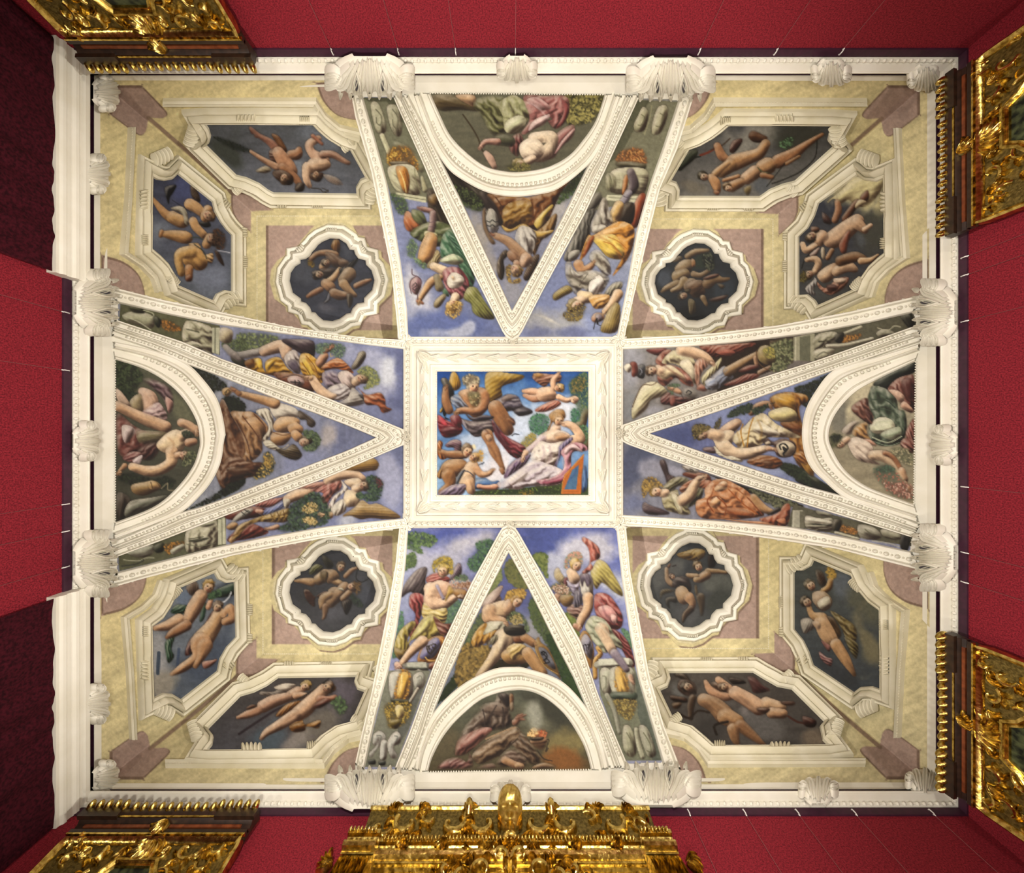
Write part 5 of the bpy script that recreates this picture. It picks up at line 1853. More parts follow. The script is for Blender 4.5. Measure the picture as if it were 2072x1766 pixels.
def egg_mesh(name, L, W, H, mat, dart=True, ns=8, nr=4):
    V, Fc = [], []
    def dome(cx, l, w, h):
        o = len(V)
        for i in range(nr):
            ph = math.pi/2*i/nr
            for j in range(ns):
                th = 2*math.pi*j/ns; x = math.cos(th)*math.cos(ph)
                V.append((cx+x*l*(1 if x > 0 else .8), math.sin(th)*math.cos(ph)*w, math.sin(ph)*h-.004))
        V.append((cx, 0, h-.004))
        for i in range(nr-1):
            for j in range(ns): Fc.append((o+i*ns+j, o+i*ns+(j+1) % ns, o+(i+1)*ns+(j+1) % ns, o+(i+1)*ns+j))
        for j in range(ns): Fc.append((o+(nr-1)*ns+j, o+(nr-1)*ns+(j+1) % ns, o+nr*ns))
    dome(0, L, W, H)
    if dart: dome(L*1.75, L*.42, W*.55, H*.6)
    me = bpy.data.meshes.new(name); me.from_pydata(V, [], Fc); me.materials.append(mat); me.shade_smooth()
    return me
def place_frames(path, rf, spacing, h):
    p = resamp(path, 3); X = S3(p[:, 0], p[:, 1], rf, np.full(len(p), h)); N = nrm(p[:, 0], p[:, 1], rf)
    d = np.r_[0, np.cumsum(np.linalg.norm(np.diff(X, axis=0), axis=1))]; n = max(2, int(d[-1]/spacing))
    out = []
    for k in range(n):
        t = d[-1]*(k+.5)/n; x = np.array([np.interp(t, d, X[:, i]) for i in range(3)]); m = np.array([np.interp(t, d, N[:, i]) for i in range(3)])
        x2 = np.array([np.interp(min(t+.03, d[-1]), d, X[:, i]) for i in range(3)]); x1 = np.array([np.interp(max(t-.03, 0), d, X[:, i]) for i in range(3)])
        T = x2-x1; T /= np.linalg.norm(T); m = m-T*(m@T); m /= np.linalg.norm(m); B = np.cross(m, T)
        Mx = Matrix(((T[0], B[0], m[0], x[0]), (T[1], B[1], m[1], x[1]), (T[2], B[2], m[2], x[2]), (0, 0, 0, 1)))
        out.append(Mx)
    return out
def beads(parent, path, rf, me, spacing, h, name='bead'):
    for Mx in place_frames(path, rf, spacing, h):
        o = bpy.data.objects.new(name, me); link(o, parent); o.matrix_world = Mx
def beads_joined(parent, path, rf, me, spacing, h, name, mat):
    vs = np.array([v.co for v in me.vertices]); fs = [tuple(p.vertices) for p in me.polygons]; parts = []
    for Mx in place_frames(path, rf, spacing, h):
        A = np.array(Mx); parts.append((vs@A[:3, :3].T+A[:3, 3], fs))
    V, Fc = join(parts); o = mk(name, V, Fc, mat, parent, True, 0); o['kind'] = 'stuff'; return o
def field(name, poly, rf, h, mat, parent=None, step=1.8, canvas=None, grow=1.5, gain=.64):
    Pg = np.array(poly, float); x0, y0 = Pg.min(0)-grow*2-2; x1, y1 = Pg.max(0)+grow*2+2
    nx, ny = int((x1-x0)/step)+1, int((y1-y0)/step)+1
    m = polymask((Pg-np.array((x0, y0)))/step, nx, ny, 2)
    m = blur(m, grow/step) > .06 if grow > 0 else m > .5
    gx, gy = np.meshgrid(x0+step*np.arange(nx+1), y0+step*np.arange(ny+1))
    used = np.zeros((ny+1, nx+1), bool); used[:-1, :-1] |= m; used[1:, :-1] |= m; used[:-1, 1:] |= m; used[1:, 1:] |= m
    idx = np.full(used.shape, -1); idx[used] = np.arange(used.sum())
    px, py = gx[used], gy[used]; V = S3(px, py, rf, np.full(len(px), h))
    a, b, c, d = idx[:-1, :-1][m], idx[:-1, 1:][m], idx[1:, 1:][m], idx[1:, :-1][m]
    Fq = np.stack([a, d, c, b], 1)
    me = bpy.data.meshes.new(name); me.vertices.add(len(V)); me.vertices.foreach_set('co', V.ravel())
    me.loops.add(Fq.size); me.loops.foreach_set('vertex_index', Fq.ravel().astype(np.int32))
    me.polygons.add(len(Fq)); me.polygons.foreach_set('loop_start', np.arange(0, Fq.size, 4, dtype=np.int32))
    me.update(calc_edges=True); me.validate(); me.shade_smooth(); me.materials.append(mat)
    if canvas is not None:
        u = np.clip(px-canvas.x0, 0, canvas.w-1.001); v = np.clip(py-canvas.y0, 0, canvas.h-1.001)
        i, j = u.astype(int), v.astype(int); fu, fv = (u-i)[:, None], (v-j)[:, None]; im = np.clip(canvas.im, 0, 1)
        i2, j2 = np.minimum(i+1, canvas.w-1), np.minimum(j+1, canvas.h-1)
        c = (im[j, i]*(1-fu)+im[j, i2]*fu)*(1-fv)+(im[j2, i]*(1-fu)+im[j2, i2]*fu)*fv
        at = me.color_attributes.new('Col', 'FLOAT_COLOR', 'POINT')
        at.data.foreach_set('color', np.c_[lin(c)*gain, np.ones(len(c))].ravel().astype(np.float32))
    return link(bpy.data.objects.new(name, me), parent)
# ---------------------------------------------------------------- the vault: radial depth r for every part of it
ARM = dict(n=(0, -1, 715, 193), s=(0, 1, 699, 179), w=(-1, 0, 828, 216), e=(1, 0, 840, 221))
def arm(k):
    ax, ay, S, C = ARM[k]
    def rf(px, py):
        off = (np.asarray(px, float)-CX)*ax+(np.asarray(py, float)-CY)*ay
        return 1.05+.58*np.clip((S-off)/(S-C), -.3, 1.0)
    return rf
def flat(r): return lambda px, py: np.full(np.broadcast(px, py).shape, float(r))
RC = flat(1.63)
BAY = dict(nw=((208, 168), (520, 437), (818, 688)), ne=((1876, 168), (1564, 443), (1256, 688)), sw=((208, 1582), (532, 1323), (818, 1064)), se=((1876, 1582), (1555, 1312), (1256, 1064)))
def bay(k):
    c, f, q = BAY[k]
    def rf(px, py):
        px = np.asarray(px, float); py = np.asarray(py, float)
        a = (px-f[0])/(q[0]-f[0]); b = (py-f[1])/(q[1]-f[1])
        ta = 1+np.minimum(a, 0)*(q[0]-f[0])/(f[0]-c[0]); tb = 1+np.minimum(b, 0)*(q[1]-f[1])/(f[1]-c[1])
        A, B = np.clip(a, 0, 1.1), np.clip(b, 0, 1.1)
        top = 1.43+.11*A+.11*B+.11*A*B
        return 1.05+(top-1.05)*np.minimum(ta, tb)
    return rf
def baymap(k):                                   # carries the top left bay's drawing over to another bay
    (cx, cy), (fx, fy), _ = BAY['nw']; (dx, dy), (gx, gy), _ = BAY[k]
    return lambda p: [(dx+(x-cx)*(gx-dx)/(fx-cx), dy+(y-cy)*(gy-dy)/(fy-cy)) for x, y in p]
# ---------------------------------------------------------------- room shell (units: U metres)
XL, XR, YT, YB = -869.6, 882., -751., 734.
def box(name, a, b, mat, parent=None):
    (x0, y0, z0), (x1, y1, z1) = a, b
    V = [(x, y, z) for x in (x0, x1) for y in (y0, y1) for z in (z0, z1)]
    return mk(name, V, [(0, 1, 3, 2), (4, 6, 7, 5), (0, 4, 5, 1), (2, 3, 7, 6), (0, 2, 6, 4), (1, 5, 7, 3)], mat, parent, False)
zr = lambda r: CZ+F*r*U
wl, wr, wt, wb = (XL+2)*U, (XR-2)*U, (YT+2)*U, (YB-2)*U; ztop = zr(.985)
tag(box('wall_left', (wl-.15, wt-.15, 0), (wl, wb+.15, ztop), M['red']), kind='structure')
tag(box('wall_right', (wr, wt-.15, 0), (wr+.15, wb+.15, ztop), M['red']), kind='structure')
tag(box('wall_top', (wl, wt-.15, 0), (wr, wt, ztop), M['red']), kind='structure')
tag(box('wall_bottom', (wl, wb, 0), (wr, wb+.15, ztop), M['red']), kind='structure')
tag(box('floor', (wl-.15, wt-.15, -.1), (wr+.15, wb+.15, 0), M['floor']), kind='structure')
CORN = [(0, 1.062), (0, 1.029), (-10, 1.0285), (-10, .999), (15, .997), (24, .991), (25, .988), (23, .986), (23, .985), (20, .983), (16, .9815), (12, .980), (9, .979), (11, .9782), (11, .9765), (8, .9755), (9, .9745), (7, .973), (3, .9715), (0, .9715)]
def rail(name, sd, prof, mat, parent=None):
    V = []
    for end in (0, 1):
        for d, r in prof:
            c = [(XL+d, YT+d), (XR-d, YT+d), (XR-d, YB-d), (XL+d, YB-d)]
            i = {'t': (0, 1), 'r': (1, 2), 'b': (2, 3), 'l': (3, 0)}[sd][end]
            V.append((c[i][0]*U, c[i][1]*U, zr(r)))
    n = len(prof); return mk(name, V, [(k, k+1, n+k+1, n+k) for k in range(n-1)], mat, parent, True, 30)
EGG = egg_mesh('bead', .031, .027, .058, M['stucco'])
EGGS = egg_mesh('bead_small', .022, .02, .024, M['stucco'], False, 6, 3)
EGGA = egg_mesh('bead_arch', .026, .026, .05, M['stucco'], False, 8, 4)
EGGC = egg_mesh('bead_cream', .012, .011, .012, M['cream'], False, 6, 2)
def edge_rf(sd, d):                              # vertical plane d units inside a wall
    def rf(px, py):
        px = np.asarray(px, float); py = np.asarray(py, float)
        return {'t': lambda: (YT+d)/(py-CY), 'b': lambda: (YB-d)/(py-CY), 'l': lambda: (XL+d)/(px-CX), 'r': lambda: (XR-d)/(px-CX)}[sd]()
    return rf
def pxw(X, Y, r): return (CX+X/r, CY+Y/r)
for i, sd in enumerate('trbl'):
    o = tag(rail(f'trim_{i+1}', sd, CORN, M['stucco']), kind='structure')
    d, r = 9.5, .9752; c = [(XL+d, YT+d), (XR-d, YT+d), (XR-d, YB-d), (XL+d, YB-d)]
    a, b = c[i], c[(i+1) % 4]; rf = edge_rf(sd, 9.5)
    beads_joined(o, [pxw(*a, r), pxw(*b, r)], rf, EGGS, .072, 0, 'egg_moulding', M['stucco'])
    tag(rail(f'trim_{i+5}', sd, [(2, .9705), (6, .970), (6, .960), (5, .953), (2, .9525)], M['purple']), kind='structure')
    tag(rail(f'trim_{i+9}', sd, [(-.5, 1.0286), (-9, 1.0275), (-9, 1.012), (-1, 1.004), (8, .999)], M['purple']), kind='structure')  # dark strip behind the cornice edge, shade put in as colour
# ---------------------------------------------------------------- ribs, arches and fresco fields of the four arms
RIB = dict(
 nl=([(713,190),(720,231),(752,341),(775,456),(794,549.5),(807,678),(808,690)], [(733,190),(736,199),(762,289),(784,371),(800.6,462),(813,542),(824,627),(827,690)]),
 nr=([(1401,193),(1369.5,295),(1333.5,378.5),(1310,475),(1288,567),(1264,670),(1261,690)], [(1374,196),(1340,300),(1315,370),(1288,465),(1269,574),(1246,690)]),
 sl=([(720,1550),(733,1491),(754,1402),(763,1353),(784.6,1242.6),(801.6,1145),(810,1062)], [(737,1560),(762.5,1444),(786,1361),(804,1272),(821,1145),(827,1062)]),
 sr=([(1376,1561),(1342,1474),(1312.5,1370),(1291,1251),(1274,1162),(1264.7,1062)], [(1342,1550),(1315,1455),(1291,1374),(1274,1283),(1257,1166),(1245.6,1062)]),
 wu=([(222,582),(326,608),(432,630),(581,662),(660,675),(740,685),(820,689)], [(232,612),(340,637),(441,657),(550,673),(660,687),(740,698),(820,707)]),
 wl=([(226,1186),(288,1168.5),(470.6,1122),(660,1086),(740,1076),(820,1066)], [(232,1158),(340,1131),(432,1107),(540,1085),(660,1064.5),(735,1056),(820,1048)]),
 eu=([(1869,598),(1722,632),(1627,650),(1573,660),(1431,677),(1256,687)], [(1852,632),(1760,653),(1648.7,674),(1500,693),(1388.6,701.8),(1256,707)]),
 el=([(1862,1151),(1691,1108),(1500,1080),(1452,1074),(1256,1062)], [(1848,1116),(1720,1088),(1601,1065),(1452,1052.6),(1256,1041)]))
LEG = dict(
 nl=([(797,190),(801,200),(858,330),(890,409),(953.6,541),(1021.5,678),(1036,688)], [(826,190),(856,250),(881,299),(898,334),(936,409),(983,511),(1036,627)]),
 nr=([(1292,190),(1287,202),(1235,316),(1182.6,430.6),(1100,583),(1051,679),(1036,688)], [(1254,190),(1204,312),(1189,334),(1147,420),(1090,530),(1036,627)]),
 sl=([(800,1560),(830,1485),(876,1355),(898,1300),(955.5,1179),(1016,1068.5),(1030,1062)], [(838,1560),(847,1540),(866,1487),(880,1437),(905,1375),(952,1272),(1029,1119)]),
 sr=([(1270,1556),(1208.5,1406),(1174.5,1300),(1096,1162),(1044,1069.5),(1030,1062)], [(1231,1556),(1215,1500),(1189,1440),(1160,1372),(1130,1315),(1075,1203),(1029,1119)]),
 wu=([(230,648),(368.6,693),(450,728),(540,760),(641,797),(730,833),(816,869),(822,884)], [(224,680),(305,706),(373,736),(450,764),(560,808),(641,837.5),(700,860),(760,885)]),
 wl=([(230,1126),(330,1090),(458,1041),(560,1003),(660,966),(740,932),(817,899.5),(822,884)], [(222,1096),(310,1061),(364,1036),(402,1026),(450,1009),(560,965),(700,912),(760,885)]),
 eu=([(1860,659),(1750,697),(1648.7,731.7),(1530,768),(1410,807),(1340,832),(1257,861),(1252,876)], [(1868,690),(1818,706),(1760,726),(1682,752),(1665,758),(1540,803),(1420,844),(1316,877)]),
 el=([(1850,1086),(1687,1037),(1600,1010),(1500,978.5),(1380,938),(1257,894),(1252,876)], [(1864,1060),(1824,1045),(1704,1002),(1640,985),(1560,960),(1430,917),(1316,877)]))
ARC = dict(
 n=([(870,186),(890,231),(911,273),(943,307),(981,335),(1018,345),(1053,347),(1106,338),(1149,316),(1180,282),(1206,242),(1224,188)], [(838,186),(862,256),(881,297),(905,335),(932,358),(985,386),(1039,395),(1092,390),(1127,380),(1170,348),(1204,312),(1232,250),(1254,188)]),
 s=([(866,1563),(876,1530),(902.6,1482.6),(943,1440),(985.5,1410),(1045,1396.6),(1091.7,1406),(1140.5,1444),(1172,1491),(1187,1525),(1196,1560)], [(840,1563),(850,1510),(878,1446),(932,1391),(996,1357),(1038.5,1352),(1066,1355),(1136,1381),(1189,1440),(1215,1500),(1230,1560)]),
 w=([(230,727),(290,746.5),(339,776),(373,810),(398,855),(404,897),(402.6,905),(390,943),(356,988),(309,1026),(230,1057)], [(226,692),(305,709),(372,734),(411,770),(441,814.5),(454.7,876),(451.5,892.5),(445,935),(424,977),(394,1011),(364,1036),(310,1059),(226,1090)]),
 e=([(1854,731),(1780,765.6),(1729,795),(1691,838),(1677,880),(1687,914),(1712,952.5),(1750.6,981.7),(1797,1001),(1852,1020)], [(1866,696),(1780,722),(1720,738),(1682.6,754),(1655,787),(1631.6,829),(1624,876),(1629.5,918.5),(1644,948),(1665.6,969),(1712,1007),(1780,1030),(1862,1056)]))
RIBP = [(0, -.06), (0, .06), (.04, .072), (.16, .072), (.22, .022), (.78, .022), (.84, .072), (.96, .072), (1, .06), (1, -.01)]
LEGP = [(0, -.01), (0, .06), (.03, .07), (.09, .07), (.115, .022), (.325, .022), (.35, .068), (.40, .066), (.415, .035), (.46, .03), (.475, .05), (.52, .075), (.565, .05), (.58, .03), (.625, .035), (.64, .066), (.69, .068), (.715, .022), (.895, .022), (.915, .07), (.97, .07), (1, .06), (1, -.01)]
ARCP = [(0, -.01), (0, .03), (.05, .045), (.12, .045), (.14, .03), (.17, .05), (.2, .035), (.44, .035), (.455, -.005), (.62, -.005), (.64, .06), (.70, .075), (.78, .05), (.86, .07), (.93, .075), (1, .06), (1, -.01)]
# plain plaster ground of the cross vault
ARMPOLY = dict(
 n=[(712,166)]+[(x+2, y) for x, y in RIB['nl'][0]]+[(808,705),(1262,705)]+[(x-2, y) for x, y in RIB['nr'][0]][::-1]+[(1404,166)],
 s=[(718,1584)]+[(x+2, y) for x, y in RIB['sl'][0]]+[(808,1050),(1262,1050)]+[(x-2, y) for x, y in RIB['sr'][0]][::-1]+[(1378,1584)],
 w=[(206,582)]+[(x, y+2) for x, y in RIB['wu'][0]]+[(840,689),(840,1066)]+[(x, y-2) for x, y in RIB['wl'][0]][::-1]+[(206,1188)],
 e=[(1878,596)]+[(x, y+2) for x, y in RIB['eu'][0]]+[(1236,687),(1236,1062)]+[(x, y-2) for x, y in RIB['el'][0]][::-1]+[(1878,1152)])
for k in 'nswe': tag(field('ceiling', ARMPOLY[k], arm(k), 0, M['stucco'], step=7, grow=2), kind='structure')
tag(field('ceiling', [(815,684),(1262,684),(1262,1068),(815,1068)], RC, 0, M['stucco'], step=12, grow=2), kind='structure')
WHERE = dict(n='top', s='bottom', w='left', e='right')
SIDE = dict(nl='left', nr='right', sl='left', sr='right', wu='upper', wl='lower', eu='upper', el='lower')
for k, (A, B) in RIB.items():
    rf = arm(k[0]); t = empty('stucco_rib', f'white beaded stucco rib on the {SIDE[k]} edge of the {WHERE[k[0]]} vault arm', 'rib', 'outer ribs of the vault arms')
    V, Fc = band(A, B, RIBP, rf); mk('moulding', V, Fc, M['stucco'], t)
    a = along(A, 40); V = np.vstack([S3(a[:, 0], a[:, 1], rf, np.full(40, .03)), P(a[:, 0], a[:, 1], rf(a[:, 0], a[:, 1])+.26)])
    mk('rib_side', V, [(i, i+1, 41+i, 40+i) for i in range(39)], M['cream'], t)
    a, b = along(A, 30), along(B, 30); beads(t, a*.5+b*.5, rf, EGG, .104, .022)
for k in 'nswe':
    rf = arm(k); L = [x for x in LEG if x[0] == k]
    t = empty('vee_rib', f'white stucco rib shaped like a V pointing to the centre from the {WHERE[k]} wall', 'rib', 'V shaped ribs')
    for x in L:
        A, B = LEG[x]; V, Fc = band(A, B, LEGP, rf); mk('moulding', V, Fc, M['stucco'], t)
        for v in (.22, .8):
            a, b = along(A, 30), along(B, 30); beads(t, (a*(1-v)+b*v)[1:], rf, EGG, .104, .022)
    t = empty('lunette_arch', f'white beaded stucco arch around the {WHERE[k]} lunette', 'arch', 'lunette arches')
    A, B = ARC[k]; A2, B2 = smoothpath(A), smoothpath(B)
    V, Fc = band(A2, B2, ARCP, rf, 64); mk('moulding', V, Fc, M['stucco'], t)
    a, b = along(A2, 60), along(B2, 60); beads(t, (a*.46+b*.54)[6:-6], rf, EGGA, .066, -.005)
    c0, c1 = (np.array(REG['lunette_'+k][0]), np.array(REG['lunette_'+k][{'n': 1, 's': -1, 'w': -1, 'e': -1}[k]]))
    sgn = {'n': -1, 's': 1, 'w': -1, 'e': 1}[k]; ax = np.array(ARM[k][:2], float)
    e0, e1 = c0+ax*4+(c0-c1)*.012, c1+ax*4+(c1-c0)*.012
    beads_joined(t, [tuple(e0), tuple(e1)], rf, EGGC, .03, .012, 'bead_row', M['stucco'])
FRES = dict(
 flank_nl=('of a figure in green beside a pumpkin, left of top V rib', 'n'), flank_nr=('of a figure in grey and orange drapery, right of top V rib', 'n'),
 web_n=('of a golden brown draped figure with wavy shield, inside top V', 'n'), lunette_n=('in the top lunette, reclining figure in pale green and pink', 'n'),
 flank_sl=('of a winged youth with fruit basket, left of bottom V rib', 's'), flank_sr=('of a flower crowned figure in red cloak, right of bottom V rib', 's'),
 web_s=('of a winged youth on wheat sheaves, inside bottom V', 's'), lunette_s=('in the bottom lunette, hooded brown figure at a brazier', 's'),
 flank_wu=('of a reclining figure in yellow drapery, upper strip of left arm', 'w'), flank_wl=('of a figure with a horn of fruit, lower strip of left arm', 'w'),
 web_w=('of a leaf crowned figure in brown drapery, inside left V', 'w'), lunette_w=('in the left lunette, bare figure with outstretched arms', 'w'),
 flank_eu=('of a helmeted winged figure, upper strip of right arm', 'e'), flank_el=('of a curly haired figure in orange skirt, lower strip of right arm', 'e'),
 web_e=('of a woman in cream and gold with shield, inside right V', 'e'), lunette_e=('in the right lunette, figure in green reaching for flowers', 'e'))
for k, (lb, a) in FRES.items():
    o = field('fresco', REG[k], arm(a), .006, M['fresco'], canvas=paint(ART[k], REG[k]))
    tag(o, 'fresco '+lb, 'fresco', 'frescoes of the four arms')
# ---------------------------------------------------------------- centre panel
t = empty('ceiling_painting', 'painting of a winged old man and a sleeping woman, white carved frame, at the centre', 'painting')
tag(field('canvas', REG['central'], RC, .012, M['fresco'], t, canvas=paint(ART['central'], REG['central'], .92)), None)
rect = lambda a, b, c, d: [(a, b), (c, b), (c, d), (a, d)]
CP = rect(884, 751, 1191, 1002)
fp = [(-1, .0), (-1, .05), (3, .06), (6, .05), (8, .075), (11, .085), (13, .06), (14, .075), (22, .125), (30, .10), (34, .075), (35, .09), (38, .09), (40, .06), (46, .05), (48, .065), (51, .06), (52, .0)]
V, Fc = sweep_px(CP, [(o*1.0, h) for o, h in fp], RC, True, 12, -1); mk('frame', V, Fc, M['stucco'], t, ang=30)
beads_joined(t, CP[:2], RC, EGGC, .03, .07, 'egg_moulding', M['stucco']); 
for a, b in ((1, 2), (2, 3), (3, 0)): beads_joined(t, [CP[a], CP[b]], RC, EGGC, .03, .07, 'egg_moulding', M['stucco'])
OB = rect(826, 691, 1251, 1058)
V, Fc = sweep_px(OB, [(-8.5, -.01), (-8.5, .05), (-7, .06), (-6, .06), (-5, .012), (5, .012), (6, .06), (7, .06), (8.5, .05), (8.5, -.01)], RC, True, 12); mk('border', V, Fc, M['stucco'], t, ang=30)
for i in range(4): beads(t, [OB[i], OB[(i+1) % 4]], RC, EGG, .104, .012)
def blade(path, w, hh, rf, curl=0., groove=.45, h0=0.):
    """a leaf lobe: grooved ridge along a path, widest in the middle"""
    p = smoothpath(path, False, 4); n = len(p); t = np.linspace(0, 1, n)
    d = np.gradient(p, axis=0); d /= np.linalg.norm(d, axis=1, keepdims=True)+1e-9; nn = np.stack([-d[:, 1], d[:, 0]], 1)
    W = w*(np.sin(np.pi*np.clip(t*.86+.12, 0, 1))**.7)+.15; Hh = hh*(np.sin(np.pi*np.clip(t*.8+.14, 0, 1))**.8)
    V = []
    for o, k in ((-1, -.35), (-.75, .55), (-.42, 1), (0, 1-groove), (.42, 1), (.75, .55), (1, -.35)):
        q = p+nn*(W*o)[:, None]; V.append(S3(q[:, 0], q[:, 1], rf, (h0(q[:, 0], q[:, 1]) if callable(h0) else h0)+Hh*k))
    return np.stack(V, 1).reshape(-1, 3), grid_faces(n, 7, False)
def loc2(c, ang):
    e2 = np.array((math.cos(ang), math.sin(ang))); e1 = np.array((-e2[1], e2[0])); c = np.array(c, float)
    return lambda a, b: tuple(c+e1*a+e2*b)
# carved leaves in the frame's broad band
for i in range(4):
    a, b = np.array(OB[i]), np.array(OB[(i+1) % 4]); cen = np.array((1038, 876.)); d = (b-a)/np.linalg.norm(b-a); nin = np.array((-d[1], d[0]))
    off = 36; A = a+nin*off+d*34; B = b+nin*off-d*34; n = 9 if i % 2 == 0 else 7; mid = (A+B)/2
    for j in range(n):
        s = (j+.5)/n; c = A+(B-A)*s; sg = 1 if s < .49 else (-1 if s > .51 else 0); q = loc2(c, math.atan2(d[1], d[0]))
        bl = []
        for m_, (da, L) in enumerate(((-6, 15), (0, 19), (6, 15))):
            bl.append(blade([q(da*.2, -L*.9*(sg or 1)), q(da*.5, 0), q(da*1.25, L*.8*(sg or 1))], 3.2, .035, RC, h0=.105))
        V, Fc = join(bl); mk('carved_leaf', V, Fc, M['stucco'], t, ang=50)
    c = a+nin*34+d*34; q = loc2(c, math.atan2((cen-c)[1], (cen-c)[0]))
    V, Fc = join([blade([q(x*.2, -14), q(x, 0), q(x*1.3, 12)], 4, .05, RC, h0=.1) for x in (-8, 0, 8)]); mk('corner_leaf', V, Fc, M['stucco'], t, ang=50)
def rosette(c, rf, R, label):
    t = empty('rosette', label, 'rosette', 'stucco rosettes around the centre panel')
    for j in range(8):
        q = loc2(c, j*math.pi/4+.2); V, Fc = blade([q(0, R*.15), q(R*.22, R*.6), q(R*.1, R)], R*.34, .05, rf, h0=.05); mk('petal', V, Fc, M['stucco'], t, ang=50)
    o = bpy.data.objects.new('bud', EGGS); link(o, t); o.matrix_world = place_frames([(c[0]-4, c[1]), (c[0]+4, c[1])], rf, .2, .07)[0]
for c, lb in (((823, 692), 'upper left'), ((1252, 689), 'upper right'), ((826, 1058), 'lower left'), ((1253, 1060), 'lower right')):
    rosette(c, RC, 15, f'carved stucco rosette on the {lb} corner of the centre panel border')
for c, lb in (((1038, 689), 'top'), ((1032, 1060), 'bottom'), ((824, 884), 'left'), ((1253, 876), 'right')):
    rosette(c, RC, 10, f'small stucco leaf where the {lb} V rib meets the centre panel border')
# ---------------------------------------------------------------- corner bays: painted ground, two shaped panels and a quatrefoil each
BAYPOLY = dict(
 nw=[(203,163),(728,163)]+[(x+16, y) for x, y in RIB['nl'][0][1:]]+[(826,704)]+[(x, y+16) for x, y in RIB['wu'][0][::-1]]+[(203,600)],
 ne=[(1881,163),(1388,163)]+[(x-16, y) for x, y in RIB['nr'][0][1:]]+[(1246,704)]+[(x, y+16) for x, y in RIB['eu'][0][::-1]]+[(1881,612)],
 sw=[(203,1587),(736,1587)]+[(x+16, y) for x, y in RIB['sl'][0][1:]]+[(826,1050)]+[(x, y-16) for x, y in RIB['wl'][0][::-1]]+[(203,1175)],
 se=[(1881,1587),(1362,1587)]+[(x-16, y) for x, y in RIB['sr'][0][1:]]+[(1246,1050)]+[(x, y-16) for x, y in RIB['el'][0][::-1]]+[(1881,1140)])
CREAM, MAUVE, MDARK, BAND_ = 'e8d9a2', 'b89e90', '8a7262', 'dacd9c'
def pts(p): return ' '.join(f'{x:.1f},{y:.1f}' for x, y in p)
def shift(p, dx, dy): return [(x+dx, y+dy) for x, y in p]
def bay_art(k, med):
    m = baymap(k); _, cx, cy, hx, hy = QUAT[med]; s = []
    a = s.append
    a('V Z'); a(f'B {CREAM} e0d4a6 60')
    for c in ([(222,173),(222,173),(287,173),(287,173),(320,207),(339,229),(333,238),(318,238),(301,237),(301,237),(298,254),(294,268),(282,274),(255,256),(222,231),(222,231)], [(468,390),(468,390),(469,424),(484,452),(507,469),(507,469),(507,426),(507,426),(550,424),(550,424),(529,403),(499,390)],
              [(640,168),(640,168),(655,206),(688,236),(745,246),(745,246),(745,160),(745,160)], [(205,516),(205,516),(250,530),(280,555),(293,590),(293,625),(293,625),(205,600),(205,600)]):
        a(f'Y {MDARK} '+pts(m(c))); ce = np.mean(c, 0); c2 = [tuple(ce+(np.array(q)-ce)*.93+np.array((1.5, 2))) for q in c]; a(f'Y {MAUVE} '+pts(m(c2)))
    a('S 9c8472 8 '+pts(m([(300, 238), (385, 312), (470, 390)])))
    far = BAY[k][2]; f = m([(538, 457)])[0]; R = [f, (far[0]+20, f[1]), (far[0]+20, far[1]+20*np.sign(far[1]-f[1])), (f[0], far[1]+20*np.sign(far[1]-f[1]))]
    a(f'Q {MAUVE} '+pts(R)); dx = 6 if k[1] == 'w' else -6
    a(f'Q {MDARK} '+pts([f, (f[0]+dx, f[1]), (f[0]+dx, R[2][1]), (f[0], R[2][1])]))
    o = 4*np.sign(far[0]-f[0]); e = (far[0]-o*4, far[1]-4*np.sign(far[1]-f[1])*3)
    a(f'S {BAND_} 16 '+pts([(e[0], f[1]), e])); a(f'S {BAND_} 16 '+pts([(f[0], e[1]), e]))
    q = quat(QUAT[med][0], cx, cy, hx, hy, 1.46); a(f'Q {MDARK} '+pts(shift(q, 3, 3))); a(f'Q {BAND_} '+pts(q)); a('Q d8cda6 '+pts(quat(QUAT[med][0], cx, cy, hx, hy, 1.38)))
    return '\n'.join(s)
BN = dict(nw='top left', ne='top right', sw='bottom left', se='bottom right')
FRP = [(-2, -.01), (-1.5, .05), (2, .075), (4, .06), (4.5, .02), (6, .06), (9, .11), (13, .13), (17, .10), (19, .06), (19.5, .025), (21, .07), (24, .08), (27, .05), (28, -.01)]
QFP = [(-1, -.01), (-.5, .07), (2, .12), (7, .16), (12, .15), (16, .10), (18, .05), (18.5, .02), (20, .05), (22, .055), (25, .055), (27, .04), (27.5, -.01)]
def clasp(c, ang, w, L, n, rf, parent, h=.06, name='leaf_clasp', mat=None):
    q = loc2(c, ang); bl = []
    for j in range(n):
        x = (j-(n-1)/2)*w/n; fan = 1+.25*abs(j-(n-1)/2)/n
        bl.append(blade([q(x*.9, -L*.5), q(x, 0), q(x*1.15, L*.5*(1.1-.4*abs(j-(n-1)/2)/n))], w/n*.62, h, rf, h0=.07, groove=.25))
    V, Fc = join(bl); return mk(name, V, Fc, mat or M['cream'], parent, ang=50)
CART = dict(nw=(('cart_nt', 'two flying putti and a leafy branch', 'upper'), ('cart_wl', 'two tumbling putti and a black bird', 'left')),
            ne=(('cart_nr', 'two putti with a bow', 'upper'), ('cart_er', 'two putti under a pale yellow cloud', 'right')),
            sw=(('cart_sb', 'two putti with an orange ribbon', 'lower'), ('cart_wb', 'two putti with a green scarf', 'left')),
            se=(('cart_sr', 'two dark diving putti', 'lower'), ('cart_er2', 'two putti and a sunlike torch', 'right')))
MEDL = dict(nw='med_nl', ne='med_nr', sw='med_sl', se='med_sr')
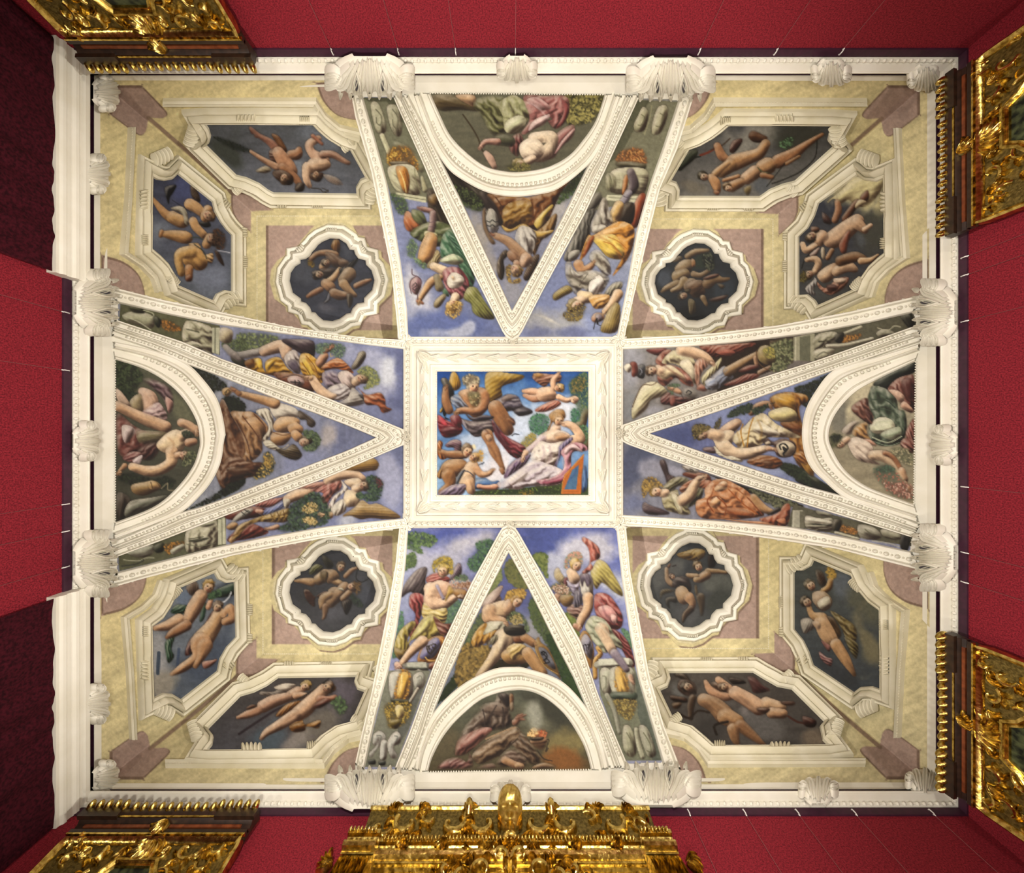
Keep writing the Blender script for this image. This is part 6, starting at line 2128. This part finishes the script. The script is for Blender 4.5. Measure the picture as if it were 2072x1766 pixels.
MEDT = dict(nw='two putti against slate blue', ne='two putti with a bunch of flowers', sw='two putti with a bow and laurel', se='two putti on a grey cloud with a yellow cloth')
SEG = dict(u=([(499, 230), (616, 232), (703, 284), (643, 407), (571, 408), (486, 376)], [(330, 203), (637, 202), (655, 230), (685, 256), (728, 266)], (750, 385), (392, 266)),
           v=([(284, 405), (284, 485), (340, 565), (489, 530), (489, 470), (450, 418)], [(264, 258), (257, 400), (247, 512), (283, 535), (308, 560), (318, 590)], (462, 606), (320, 320)))
for k in BAY:
    rf = bay(k); m = baymap(k); sx, sy = (1 if k[1] == 'w' else -1), (1 if k[0] == 'n' else -1)
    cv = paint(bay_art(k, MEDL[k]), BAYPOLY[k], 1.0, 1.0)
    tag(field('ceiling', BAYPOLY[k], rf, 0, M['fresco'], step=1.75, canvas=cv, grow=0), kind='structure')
    for (nm, what, pos), sg in zip(CART[k], 'uv'):
        t = empty('shaped_panel', f'shaped fresco of {what}, {pos} side of {BN[k]} bay', 'fresco panel', 'shaped panels in the corner bays')
        field('painted_field', REG[nm], rf, .008, M['fresco'], t, canvas=paint(ART[nm], REG[nm], .8), gain=.64)
        pl = np.array(REG[nm]); ar = np.sum(pl[:, 0]*np.roll(pl[:, 1], -1)-pl[:, 1]*np.roll(pl[:, 0], -1))
        V, Fc = sweep_px(REG[nm], FRP, rf, True, 6, -1 if ar > 0 else 1); mk('frame', V, Fc, M['cream'], t, ang=35)
        sp, bandp, ear, ear2 = SEG[sg]
        bp = m(bandp); V, Fc = sweep_px(bp, [(-5, -.01), (-5, .05), (-2, .07), (0, .03), (3, .03), (5, .06), (6, -.01)], rf, False, 6); mk('outer_band', V, Fc, M['cream'], t, ang=35)
        beads_joined(t, bp, rf, EGGC, .036, .03, 'egg_moulding', M['cream'])
        cen = pl.mean(0)
        for j, c in enumerate(m(sp)):
            e = pl[np.argmin(np.hypot(*(pl-np.array(c)).T))]
            an = {'u': (math.pi/2, math.pi/2, .8, -math.pi/2, -math.pi/2, -2.3), 'v': (0, 0, -.8, math.pi, math.pi, 2.3)}[sg][j]
            an = math.atan2(math.sin(an)*sy, math.cos(an)*sx)
            clasp(c, an, (40, 22, 26, 24, 20, 22)[j], (20, 18, 20, 12, 12, 20)[j], (5, 5, 6, 6, 4, 4)[j], rf, t, .05)
        for c, L in ((m([ear])[0], 26), (m([ear2])[0], 30)):
            v = cen-np.array(c); clasp(c, math.atan2(v[1], v[0]), 40, L, 5, rf, t, .06, 'shell_scroll')
    nm = MEDL[k]
    t = empty('quatrefoil_panel', f'quatrefoil medallion of {MEDT[k]}, {BN[k]} bay', 'medallion', 'quatrefoil medallions')
    field('painted_field', REG[nm], rf, .01, M['fresco'], t, canvas=paint(ART[nm], REG[nm], .8), gain=.48)
    pl = np.array(REG[nm]); ar = np.sum(pl[:, 0]*np.roll(pl[:, 1], -1)-pl[:, 1]*np.roll(pl[:, 0], -1)); sd = -1 if ar > 0 else 1
    V, Fc = sweep_px(REG[nm], QFP, rf, True, 4, sd); mk('frame', V, Fc, M['stucco'], t, ang=35)
    q = quat(*QUAT[nm], 1.27); beads_joined(t, q+[q[0]], rf, EGGC, .026, .05, 'bead_row', M['stucco'])
    vv, cx, cy, hx, hy = QUAT[nm]; cc = vw(vv, (cx, cy))[0]
    for j in range(8):
        a = j*math.pi/4; R = (1.13 if j % 2 == 0 else 1.0); s = VIEWS[vv][2]
        c = (cc[0]+math.cos(a)*hx/s*R, cc[1]+math.sin(a)*hy/s*R)
        clasp(c, a+math.pi, 24 if j % 2 == 0 else 18, 15, 6 if j % 2 == 0 else 4, rf, t, .05, 'leaf_clasp', M['stucco'])
    f = m([(520, 437)])[0]; far = BAY[k][2]
    br = [(far[0]-10*sx, f[1]), f, (f[0], far[1]-10*sy)]
    t = tag(beads_joined(None, br, rf, EGGC, .026, .0, 'bead_string', M['cream']), None)
    tag(t, f'thin bead string along the edge of the {BN[k]} quatrefoil square', 'bead string', 'bead strings')
# ---------------------------------------------------------------- acanthus leaves on the cornice
def acanthus(c, sd, W, L, n, label, big=True, group='acanthus leaves on the cornice'):
    ang = {'t': math.pi/2, 'b': -math.pi/2, 'l': 0, 'r': math.pi}[sd]; q = loc2(c, ang); rf = edge_rf(sd, 19)
    t = empty('acanthus_leaf', label, 'ornament', group); rg = random.Random(str(c)); hb = .12 if big else .07
    e2 = np.array((math.cos(ang), math.sin(ang))); e1 = np.array((-e2[1], e2[0])); cc = np.array(c, float)
    def body(px, py):
        d = np.stack([np.asarray(px)-cc[0], np.asarray(py)-cc[1]], -1); a, b = d@e1/(W*.5), d@e2/L
        return hb*np.sqrt(np.clip(1-.75*np.abs(a)**2.5, .05, 1))*np.clip(np.sin(np.pi*np.clip(b+.56, 0, 1)), 0, 1)**.6
    na, nb = 21, 13; aa, bb = np.meshgrid(np.linspace(-1, 1, na), np.linspace(-.5, .44, nb))
    wid = W*.46*(1+.08*np.cos(bb*5))*(1-.25*np.clip(bb, 0, 1))*np.sqrt(1-.72*(np.clip(-bb-.15, 0, .35)/.35)**2); g = cc+e1*(aa*wid)[..., None]+e2*(bb*L)[..., None]
    H = body(g[..., 0], g[..., 1])*.8*(1-.9*(np.abs(aa) > .99)); V = S3(g[..., 0].ravel(), g[..., 1].ravel(), rf, H.ravel()-.01)
    mk('cushion', V, grid_faces(nb, na, False), M['stucco'], t, True, 0)
    def bl(path, w, h, name, gr=.6, dh=0.):
        V, Fc = blade(path, w, h, rf, groove=gr, h0=lambda x, y: body(x, y)*.8+dh); mk(name, V, Fc, M['stucco'], t, ang=60)
    for j in range(n):
        s = (j-(n-1)/2)/((n-1)/2); x = s*W*.40; out = abs(s); k = math.copysign(1, s) if s else 0
        bl([q(x*.62, -L*.50+out*L*.13), q(x*.86, -L*.28+out*L*.06), q(x*1.04, L*.0), q(x*1.2+s*W*.05, L*(.28-.14*out)), q(x*1.36+k*5, L*(.43-.30*out)+rg.uniform(-2, 2))], W/n*.58, .06 if big else .04, 'leaf', .7)
    for s in (-1, 1):                            # curling side leaves
        for z in range(4 if big else 2):
            bl([q(s*W*.36, -L*.18+z*6), q(s*W*.46, -L*.26+z*10), q(s*(W*.53+3), -L*.16+z*11), q(s*(W*.56+z), L*(-.02)+z*9)], W/n*.36, .05, 'side_leaf', .6, .01)
    if big:
        for s in (-1, 1):                        # eyes with a rolled rim; a flat dark face stands in for the hole's shade
            x0, R = s*W*.17, L*.26
            bl([q(x0, -R*1.3), q(x0+R*.34, -R*.5), q(x0+R*.34, R*.5), q(x0, R*1.1)], 2.6, .06, 'rolled_rim', .2, .03)
            bl([q(x0, -R*1.3), q(x0-R*.34, -R*.5), q(x0-R*.34, R*.5), q(x0, R*1.1)], 2.6, .06, 'rolled_rim', .2, .03)
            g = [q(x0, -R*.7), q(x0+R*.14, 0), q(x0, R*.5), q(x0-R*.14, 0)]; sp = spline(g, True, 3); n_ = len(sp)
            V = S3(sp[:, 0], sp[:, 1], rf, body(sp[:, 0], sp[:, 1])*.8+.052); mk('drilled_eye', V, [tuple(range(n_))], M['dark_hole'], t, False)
        for j in range(7):
            x = (j-3)/3*W*.36; bl([q(x, L*.26), q(x*1.05, L*.40), q(x*1.1+rg.uniform(-3, 3), L*.57)], 5, .05, 'tip_leaf', .5, .02)
for c, sd, lb in (((748, 150), 't', 'left rib of the top arm'), ((1357, 154), 't', 'right rib of the top arm'), ((748, 1600), 'b', 'left rib of the bottom arm'), ((1328, 1592), 'b', 'right rib of the bottom arm')):
    acanthus(c, sd, 156, 82, 9, f'large white acanthus bracket at the foot of the {lb}')
for c, sd, lb in (((190, 612), 'l', 'upper rib of the left arm'), ((188, 1140), 'l', 'lower rib of the left arm'), ((1896, 632), 'r', 'upper rib of the right arm'), ((1894, 1128), 'r', 'lower rib of the right arm')):
    acanthus(c, sd, 116, 80, 9, f'large white acanthus bracket at the foot of the {lb}')
for c, sd, lb in (((1046, 140), 't', 'middle of the top cornice'), ((1682, 148), 't', 'right half of the top cornice'), ((1033, 1606), 'b', 'middle of the bottom cornice above the gilt mask'), ((1656, 1598), 'b', 'right half of the bottom cornice'),
                  ((176, 892), 'l', 'middle of the left cornice'), ((196, 352), 'l', 'upper left cornice beside the upper pelmet'), ((196, 1424), 'l', 'lower left cornice beside the lower pelmet'), ((1908, 900), 'r', 'middle of the right cornice'),
                  ((216, 186), 'l', 'top left corner of the cornice'), ((216, 1578), 'l', 'bottom left corner of the cornice'), ((1876, 160), 't', 'top right corner of the cornice'), ((1872, 1580), 'b', 'bottom right corner of the cornice')):
    acanthus(c, sd, 66, 58, 5, f'small white acanthus clasp, {lb}', False, 'small acanthus clasps')
# ---------------------------------------------------------------- curtains and pelmets on the left wall
def extrude_prof(prof, y0, y1, n=2):
    V = [(x*U, y*U, zr(r)) for y in np.linspace(y0, y1, n) for x, r in prof]; k = len(prof)
    Fc = grid_faces(n, k, False)+[tuple(range(k))[::-1], tuple(range((n-1)*k, n*k))]
    return V, Fc
PELP = [(XL+2, .990), (-842, .986), (-842, .976), (-845, .973), (-846, .966), (-842, .962), (-843, .956), (-847, .950), (-848, .942), (-845, .938), (-846, .932), (-850, .928), (-850, .921), (XL+2, .921)]
def curtain(y0, y1, name, label, seed):
    g = np.random.default_rng(seed); n, m = 150, 40; ys = np.linspace(y0, y1, n); V = []
    for j in range(m):
        v = j/(m-1); z = zr(.922)-v*(zr(.922)-.02)
        ph = ys*.085+np.sin(ys*.021+v*1.5+seed)*1.8+np.sin(ys*.05+v*3)*.6
        amp = 5+17*v
        x = -856.5+(np.sin(ph)*amp+np.sin(ph*2.3+1)*amp*.3)*.42+NZ[j*4 % 600, (np.arange(n)*2) % 600]*4
        V += [(a*U, b*U, z) for a, b in zip(x, ys)]
    o = mk(name, V, grid_faces(m, n, False), M['velvet'], None, True, 0); return tag(o, label, 'curtain', 'velvet curtains on the left wall')
for y0, y1, lb, sd in ((YT+3, -306, 'upper', 3), (300, YB-3, 'lower', 8)):
    V, Fc = extrude_prof(PELP, y0, y1, 2); tag(mk('curtain_pelmet', V, Fc, M['stucco'], None, True, 25), f'white moulded pelmet over the {lb} curtain on the left wall', 'pelmet', 'curtain pelmets')
    curtain(y0+2, y1-2, 'velvet_curtain', f'dark wine velvet curtain hanging under the {lb} pelmet on the left wall', sd)
# ---------------------------------------------------------------- picture hooks on the rail, with their wires
ORD = 'first second third fourth fifth sixth seventh eighth ninth tenth'.split()
def hooks(sd, ps, lb):
    for i, p in enumerate(ps):
        r0 = .953; X, Y = {'t': ((p-CX)*r0, YT+8), 'b': ((p-CX)*r0, YB-8), 'l': (XL+8, (p-CY)*r0), 'r': (XR-8, (p-CY)*r0)}[sd]
        nx, ny = {'t': (0, 1), 'b': (0, -1), 'l': (1, 0), 'r': (-1, 0)}[sd]
        t = empty('picture_hook', f'{ORD[i]} pale picture hook from the {lb}', 'hook', 'picture hooks on the purple rail'); x, y, z = X*U, Y*U, zr(.957)
        tube([(x, y, z+.02), (x+nx*.012, y+ny*.012, z+.012), (x+nx*.014, y+ny*.014, z-.03), (x+nx*.004, y+ny*.004, z-.05), (x-nx*.004, y-ny*.004, z-.03)], .006, 'hook', M['metal'], t)
        tube([(x, y, z-.045), (x-nx*.02, y-ny*.02, z-1.6)], .0022, 'wire', M['wire'], t)
def tube(p, r, name, mat, parent, k=6):
    p = np.array(p, float); V = []; d = np.gradient(p, axis=0)
    for i, q in enumerate(p):
        a = d[i]/np.linalg.norm(d[i]); u = np.cross(a, (.31, .52, .79)); u /= np.linalg.norm(u); w = np.cross(a, u); rr = r[i] if hasattr(r, '__len__') else r
        V += [q+(u*math.cos(t)+w*math.sin(t))*rr for t in np.linspace(0, 2*math.pi, k, endpoint=False)]
    Fc = []
    for i in range(len(p)-1):
        for j in range(k): Fc.append((i*k+j, i*k+(j+1) % k, (i+1)*k+(j+1) % k, (i+1)*k+j))
    Fc += [tuple(range(k))[::-1], tuple(range((len(p)-1)*k, len(p)*k))]
    return mk(name, V, Fc, mat, parent, True, 60) if name else (np.array(V), Fc)
hooks('t', (672, 806, 922, 1043, 1415, 1570, 1703), 'left along the top wall'); hooks('b', (1394, 1507, 1614, 1729, 1886), 'left along the bottom wall')
hooks('l', (632, 749, 1020, 1075, 1147), 'top along the left wall'); hooks('r', (520, 557, 650, 985, 1118, 1178), 'top along the right wall')
# ---------------------------------------------------------------- gilded frames; each built in its own leaning frame (a across, b down, n out)
class Plane:
    def __init__(s, O, A, lean, out):
        s.O = np.array(O, float); s.A = np.array(A, float); s.out = np.array(out, float); c, q = math.cos(lean), math.sin(lean)
        s.B = -s.out*q-np.array((0, 0, 1.))*c; s.N = s.out*c-np.array((0, 0, 1.))*q
    def __call__(s, a, b, n): return s.O+np.multiply.outer(a, s.A)+np.multiply.outer(b, s.B)+np.multiply.outer(n, s.N)
def pl_sweep(pl, path, prof, closed, side=1):
    p = np.array(path, float); n = len(p)
    if closed: t1 = p-np.roll(p, 1, 0); t2 = np.roll(p, -1, 0)-p
    else: d = np.diff(p, axis=0); t1 = np.vstack([d[:1], d]); t2 = np.vstack([d, d[-1:]])
    t1 = t1/np.linalg.norm(t1, axis=1, keepdims=True); t2 = t2/np.linalg.norm(t2, axis=1, keepdims=True)
    n1 = np.stack([-t1[:, 1], t1[:, 0]], 1); nn = n1+np.stack([-t2[:, 1], t2[:, 0]], 1); nn /= np.linalg.norm(nn, axis=1, keepdims=True)
    k = 1/np.clip((nn*n1).sum(1), .6, 1); V = []
    for o, h in prof:
        q = p+nn*(k*o*side)[:, None]; V.append(pl(q[:, 0], q[:, 1], np.full(n, h)))
    return np.stack(V, 1).reshape(-1, 3), grid_faces(n, len(prof), closed)
def pl_box(pl, a0, a1, b0, b1, n0, n1, name, mat, parent):
    V = [pl(a, b, n) for a in (a0, a1) for b in (b0, b1) for n in (n0, n1)]
    return mk(name, V, [(0, 1, 3, 2), (4, 6, 7, 5), (0, 4, 5, 1), (2, 3, 7, 6), (0, 2, 6, 4), (1, 5, 7, 3)], mat, parent, False)
def pl_poly(pl, poly, n0, n1, name, mat, parent):
    m = len(poly); V = [pl(a, b, n0) for a, b in poly]+[pl(a, b, n1) for a, b in poly]
    return mk(name, V, [tuple(range(m, 2*m))]+[(i, (i+1) % m, m+(i+1) % m, m+i) for i in range(m)], mat, parent, False)
def pl_blade(pl, path, w, h, h0, groove=.5):
    p = spline(path, False, 5); n = len(p); t = np.linspace(0, 1, n); d = np.gradient(p, axis=0); d /= np.linalg.norm(d, axis=1, keepdims=True)+1e-9; nn = np.stack([-d[:, 1], d[:, 0]], 1)
    W = w*(.25+.75*np.sin(np.pi*np.clip(t*.8+.18, 0, 1))); H = h*(.3+.7*np.sin(np.pi*np.clip(t*.9+.05, 0, 1))); V = []
    for o, k in ((-1, -.4), (-.7, .6), (-.35, 1), (0, 1-groove), (.35, 1), (.7, .6), (1, -.4)):
        q = p+nn*(W*o)[:, None]; V.append(pl(q[:, 0], q[:, 1], h0+H*k))
    return np.stack(V, 1).reshape(-1, 3), grid_faces(n, 7, False)
def cscroll(pl, a, b, R, ang, turn, w, h, h0, parent, name='leaf_scroll'):
    """a C scroll with leaves springing from its back"""
    th = np.linspace(0, turn*4.6, 12); rr = R*(1-.075*np.arange(12)); P0 = [(a+math.cos(ang+t)*r, b+math.sin(ang+t)*r) for t, r in zip(th, rr)]
    bl = [pl_blade(pl, P0, w*1.1, h*.8, h0, .05)]
    for k in (1, 3, 5):
        x, y = P0[k]; ux, uy = math.cos(ang+th[k]), math.sin(ang+th[k]); s = turn
        bl.append(pl_blade(pl, [(x, y), (x+ux*R*.35-uy*s*R*.3, y+uy*R*.35+ux*s*R*.3), (x+ux*R*.5-uy*s*R*.75, y+uy*R*.5+ux*s*R*.75)], w*.8, h*.9, h0))
    V, Fc = join(bl); return mk(name, V, Fc, M['gold'], parent, ang=60)
def leaf_tuft(pl, a, b, R, ang, h, h0, parent, n=5, name='leaf_tuft'):
    bl = []
    for j in range(n):
        t = ang+(j-(n-1)/2)*.42; bl.append(pl_blade(pl, [(a, b), (a+math.cos(t)*R*.55, b+math.sin(t)*R*.55), (a+math.cos(t+.35)*R, b+math.sin(t+.35)*R)], R*.21, h*.55, h0, .5))
    V, Fc = join(bl); return mk(name, V, Fc, M['gold'], parent, ang=60)
def twist_mesh():
    V, Fc = [], []; n, k = 9, 10
    for i in range(n):
        t = i/(n-1)-.5; s = math.sqrt(max(0, 1-(2*t)**2)); 
        for j in range(k):
            a = 2*math.pi*j/k; V.append((t*.05+math.sin(a)*.036*s, math.cos(a)*.045*s, t*.135))
    for i in range(n-1):
        for j in range(k): Fc.append((i*k+j, i*k+(j+1) % k, (i+1)*k+(j+1) % k, (i+1)*k+j))
    me = bpy.data.meshes.new('gadroon'); me.from_pydata(V, [], Fc); me.materials.append(M['gold']); me.shade_smooth(); return me
GAD = twist_mesh()
def plmat(pl, a, b, n):
    x = pl(a, b, n); A, B, N = pl.A, pl.B, pl.N
    if np.dot(np.cross(A, B), N) < 0: B = -B
    return Matrix(((A[0], B[0], N[0], x[0]), (A[1], B[1], N[1], x[1]), (A[2], B[2], N[2], x[2]), (0, 0, 0, 1)))
def mirror(cpx, cpy, r, A, out, lean, W, label, seed):
    A, out = np.array(A, float), np.array(out, float); front = np.array(((cpx-CX)*r*U, (cpy-CY)*r*U, zr(r)))
    pl = Plane(front-out*.15, A, lean, out); rg = random.Random(seed); w = W/2
    t = empty('gilded_mirror', label, 'mirror', 'gilded mirrors')
    pl_box(pl, -w*.97, w*.97, .05, 2.0, -.03, .04, 'backboard', M['dark_wood'], t)
    G = [(-w*.44, 1.9), (-w*.44, .58), (-w*.30, .50), (-w*.22, .40), (w*.22, .40), (w*.30, .50), (w*.44, .58), (w*.44, 1.9)]
    pl_poly(pl, G, .02, .05, 'mirror_glass', M['glass'], t)
    V, Fc = pl_sweep(pl, G, [(-.01, .04), (-.01, .075), (.015, .085), (.03, .06), (.05, .07), (.06, .04)], False, 1); mk('inner_moulding', V, Fc, M['gold'], t)
    O = [(-w, 2.0), (-w, .30), (-w*.98, .22), (w*.98, .22), (w, .30), (w, 2.0)]
    pl_poly(pl, [(-w*.98, .20), (w*.98, .20), (w*.98, 1.95), (-w*.98, 1.95)], .03, .048, 'frieze', M['gold_dull'], t)
    V, Fc = pl_sweep(pl, O, [(0, 0), (0, .085), (.02, .10), (.045, .085), (.06, .05)], False, 1); mk('outer_moulding', V, Fc, M['gold'], t)
    pr = [(.22, .03), (.20, .09), (.17, .09), (.15, .06), (.12, .07), (.09, .11), (.05, .13), (.02, .13), (.0, .09), (0, -.02)]
    Z = np.array([[pl(a, b, n) for b, n in pr] for a in (-w*1.0, w*1.0)]).reshape(-1, 3); k = len(pr); mk('top_cornice', Z, [(i, i+1, k+i+1, k+i) for i in range(k-1)]+[tuple(range(k)), tuple(range(k, 2*k))[::-1]], M['dark_wood'], t, True, 30)
    pl_box(pl, -w*.9, w*.9, .125, .15, .05, .082, 'wood_strip', M['red_wood'], t)
    for b_, n_ in ((.075, .118), (.165, .075), (.205, .092)): pl_box(pl, -w*1.0, w*1.0, b_, b_+.014, n_-.03, n_+.006, 'gilt_fillet', M['gold'], t)
    n = int(W/.083)
    for j in range(n):
        s = (j+.5)/n*2-1; o = bpy.data.objects.new('gadroon', GAD); link(o, t)
        step = .03 if abs(s) > .52 else 0; o.matrix_world = plmat(pl, s*w*1.02, .005, .11+step)
    for s in (-1, 1):                            # shoulders of the crest
        pl_box(pl, s*w*.56 if s > 0 else -w*1.02, w*1.02 if s > 0 else -w*.56, .03, .10, .10, .145, 'crest_shoulder', M['dark_wood'], t)
        for b in np.arange(.42, 1.9, .2):        # stiles
            cscroll(pl, s*w*.74, b, .085, rg.uniform(0, 6.28), rg.choice((-1, 1)), .026, .05, .05, t)
            leaf_tuft(pl, s*w*(.9 if rg.random() < .5 else .6), b+.1, .10, rg.uniform(0, 6.28), .04, .05, t, 4)
        cscroll(pl, s*w*.46, .33, .085, 1.57-s*1.2, s, .03, .06, .05, t); cscroll(pl, s*w*.8, .30, .075, 3.0, -s, .026, .06, .05, t)
        leaf_tuft(pl, s*w*.62, .30, .11, 1.57-s*.5, .05, .05, t)
        cscroll(pl, s*w*.36, .56, .1, 4.2, s, .022, .04, .06, t)
    leaf_tuft(pl, 0, .22, .20, 1.57, .07, .06, t, 7, 'crest_leaf'); leaf_tuft(pl, 0, .10, .12, 1.57, .05, .10, t, 5, 'crest_leaf')
    for s in (-.25, .25): leaf_tuft(pl, s*w, .30, .1, 1.57+s*3, .05, .05, t, 5)
    return t
mirror(350, 142, .935, (1, 0, 0), (0, 1, 0), math.radians(8), 1.74, 'gilded mirror with dark glass on the top wall, top left', 1)
mirror(355, 1624, .928, (1, 0, 0), (0, -1, 0), math.radians(8), 1.74, 'gilded mirror with dark glass on the bottom wall, bottom left', 2)
mirror(1897, 322, .95, (0, 1, 0), (-1, 0, 0), math.radians(11), 1.66, 'gilded mirror on the right wall, the upper of two', 3)
mirror(1897, 1435, .95, (0, 1, 0), (-1, 0, 0), math.radians(11), 1.64, 'gilded mirror on the right wall, the lower of two', 4)
# the big carved gilt surround at the bottom
def overmantel():
    r = .93; O = np.array(((1032-CX)*r*U, (1632-CY)*r*U, zr(r))); pl = Plane(O-np.array((0, -1, 0))*.04, (1, 0, 0), math.radians(2), (0, -1, 0))
    t = empty('gilded_overmantel', 'large carved gilt surround with a mask and scrolls, bottom centre', 'surround')
    pl_box(pl, -1.43, 1.43, 0, .40, -.10, .02, 'crest_board', M['gold_dull'], t)
    V, Fc = pl_sweep(pl, [(-1.44, -.01), (1.44, -.01)], [(0, -.05), (-.012, .0), (-.012, .035), (.012, .045), (.03, .03), (.03, .0)], False); mk('crest_lip', V, Fc, M['gold'], t)
    for s in (-1, 1):
        cscroll(pl, s*1.02, .15, .14, 1.57-s*2.2, s, .042, .07, .02, t); cscroll(pl, s*1.27, .20, .10, 0, -s, .034, .06, .02, t)
        cscroll(pl, s*.58, .15, .15, 1.57+s*2.3, -s, .046, .07, .02, t); cscroll(pl, s*.80, .11, .09, 4.0, s, .032, .06, .02, t)
        cscroll(pl, s*.25, .15, .14, 1.57-s*1.9, s, .042, .07, .02, t); cscroll(pl, s*.40, .08, .07, 2, -s, .028, .06, .02, t)
        for a, b, R, g in ((.42, .04, .10, 4.7), (.90, .05, .10, 4.4), (1.18, .05, .1, 5.2), (1.38, .24, .09, 2.4), (.9, .24, .08, 1.8), (.44, .24, .08, 2.8)):
            leaf_tuft(pl, s*a, b, R, g if s > 0 else math.pi-g, .08, .03, t, 5)
        o = mk('bud', *tube([pl(s*.42, .10, .06), pl(s*.42, .05, .09), pl(s*.42, -.01, .10), pl(s*.42, -.05, .09)], (.02, .04, .032, .008), None, None, None, 8), M['gold'], t)
    # entablature
    pr = [(.325, .0), (.325, .075), (.34, .085), (.37, .085), (.375, .05), (.40, .03), (.415, .025), (.42, .06), (.44, .10), (.465, .11), (.49, .10), (.505, .06), (.515, .065), (.53, .065), (.535, .04), (.55, .045), (.56, .015), (1.4, .015)]
    def run(a0, a1, dn, name):
        Z = np.array([[pl(a, b, n+dn) for b, n in pr] for a in (a0, a1)]).reshape(-1, 3); k = len(pr)
        mk(name, Z, [(i, i+1, k+i+1, k+i) for i in range(k-1)]+[tuple(range(k))+(), tuple(range(k, 2*k))[::-1]], M['gold'], t, True, 25)
    run(-1.40, 1.40, 0, 'entablature')
    for s in (-1, 1):
        a0, a1 = sorted((s*1.22, s*1.52)); run(a0, a1, .085, 'corner_block')
        for j in range(6):
            a = a0+(j+.5)/6*(a1-a0); V, Fc = pl_blade(pl, [(a, .56), (a+s*.01, .75), (a+s*.05, 1.05), (a+s*.02, 1.3)], .032, .10, .13, .5); mk('fluted_leaf', V, Fc, M['gold'], t, ang=60)
        leaf_tuft(pl, s*1.6, .52, .13, 0 if s > 0 else math.pi, .08, .05, t, 5, 'side_leaf')
    parts = []
    vs = np.array([v.co for v in GAD.vertices]); fs = [tuple(p.vertices) for p in GAD.polygons]
    def rope(a0, a1, dn):
        n = int((a1-a0)/.034)
        for j in range(n): parts.append((pl(np.zeros(1)[0], 0, 0)+0*vs+(vs[:, :1]*.38)*pl.A+(vs[:, 1:2]*.5)*pl.B+(vs[:, 2:]*.42)*pl.N+pl.A*(a0+(j+.5)*.034)+pl.B*.345+pl.N*(.09+dn), fs))
    rope(-1.2, 1.2, 0); rope(-1.52, -1.22, .085); rope(1.22, 1.52, .085)
    V, Fc = join(parts); o = mk('rope_moulding', V, Fc, M['gold'], t, True, 0); o['kind'] = 'stuff'
    for s in (-1, 1):                            # carved cluster under the mask
        for a, b, R, g, tr in ((.10, .62, .10, 2.2, 1), (.24, .74, .12, .6, -1), (.42, .80, .10, 3.4, 1), (.12, .92, .12, 1.2, -1), (.30, .98, .1, 4, 1), (.55, .72, .06, 2, -1)):
            cscroll(pl, s*a, b-.11, R, g if s > 0 else math.pi-g, tr*s, .034, .10, .05, t)
        for a, b, R, g in ((.18, .50, .12, 1.0), (.34, .56, .11, .5), (.46, .66, .12, .2), (.60, .76, .12, .1), (.05, .48, .10, 1.4), (.70, .86, .1, .3), (.52, .92, .1, 1.4)):
            leaf_tuft(pl, s*a, b-.11, R, g if s > 0 else math.pi-g, .08, .07, t, 5)
        leaf_tuft(pl, s*.62, .35, .10, 1.57, .06, .10, t, 4); leaf_tuft(pl, s*1.0, .35, .09, 1.4, .06, .10, t, 4)
    # mask: one continuous carved head
    n, k = 56, 72; V = []; pm = pl; pl = Plane(pm(0, -.02, .13), (1, 0, 0), math.radians(36), (0, -1, 0))
    for i in range(n+1):
        v = i/n; b = -.10+v*.40
        for j in range(k):
            th = 2*math.pi*j/k; ca, sa = math.cos(th), math.sin(th); y = v*2-1
            w0 = .125*math.sqrt(max(0, 1-abs(y)**2.6)) if v < .5 else .125*(math.sqrt(max(0, 1-abs(y)**2.2)))
            d0 = w0*1.05; a = sa*w0; nn = ca*d0
            if ca > .1:                          # face relief: brow, eyes, nose, lips, chin
                g = lambda a_, v_, sa_, sv: math.exp(-((a-a_)/sa_)**2-((v-v_)/sv)**2)
                nn += .050*g(0, .60, .018, .075)+.020*g(0, .47, .016, .08)-.030*g(-.045, .495, .026, .040)-.030*g(.045, .495, .026, .040)+.018*g(-.045, .50, .017, .018)+.018*g(.045, .50, .017, .018)
                nn += .016*g(-.045, .43, .035, .022)+.016*g(.045, .43, .035, .022)+.020*g(0, .735, .032, .016)-.016*g(0, .765, .036, .008)+.018*g(0, .795, .028, .018)-.014*g(0, .845, .04, .018)+.026*g(0, .91, .03, .04)
            hair = .022*max(0, 1-v/.34)+.016*max(0, (-ca+.2)); 
            if v < .40 or ca < .2: nn += (nn*.16+.008*math.sin(th*9+v*14))*(max(0, min(1, (.40-v)/.14)) if ca >= .2 else .6); a *= 1+hair*3
            V.append(pl(a, b, nn))
    Fc = grid_faces(n+1, k, False)+[(i*k+k-1, i*k, (i+1)*k, (i+1)*k+k-1) for i in range(n)]
    mk('mask', V, Fc, M['gold_mask'], t, True, 80)
    pl = pm; mk('neck', *tube([pl(0, .18, .06), pl(0, .26, .07), pl(0, .36, .10)], (.05, .048, .07), None, None, None, 12), M['gold'], t)
    for s in (-1, 1):
        for z in range(3):
            V, Fc = pl_blade(pl, [(s*.05, -.03+z*.05), (s*.10, .02+z*.05), (s*.11, .10+z*.05), (s*.085, .16+z*.05)], .018, .04, .06, .4); mk('hair_lock', V, Fc, M['gold'], t, ang=60)
overmantel()
